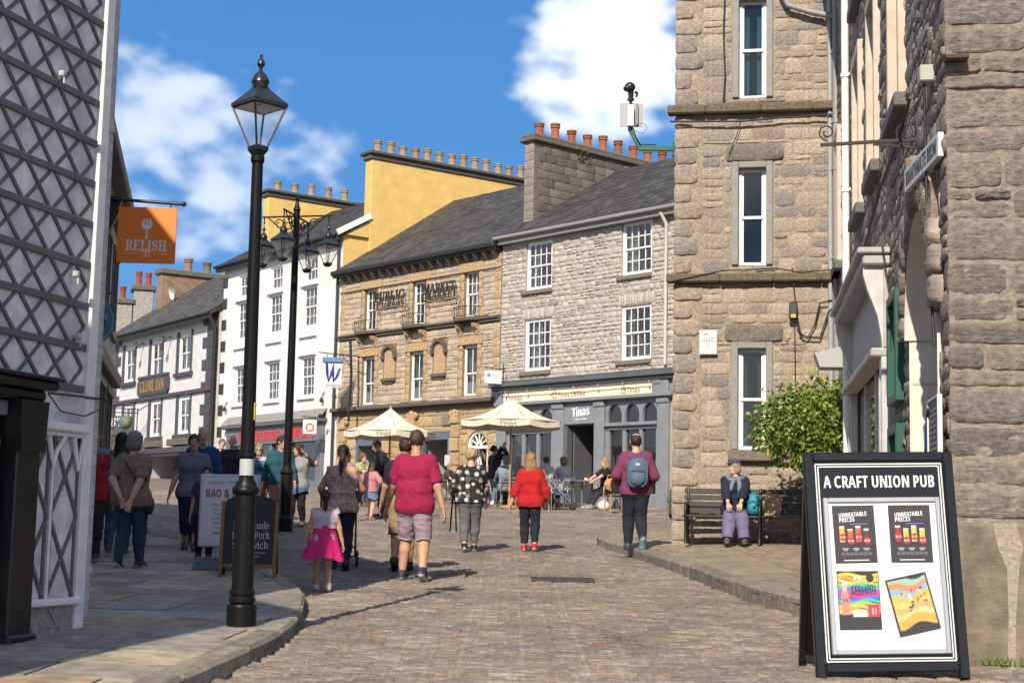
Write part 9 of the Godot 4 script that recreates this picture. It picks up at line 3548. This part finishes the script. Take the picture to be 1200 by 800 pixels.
func umbrella(label: String, c: Vector3, ground: float, rad: float, top: float, rim: float, turn: float) -> void:
	var o := thing("umbrella", label, "umbrella", V(c.x, ground, c.z), turn)
	var cloth := mat(C(0.74, 0.68, 0.56), 0.85, "paint", 1.0).duplicate() as StandardMaterial3D
	cloth.backlight_enabled = true
	cloth.backlight = Color(0.35, 0.32, 0.26)
	var yt := top - ground
	var yr := rim - ground
	for k in 8:
		var m := MB.new()
		var a0 := TAU * k / 8
		var a1 := TAU * (k + 1) / 8
		var rows := 5
		for j in rows:
			var f0 := float(j) / rows
			var f1 := float(j + 1) / rows
			var rr := func(f: float) -> float: return rad * f
			var hy := func(f: float) -> float: return lerpf(yt, yr, f) - 0.10 * sin(f * PI)
			var am := (a0 + a1) / 2
			var sag0 := 0.95
			for half in 2:
				var b0 := a0 if half == 0 else am
				var b1 := am if half == 0 else a1
				var k0 := 1.0 if half == 0 else 0.955
				var k1 := 0.955 if half == 0 else 1.0
				m.quad(V(cos(b0) * rad * f0 * k0, hy.call(f0), sin(b0) * rad * f0 * k0), V(cos(b1) * rad * f0 * k1, hy.call(f0), sin(b1) * rad * f0 * k1), V(cos(b1) * rad * f1 * k1, hy.call(f1), sin(b1) * rad * f1 * k1), V(cos(b0) * rad * f1 * k0, hy.call(f1), sin(b0) * rad * f1 * k0), V(cos(am), 2, sin(am)))
		part(o, "canopy_panel", m, cloth)
		var v := MB.new()
		for i in 8:
			var t0 := float(i) / 8
			var t1 := float(i + 1) / 8
			var p0 := V(cos(a0), 0, sin(a0)).lerp(V(cos(a1), 0, sin(a1)), t0) * rad
			var p1 := V(cos(a0), 0, sin(a0)).lerp(V(cos(a1), 0, sin(a1)), t1) * rad
			var d0 := 0.14 + 0.05 * sin(t0 * PI)
			var d1 := 0.14 + 0.05 * sin(t1 * PI)
			v.quad(p0 + V(0, yr - d0, 0), p1 + V(0, yr - d1, 0), p1 + V(0, yr, 0), p0 + V(0, yr, 0), p0)
		part(o, "valance", v, cloth)
	for k in 8:
		var rb := MB.new()
		var a := TAU * k / 8
		rb.bar(V(0, yt - 0.12, 0), V(cos(a) * rad * 0.97, yr - 0.05, sin(a) * rad * 0.97), 0.02, 0.02)
		part(o, "rib", rb, mat(C(0.34, 0.22, 0.11), 0.6))
	var p := MB.new()
	p.lathe([[0.28, 0.0], [0.28, 0.06], [0.05, 0.09], [0.03, 0.3], [0.028, yt - 0.05], [0.04, yt], [0.02, yt + 0.06], [0.001, yt + 0.07]], 12)
	part(o, "pole", p, mat(C(0.36, 0.23, 0.11), 0.6))
	words(o, "print", "Tinas", 0.14, mat(C(0.35, 0.27, 0.18), 0.8), Transform3D(Basis(Vector3.UP, -turn + 0.0), V(0, 0, 0)) * Transform3D(Basis(Vector3.RIGHT, -0.05), V(-0.1, yr - 0.07, rad * 0.985)), "Droid Sans", false, 0.004, 0.45, true)

func bistro_table(label: String, at: Vector3) -> void:
	var o := thing("cafe_table", label, "table", at, 0.3, "")
	var al := mat(C(0.30, 0.31, 0.32), 0.35, "", 1.0, "", 1.0, 0.7)
	var m := MB.new()
	m.lathe([[0.001, 0.71], [0.34, 0.71], [0.35, 0.725], [0.34, 0.74], [0.001, 0.74]], 20)
	part(o, "top", m, al)
	var l := MB.new()
	l.lathe([[0.03, 0.03], [0.03, 0.71]], 10)
	part(o, "stem", l, al)
	var f := MB.new()
	for k in 4:
		var a := TAU * k / 4
		f.bar(V(0, 0.06, 0), V(cos(a) * 0.3, 0.015, sin(a) * 0.3), 0.04, 0.03)
	part(o, "foot", f, al)
	var cup := thing("coffee_cup", "white cup on the " + label, "cup", at + V(0.1, 0.74, 0.05))
	var cm := MB.new()
	cm.lathe([[0.03, 0.0], [0.045, 0.03], [0.045, 0.08], [0.04, 0.08], [0.038, 0.03], [0.001, 0.02]], 12)
	part(cup, "bowl", cm, mat(C(0.7), 0.3))

func pushchair(called: String, label: String, at: Vector3, yaw: float, cloth: Color, frame := C(0.03)) -> void:
	var o := thing(called, label, "pushchair", at, yaw)
	var fm := mat(frame, 0.35, "", 1.0, "", 1.0, 0.5 if frame.r > 0.1 else 0.0)
	for s in [-1, 1]:
		var m := MB.new()
		m.tube([V(s * 0.24, 1.02, -0.42), V(s * 0.24, 0.9, -0.36), V(s * 0.24, 0.12, 0.38)], 0.013, 7)
		m.tube([V(s * 0.24, 0.62, -0.10), V(s * 0.25, 0.12, -0.30)], 0.013, 7)
		part(o, "side_frame", m, fm)
		for z in [-0.32, 0.38]:
			var w := MB.new()
			w.lathe([[0.03, -0.02], [0.09, -0.02], [0.105, -0.012], [0.105, 0.012], [0.09, 0.02], [0.03, 0.02]], 18)
			var wn := part(o, "wheel", w, mat(C(0.015), 0.6))
			wn.transform = Transform3D(Basis(V(0, 1, 0), V(1, 0, 0), V(0, 0, -1)), V(s * 0.27, 0.105, z))
	var hb := MB.new()
	hb.tube([V(-0.24, 1.02, -0.42), V(0.24, 1.02, -0.42)], 0.016, 7)
	hb.tube([V(-0.24, 0.25, 0.26), V(0.24, 0.25, 0.26)], 0.012, 7)
	hb.tube([V(-0.25, 0.14, -0.29), V(0.25, 0.14, -0.29)], 0.012, 7)
	part(o, "handle", hb, fm)
	var st := MB.new()
	st.prism(PackedVector2Array([Vector2(-0.24, 0.78), Vector2(-0.10, 0.40), Vector2(0.24, 0.36), Vector2(0.28, 0.22), Vector2(0.32, 0.22), Vector2(0.28, 0.42), Vector2(-0.06, 0.47), Vector2(-0.18, 0.82)]), -0.2, 0.2)
	var sn := part(o, "seat", st, mat(cloth, 0.85))
	sn.transform = Transform3D(Basis(V(0, 0, 1), V(0, 1, 0), V(-1, 0, 0)), Vector3.ZERO)
	var bk := MB.new()
	bk.span(V(-0.2, 0.16, -0.28), V(0.2, 0.30, 0.02), 0.03)
	part(o, "basket", bk, mat(C(0.02), 0.85))

func cafe_things() -> void:
	umbrella("large cream umbrella in front of the sandstone market hall", V(-3.44, 0, -44.0), G(44.0), 1.33, 4.88, 4.18, 0.2)
	umbrella("large cream umbrella in front of the slate blue cafe front", V(0.02, 0, -41.2), G(41.2), 1.42, 5.0, 4.36, 0.35)
	bistro_table("silver table outside the cafe by the umbrella pole", V(0.1, G(42.6), -42.6))
	bistro_table("silver table outside the cafe beside the white t-shirt", V(1.2, G(42.9), -42.9))
	bistro_table("silver table by the blonde woman in black", V(2.0, G(42.2), -42.2))
	bistro_table("silver table under the far umbrella", V(-3.95, G(42.4), -42.4))
	for q in [[-4.55, 40.2, 0.4], [-4.05, 40.0, -0.3], [-3.6, 40.4, 2.8], [0.62, 40.6, 0.2], [0.95, 40.5, -0.2], [1.3, 40.9, 0.5], [-1.0, 42.0, 1.2], [-0.9, 40.9, 2.9], [-1.3, 43.6, 0.7], [-2.2, 43.9, 1.9]]:
		chair(V(q[0], G(q[1]), -q[1]), q[2])
	pushchair("pushchair", "empty pushchair with a silver frame parked by the cafe tables", V(1.32, G(40.8), -40.8), PI / 2, C(0.05, 0.09, 0.2), C(0.4))
	# rattan chair
	var o := thing("rattan_chair", "rattan armchair with a round black back outside the cafe", "chair", V(2.74, G(39.6), -39.6), PI + 0.3)
	var cane := mat(C(0.42, 0.22, 0.06), 0.6)
	for s in [-1, 1]:
		var l := MB.new()
		l.tube([V(s * 0.22, 0, 0.22), V(s * 0.20, 0.45, 0.18)], 0.018, 7)
		part(o, "leg", l, cane)
		var l2 := MB.new()
		l2.tube([V(s * 0.24, 0, -0.26), V(s * 0.2, 0.45, -0.2)], 0.018, 7)
		part(o, "leg", l2, cane)
		var ar := MB.new()
		ar.tube([V(s * 0.24, 0.72, -0.2), V(s * 0.27, 0.68, 0.05), V(s * 0.23, 0.45, 0.2)], 0.018, 7)
		part(o, "arm", ar, cane)
	var hoop := []
	for k in 17:
		var a := -0.6 + (PI + 1.2) * k / 16.0
		hoop.append(V(cos(a) * 0.25, 0.72 + sin(a) * 0.28, -0.24 - 0.05 * sin(a)))
	var hm := MB.new()
	hm.tube(hoop, 0.024, 8)
	part(o, "back_hoop", hm, cane)
	var bk := MB.new()
	bk.prism(disc(0, 0.72, 0.235, 22), -0.25, -0.22)
	part(o, "back_panel", bk, mat(C(0.012), 0.7, "fine", 3.0))
	var st := MB.new()
	st.lathe([[0.001, 0.42], [0.24, 0.42], [0.26, 0.445], [0.24, 0.47], [0.001, 0.47]], 18)
	part(o, "seat", st, mat(C(0.05, 0.035, 0.02), 0.7))
	# bags, coats on a chair back
	var wb := thing("white_bag", "white carrier bag on the ground by the cafe tables", "bag", V(2.52, G(41.0), -41.0))
	var wm := MB.new()
	wm.ball(V(0, 0.12, 0), V(0.17, 0.14, 0.13), 10)
	wm.tube([V(-0.06, 0.22, 0), V(0, 0.32, 0.01), V(0.06, 0.22, 0)], 0.012, 6)
	part(wb, "bag", wm, mat(C(0.62), 0.6))
	var hb := thing("straw_bag", "bright woven handbag on the lap of the blonde woman in black", "bag", V(2.72, G(41.6) + 0.52, -41.55))
	var hm2 := MB.new()
	hm2.ball(V(0, 0.14, 0), V(0.16, 0.17, 0.10), 12)
	hm2.tube([V(-0.08, 0.26, 0), V(-0.05, 0.40, 0), V(0.05, 0.40, 0), V(0.08, 0.26, 0)], 0.014, 6)
	part(hb, "bag", hm2, pattern_mat("straw_bag", C(0.55, 0.28, 0.08), [C(0.1, 0.25, 0.4), C(0.6, 0.35, 0.1), C(0.6, 0.2, 0.15)], 40, 10, 22, 3.0))
	var ct := thing("coat", "khaki coat draped over a chair back at the corner of the stone house", "coat", V(3.60, G(32.5) + 0.1, -32.5))
	var cm := MB.new()
	for k in 1:
		var rows := 10
		var cols := 20
		for j in rows + 1:
			for i in cols + 1:
				var a := TAU * i / cols
				var v := float(j) / rows
				var rr := 0.2 * minf(1.0, 0.55 + 2.5 * v) + 0.05 * v * sin(a * 5.0)
				cm.add(V(cos(a) * rr, 0.9 - v * (0.72 + 0.1 * sin(a * 2.0)), sin(a) * rr * 0.35), V(cos(a), 0.3, sin(a)))
		for j in rows:
			for i in cols:
				var q := j * (cols + 1) + i
				cm.ix.append_array(PackedInt32Array([q, q + cols + 1, q + cols + 2, q, q + cols + 2, q + 1]))
	part(ct, "cloth", cm, mat(C(0.09, 0.085, 0.045), 0.9, "fine", 2.0))
	chair(V(3.60, G(32.5) + 0.05, -32.6), 0.2)
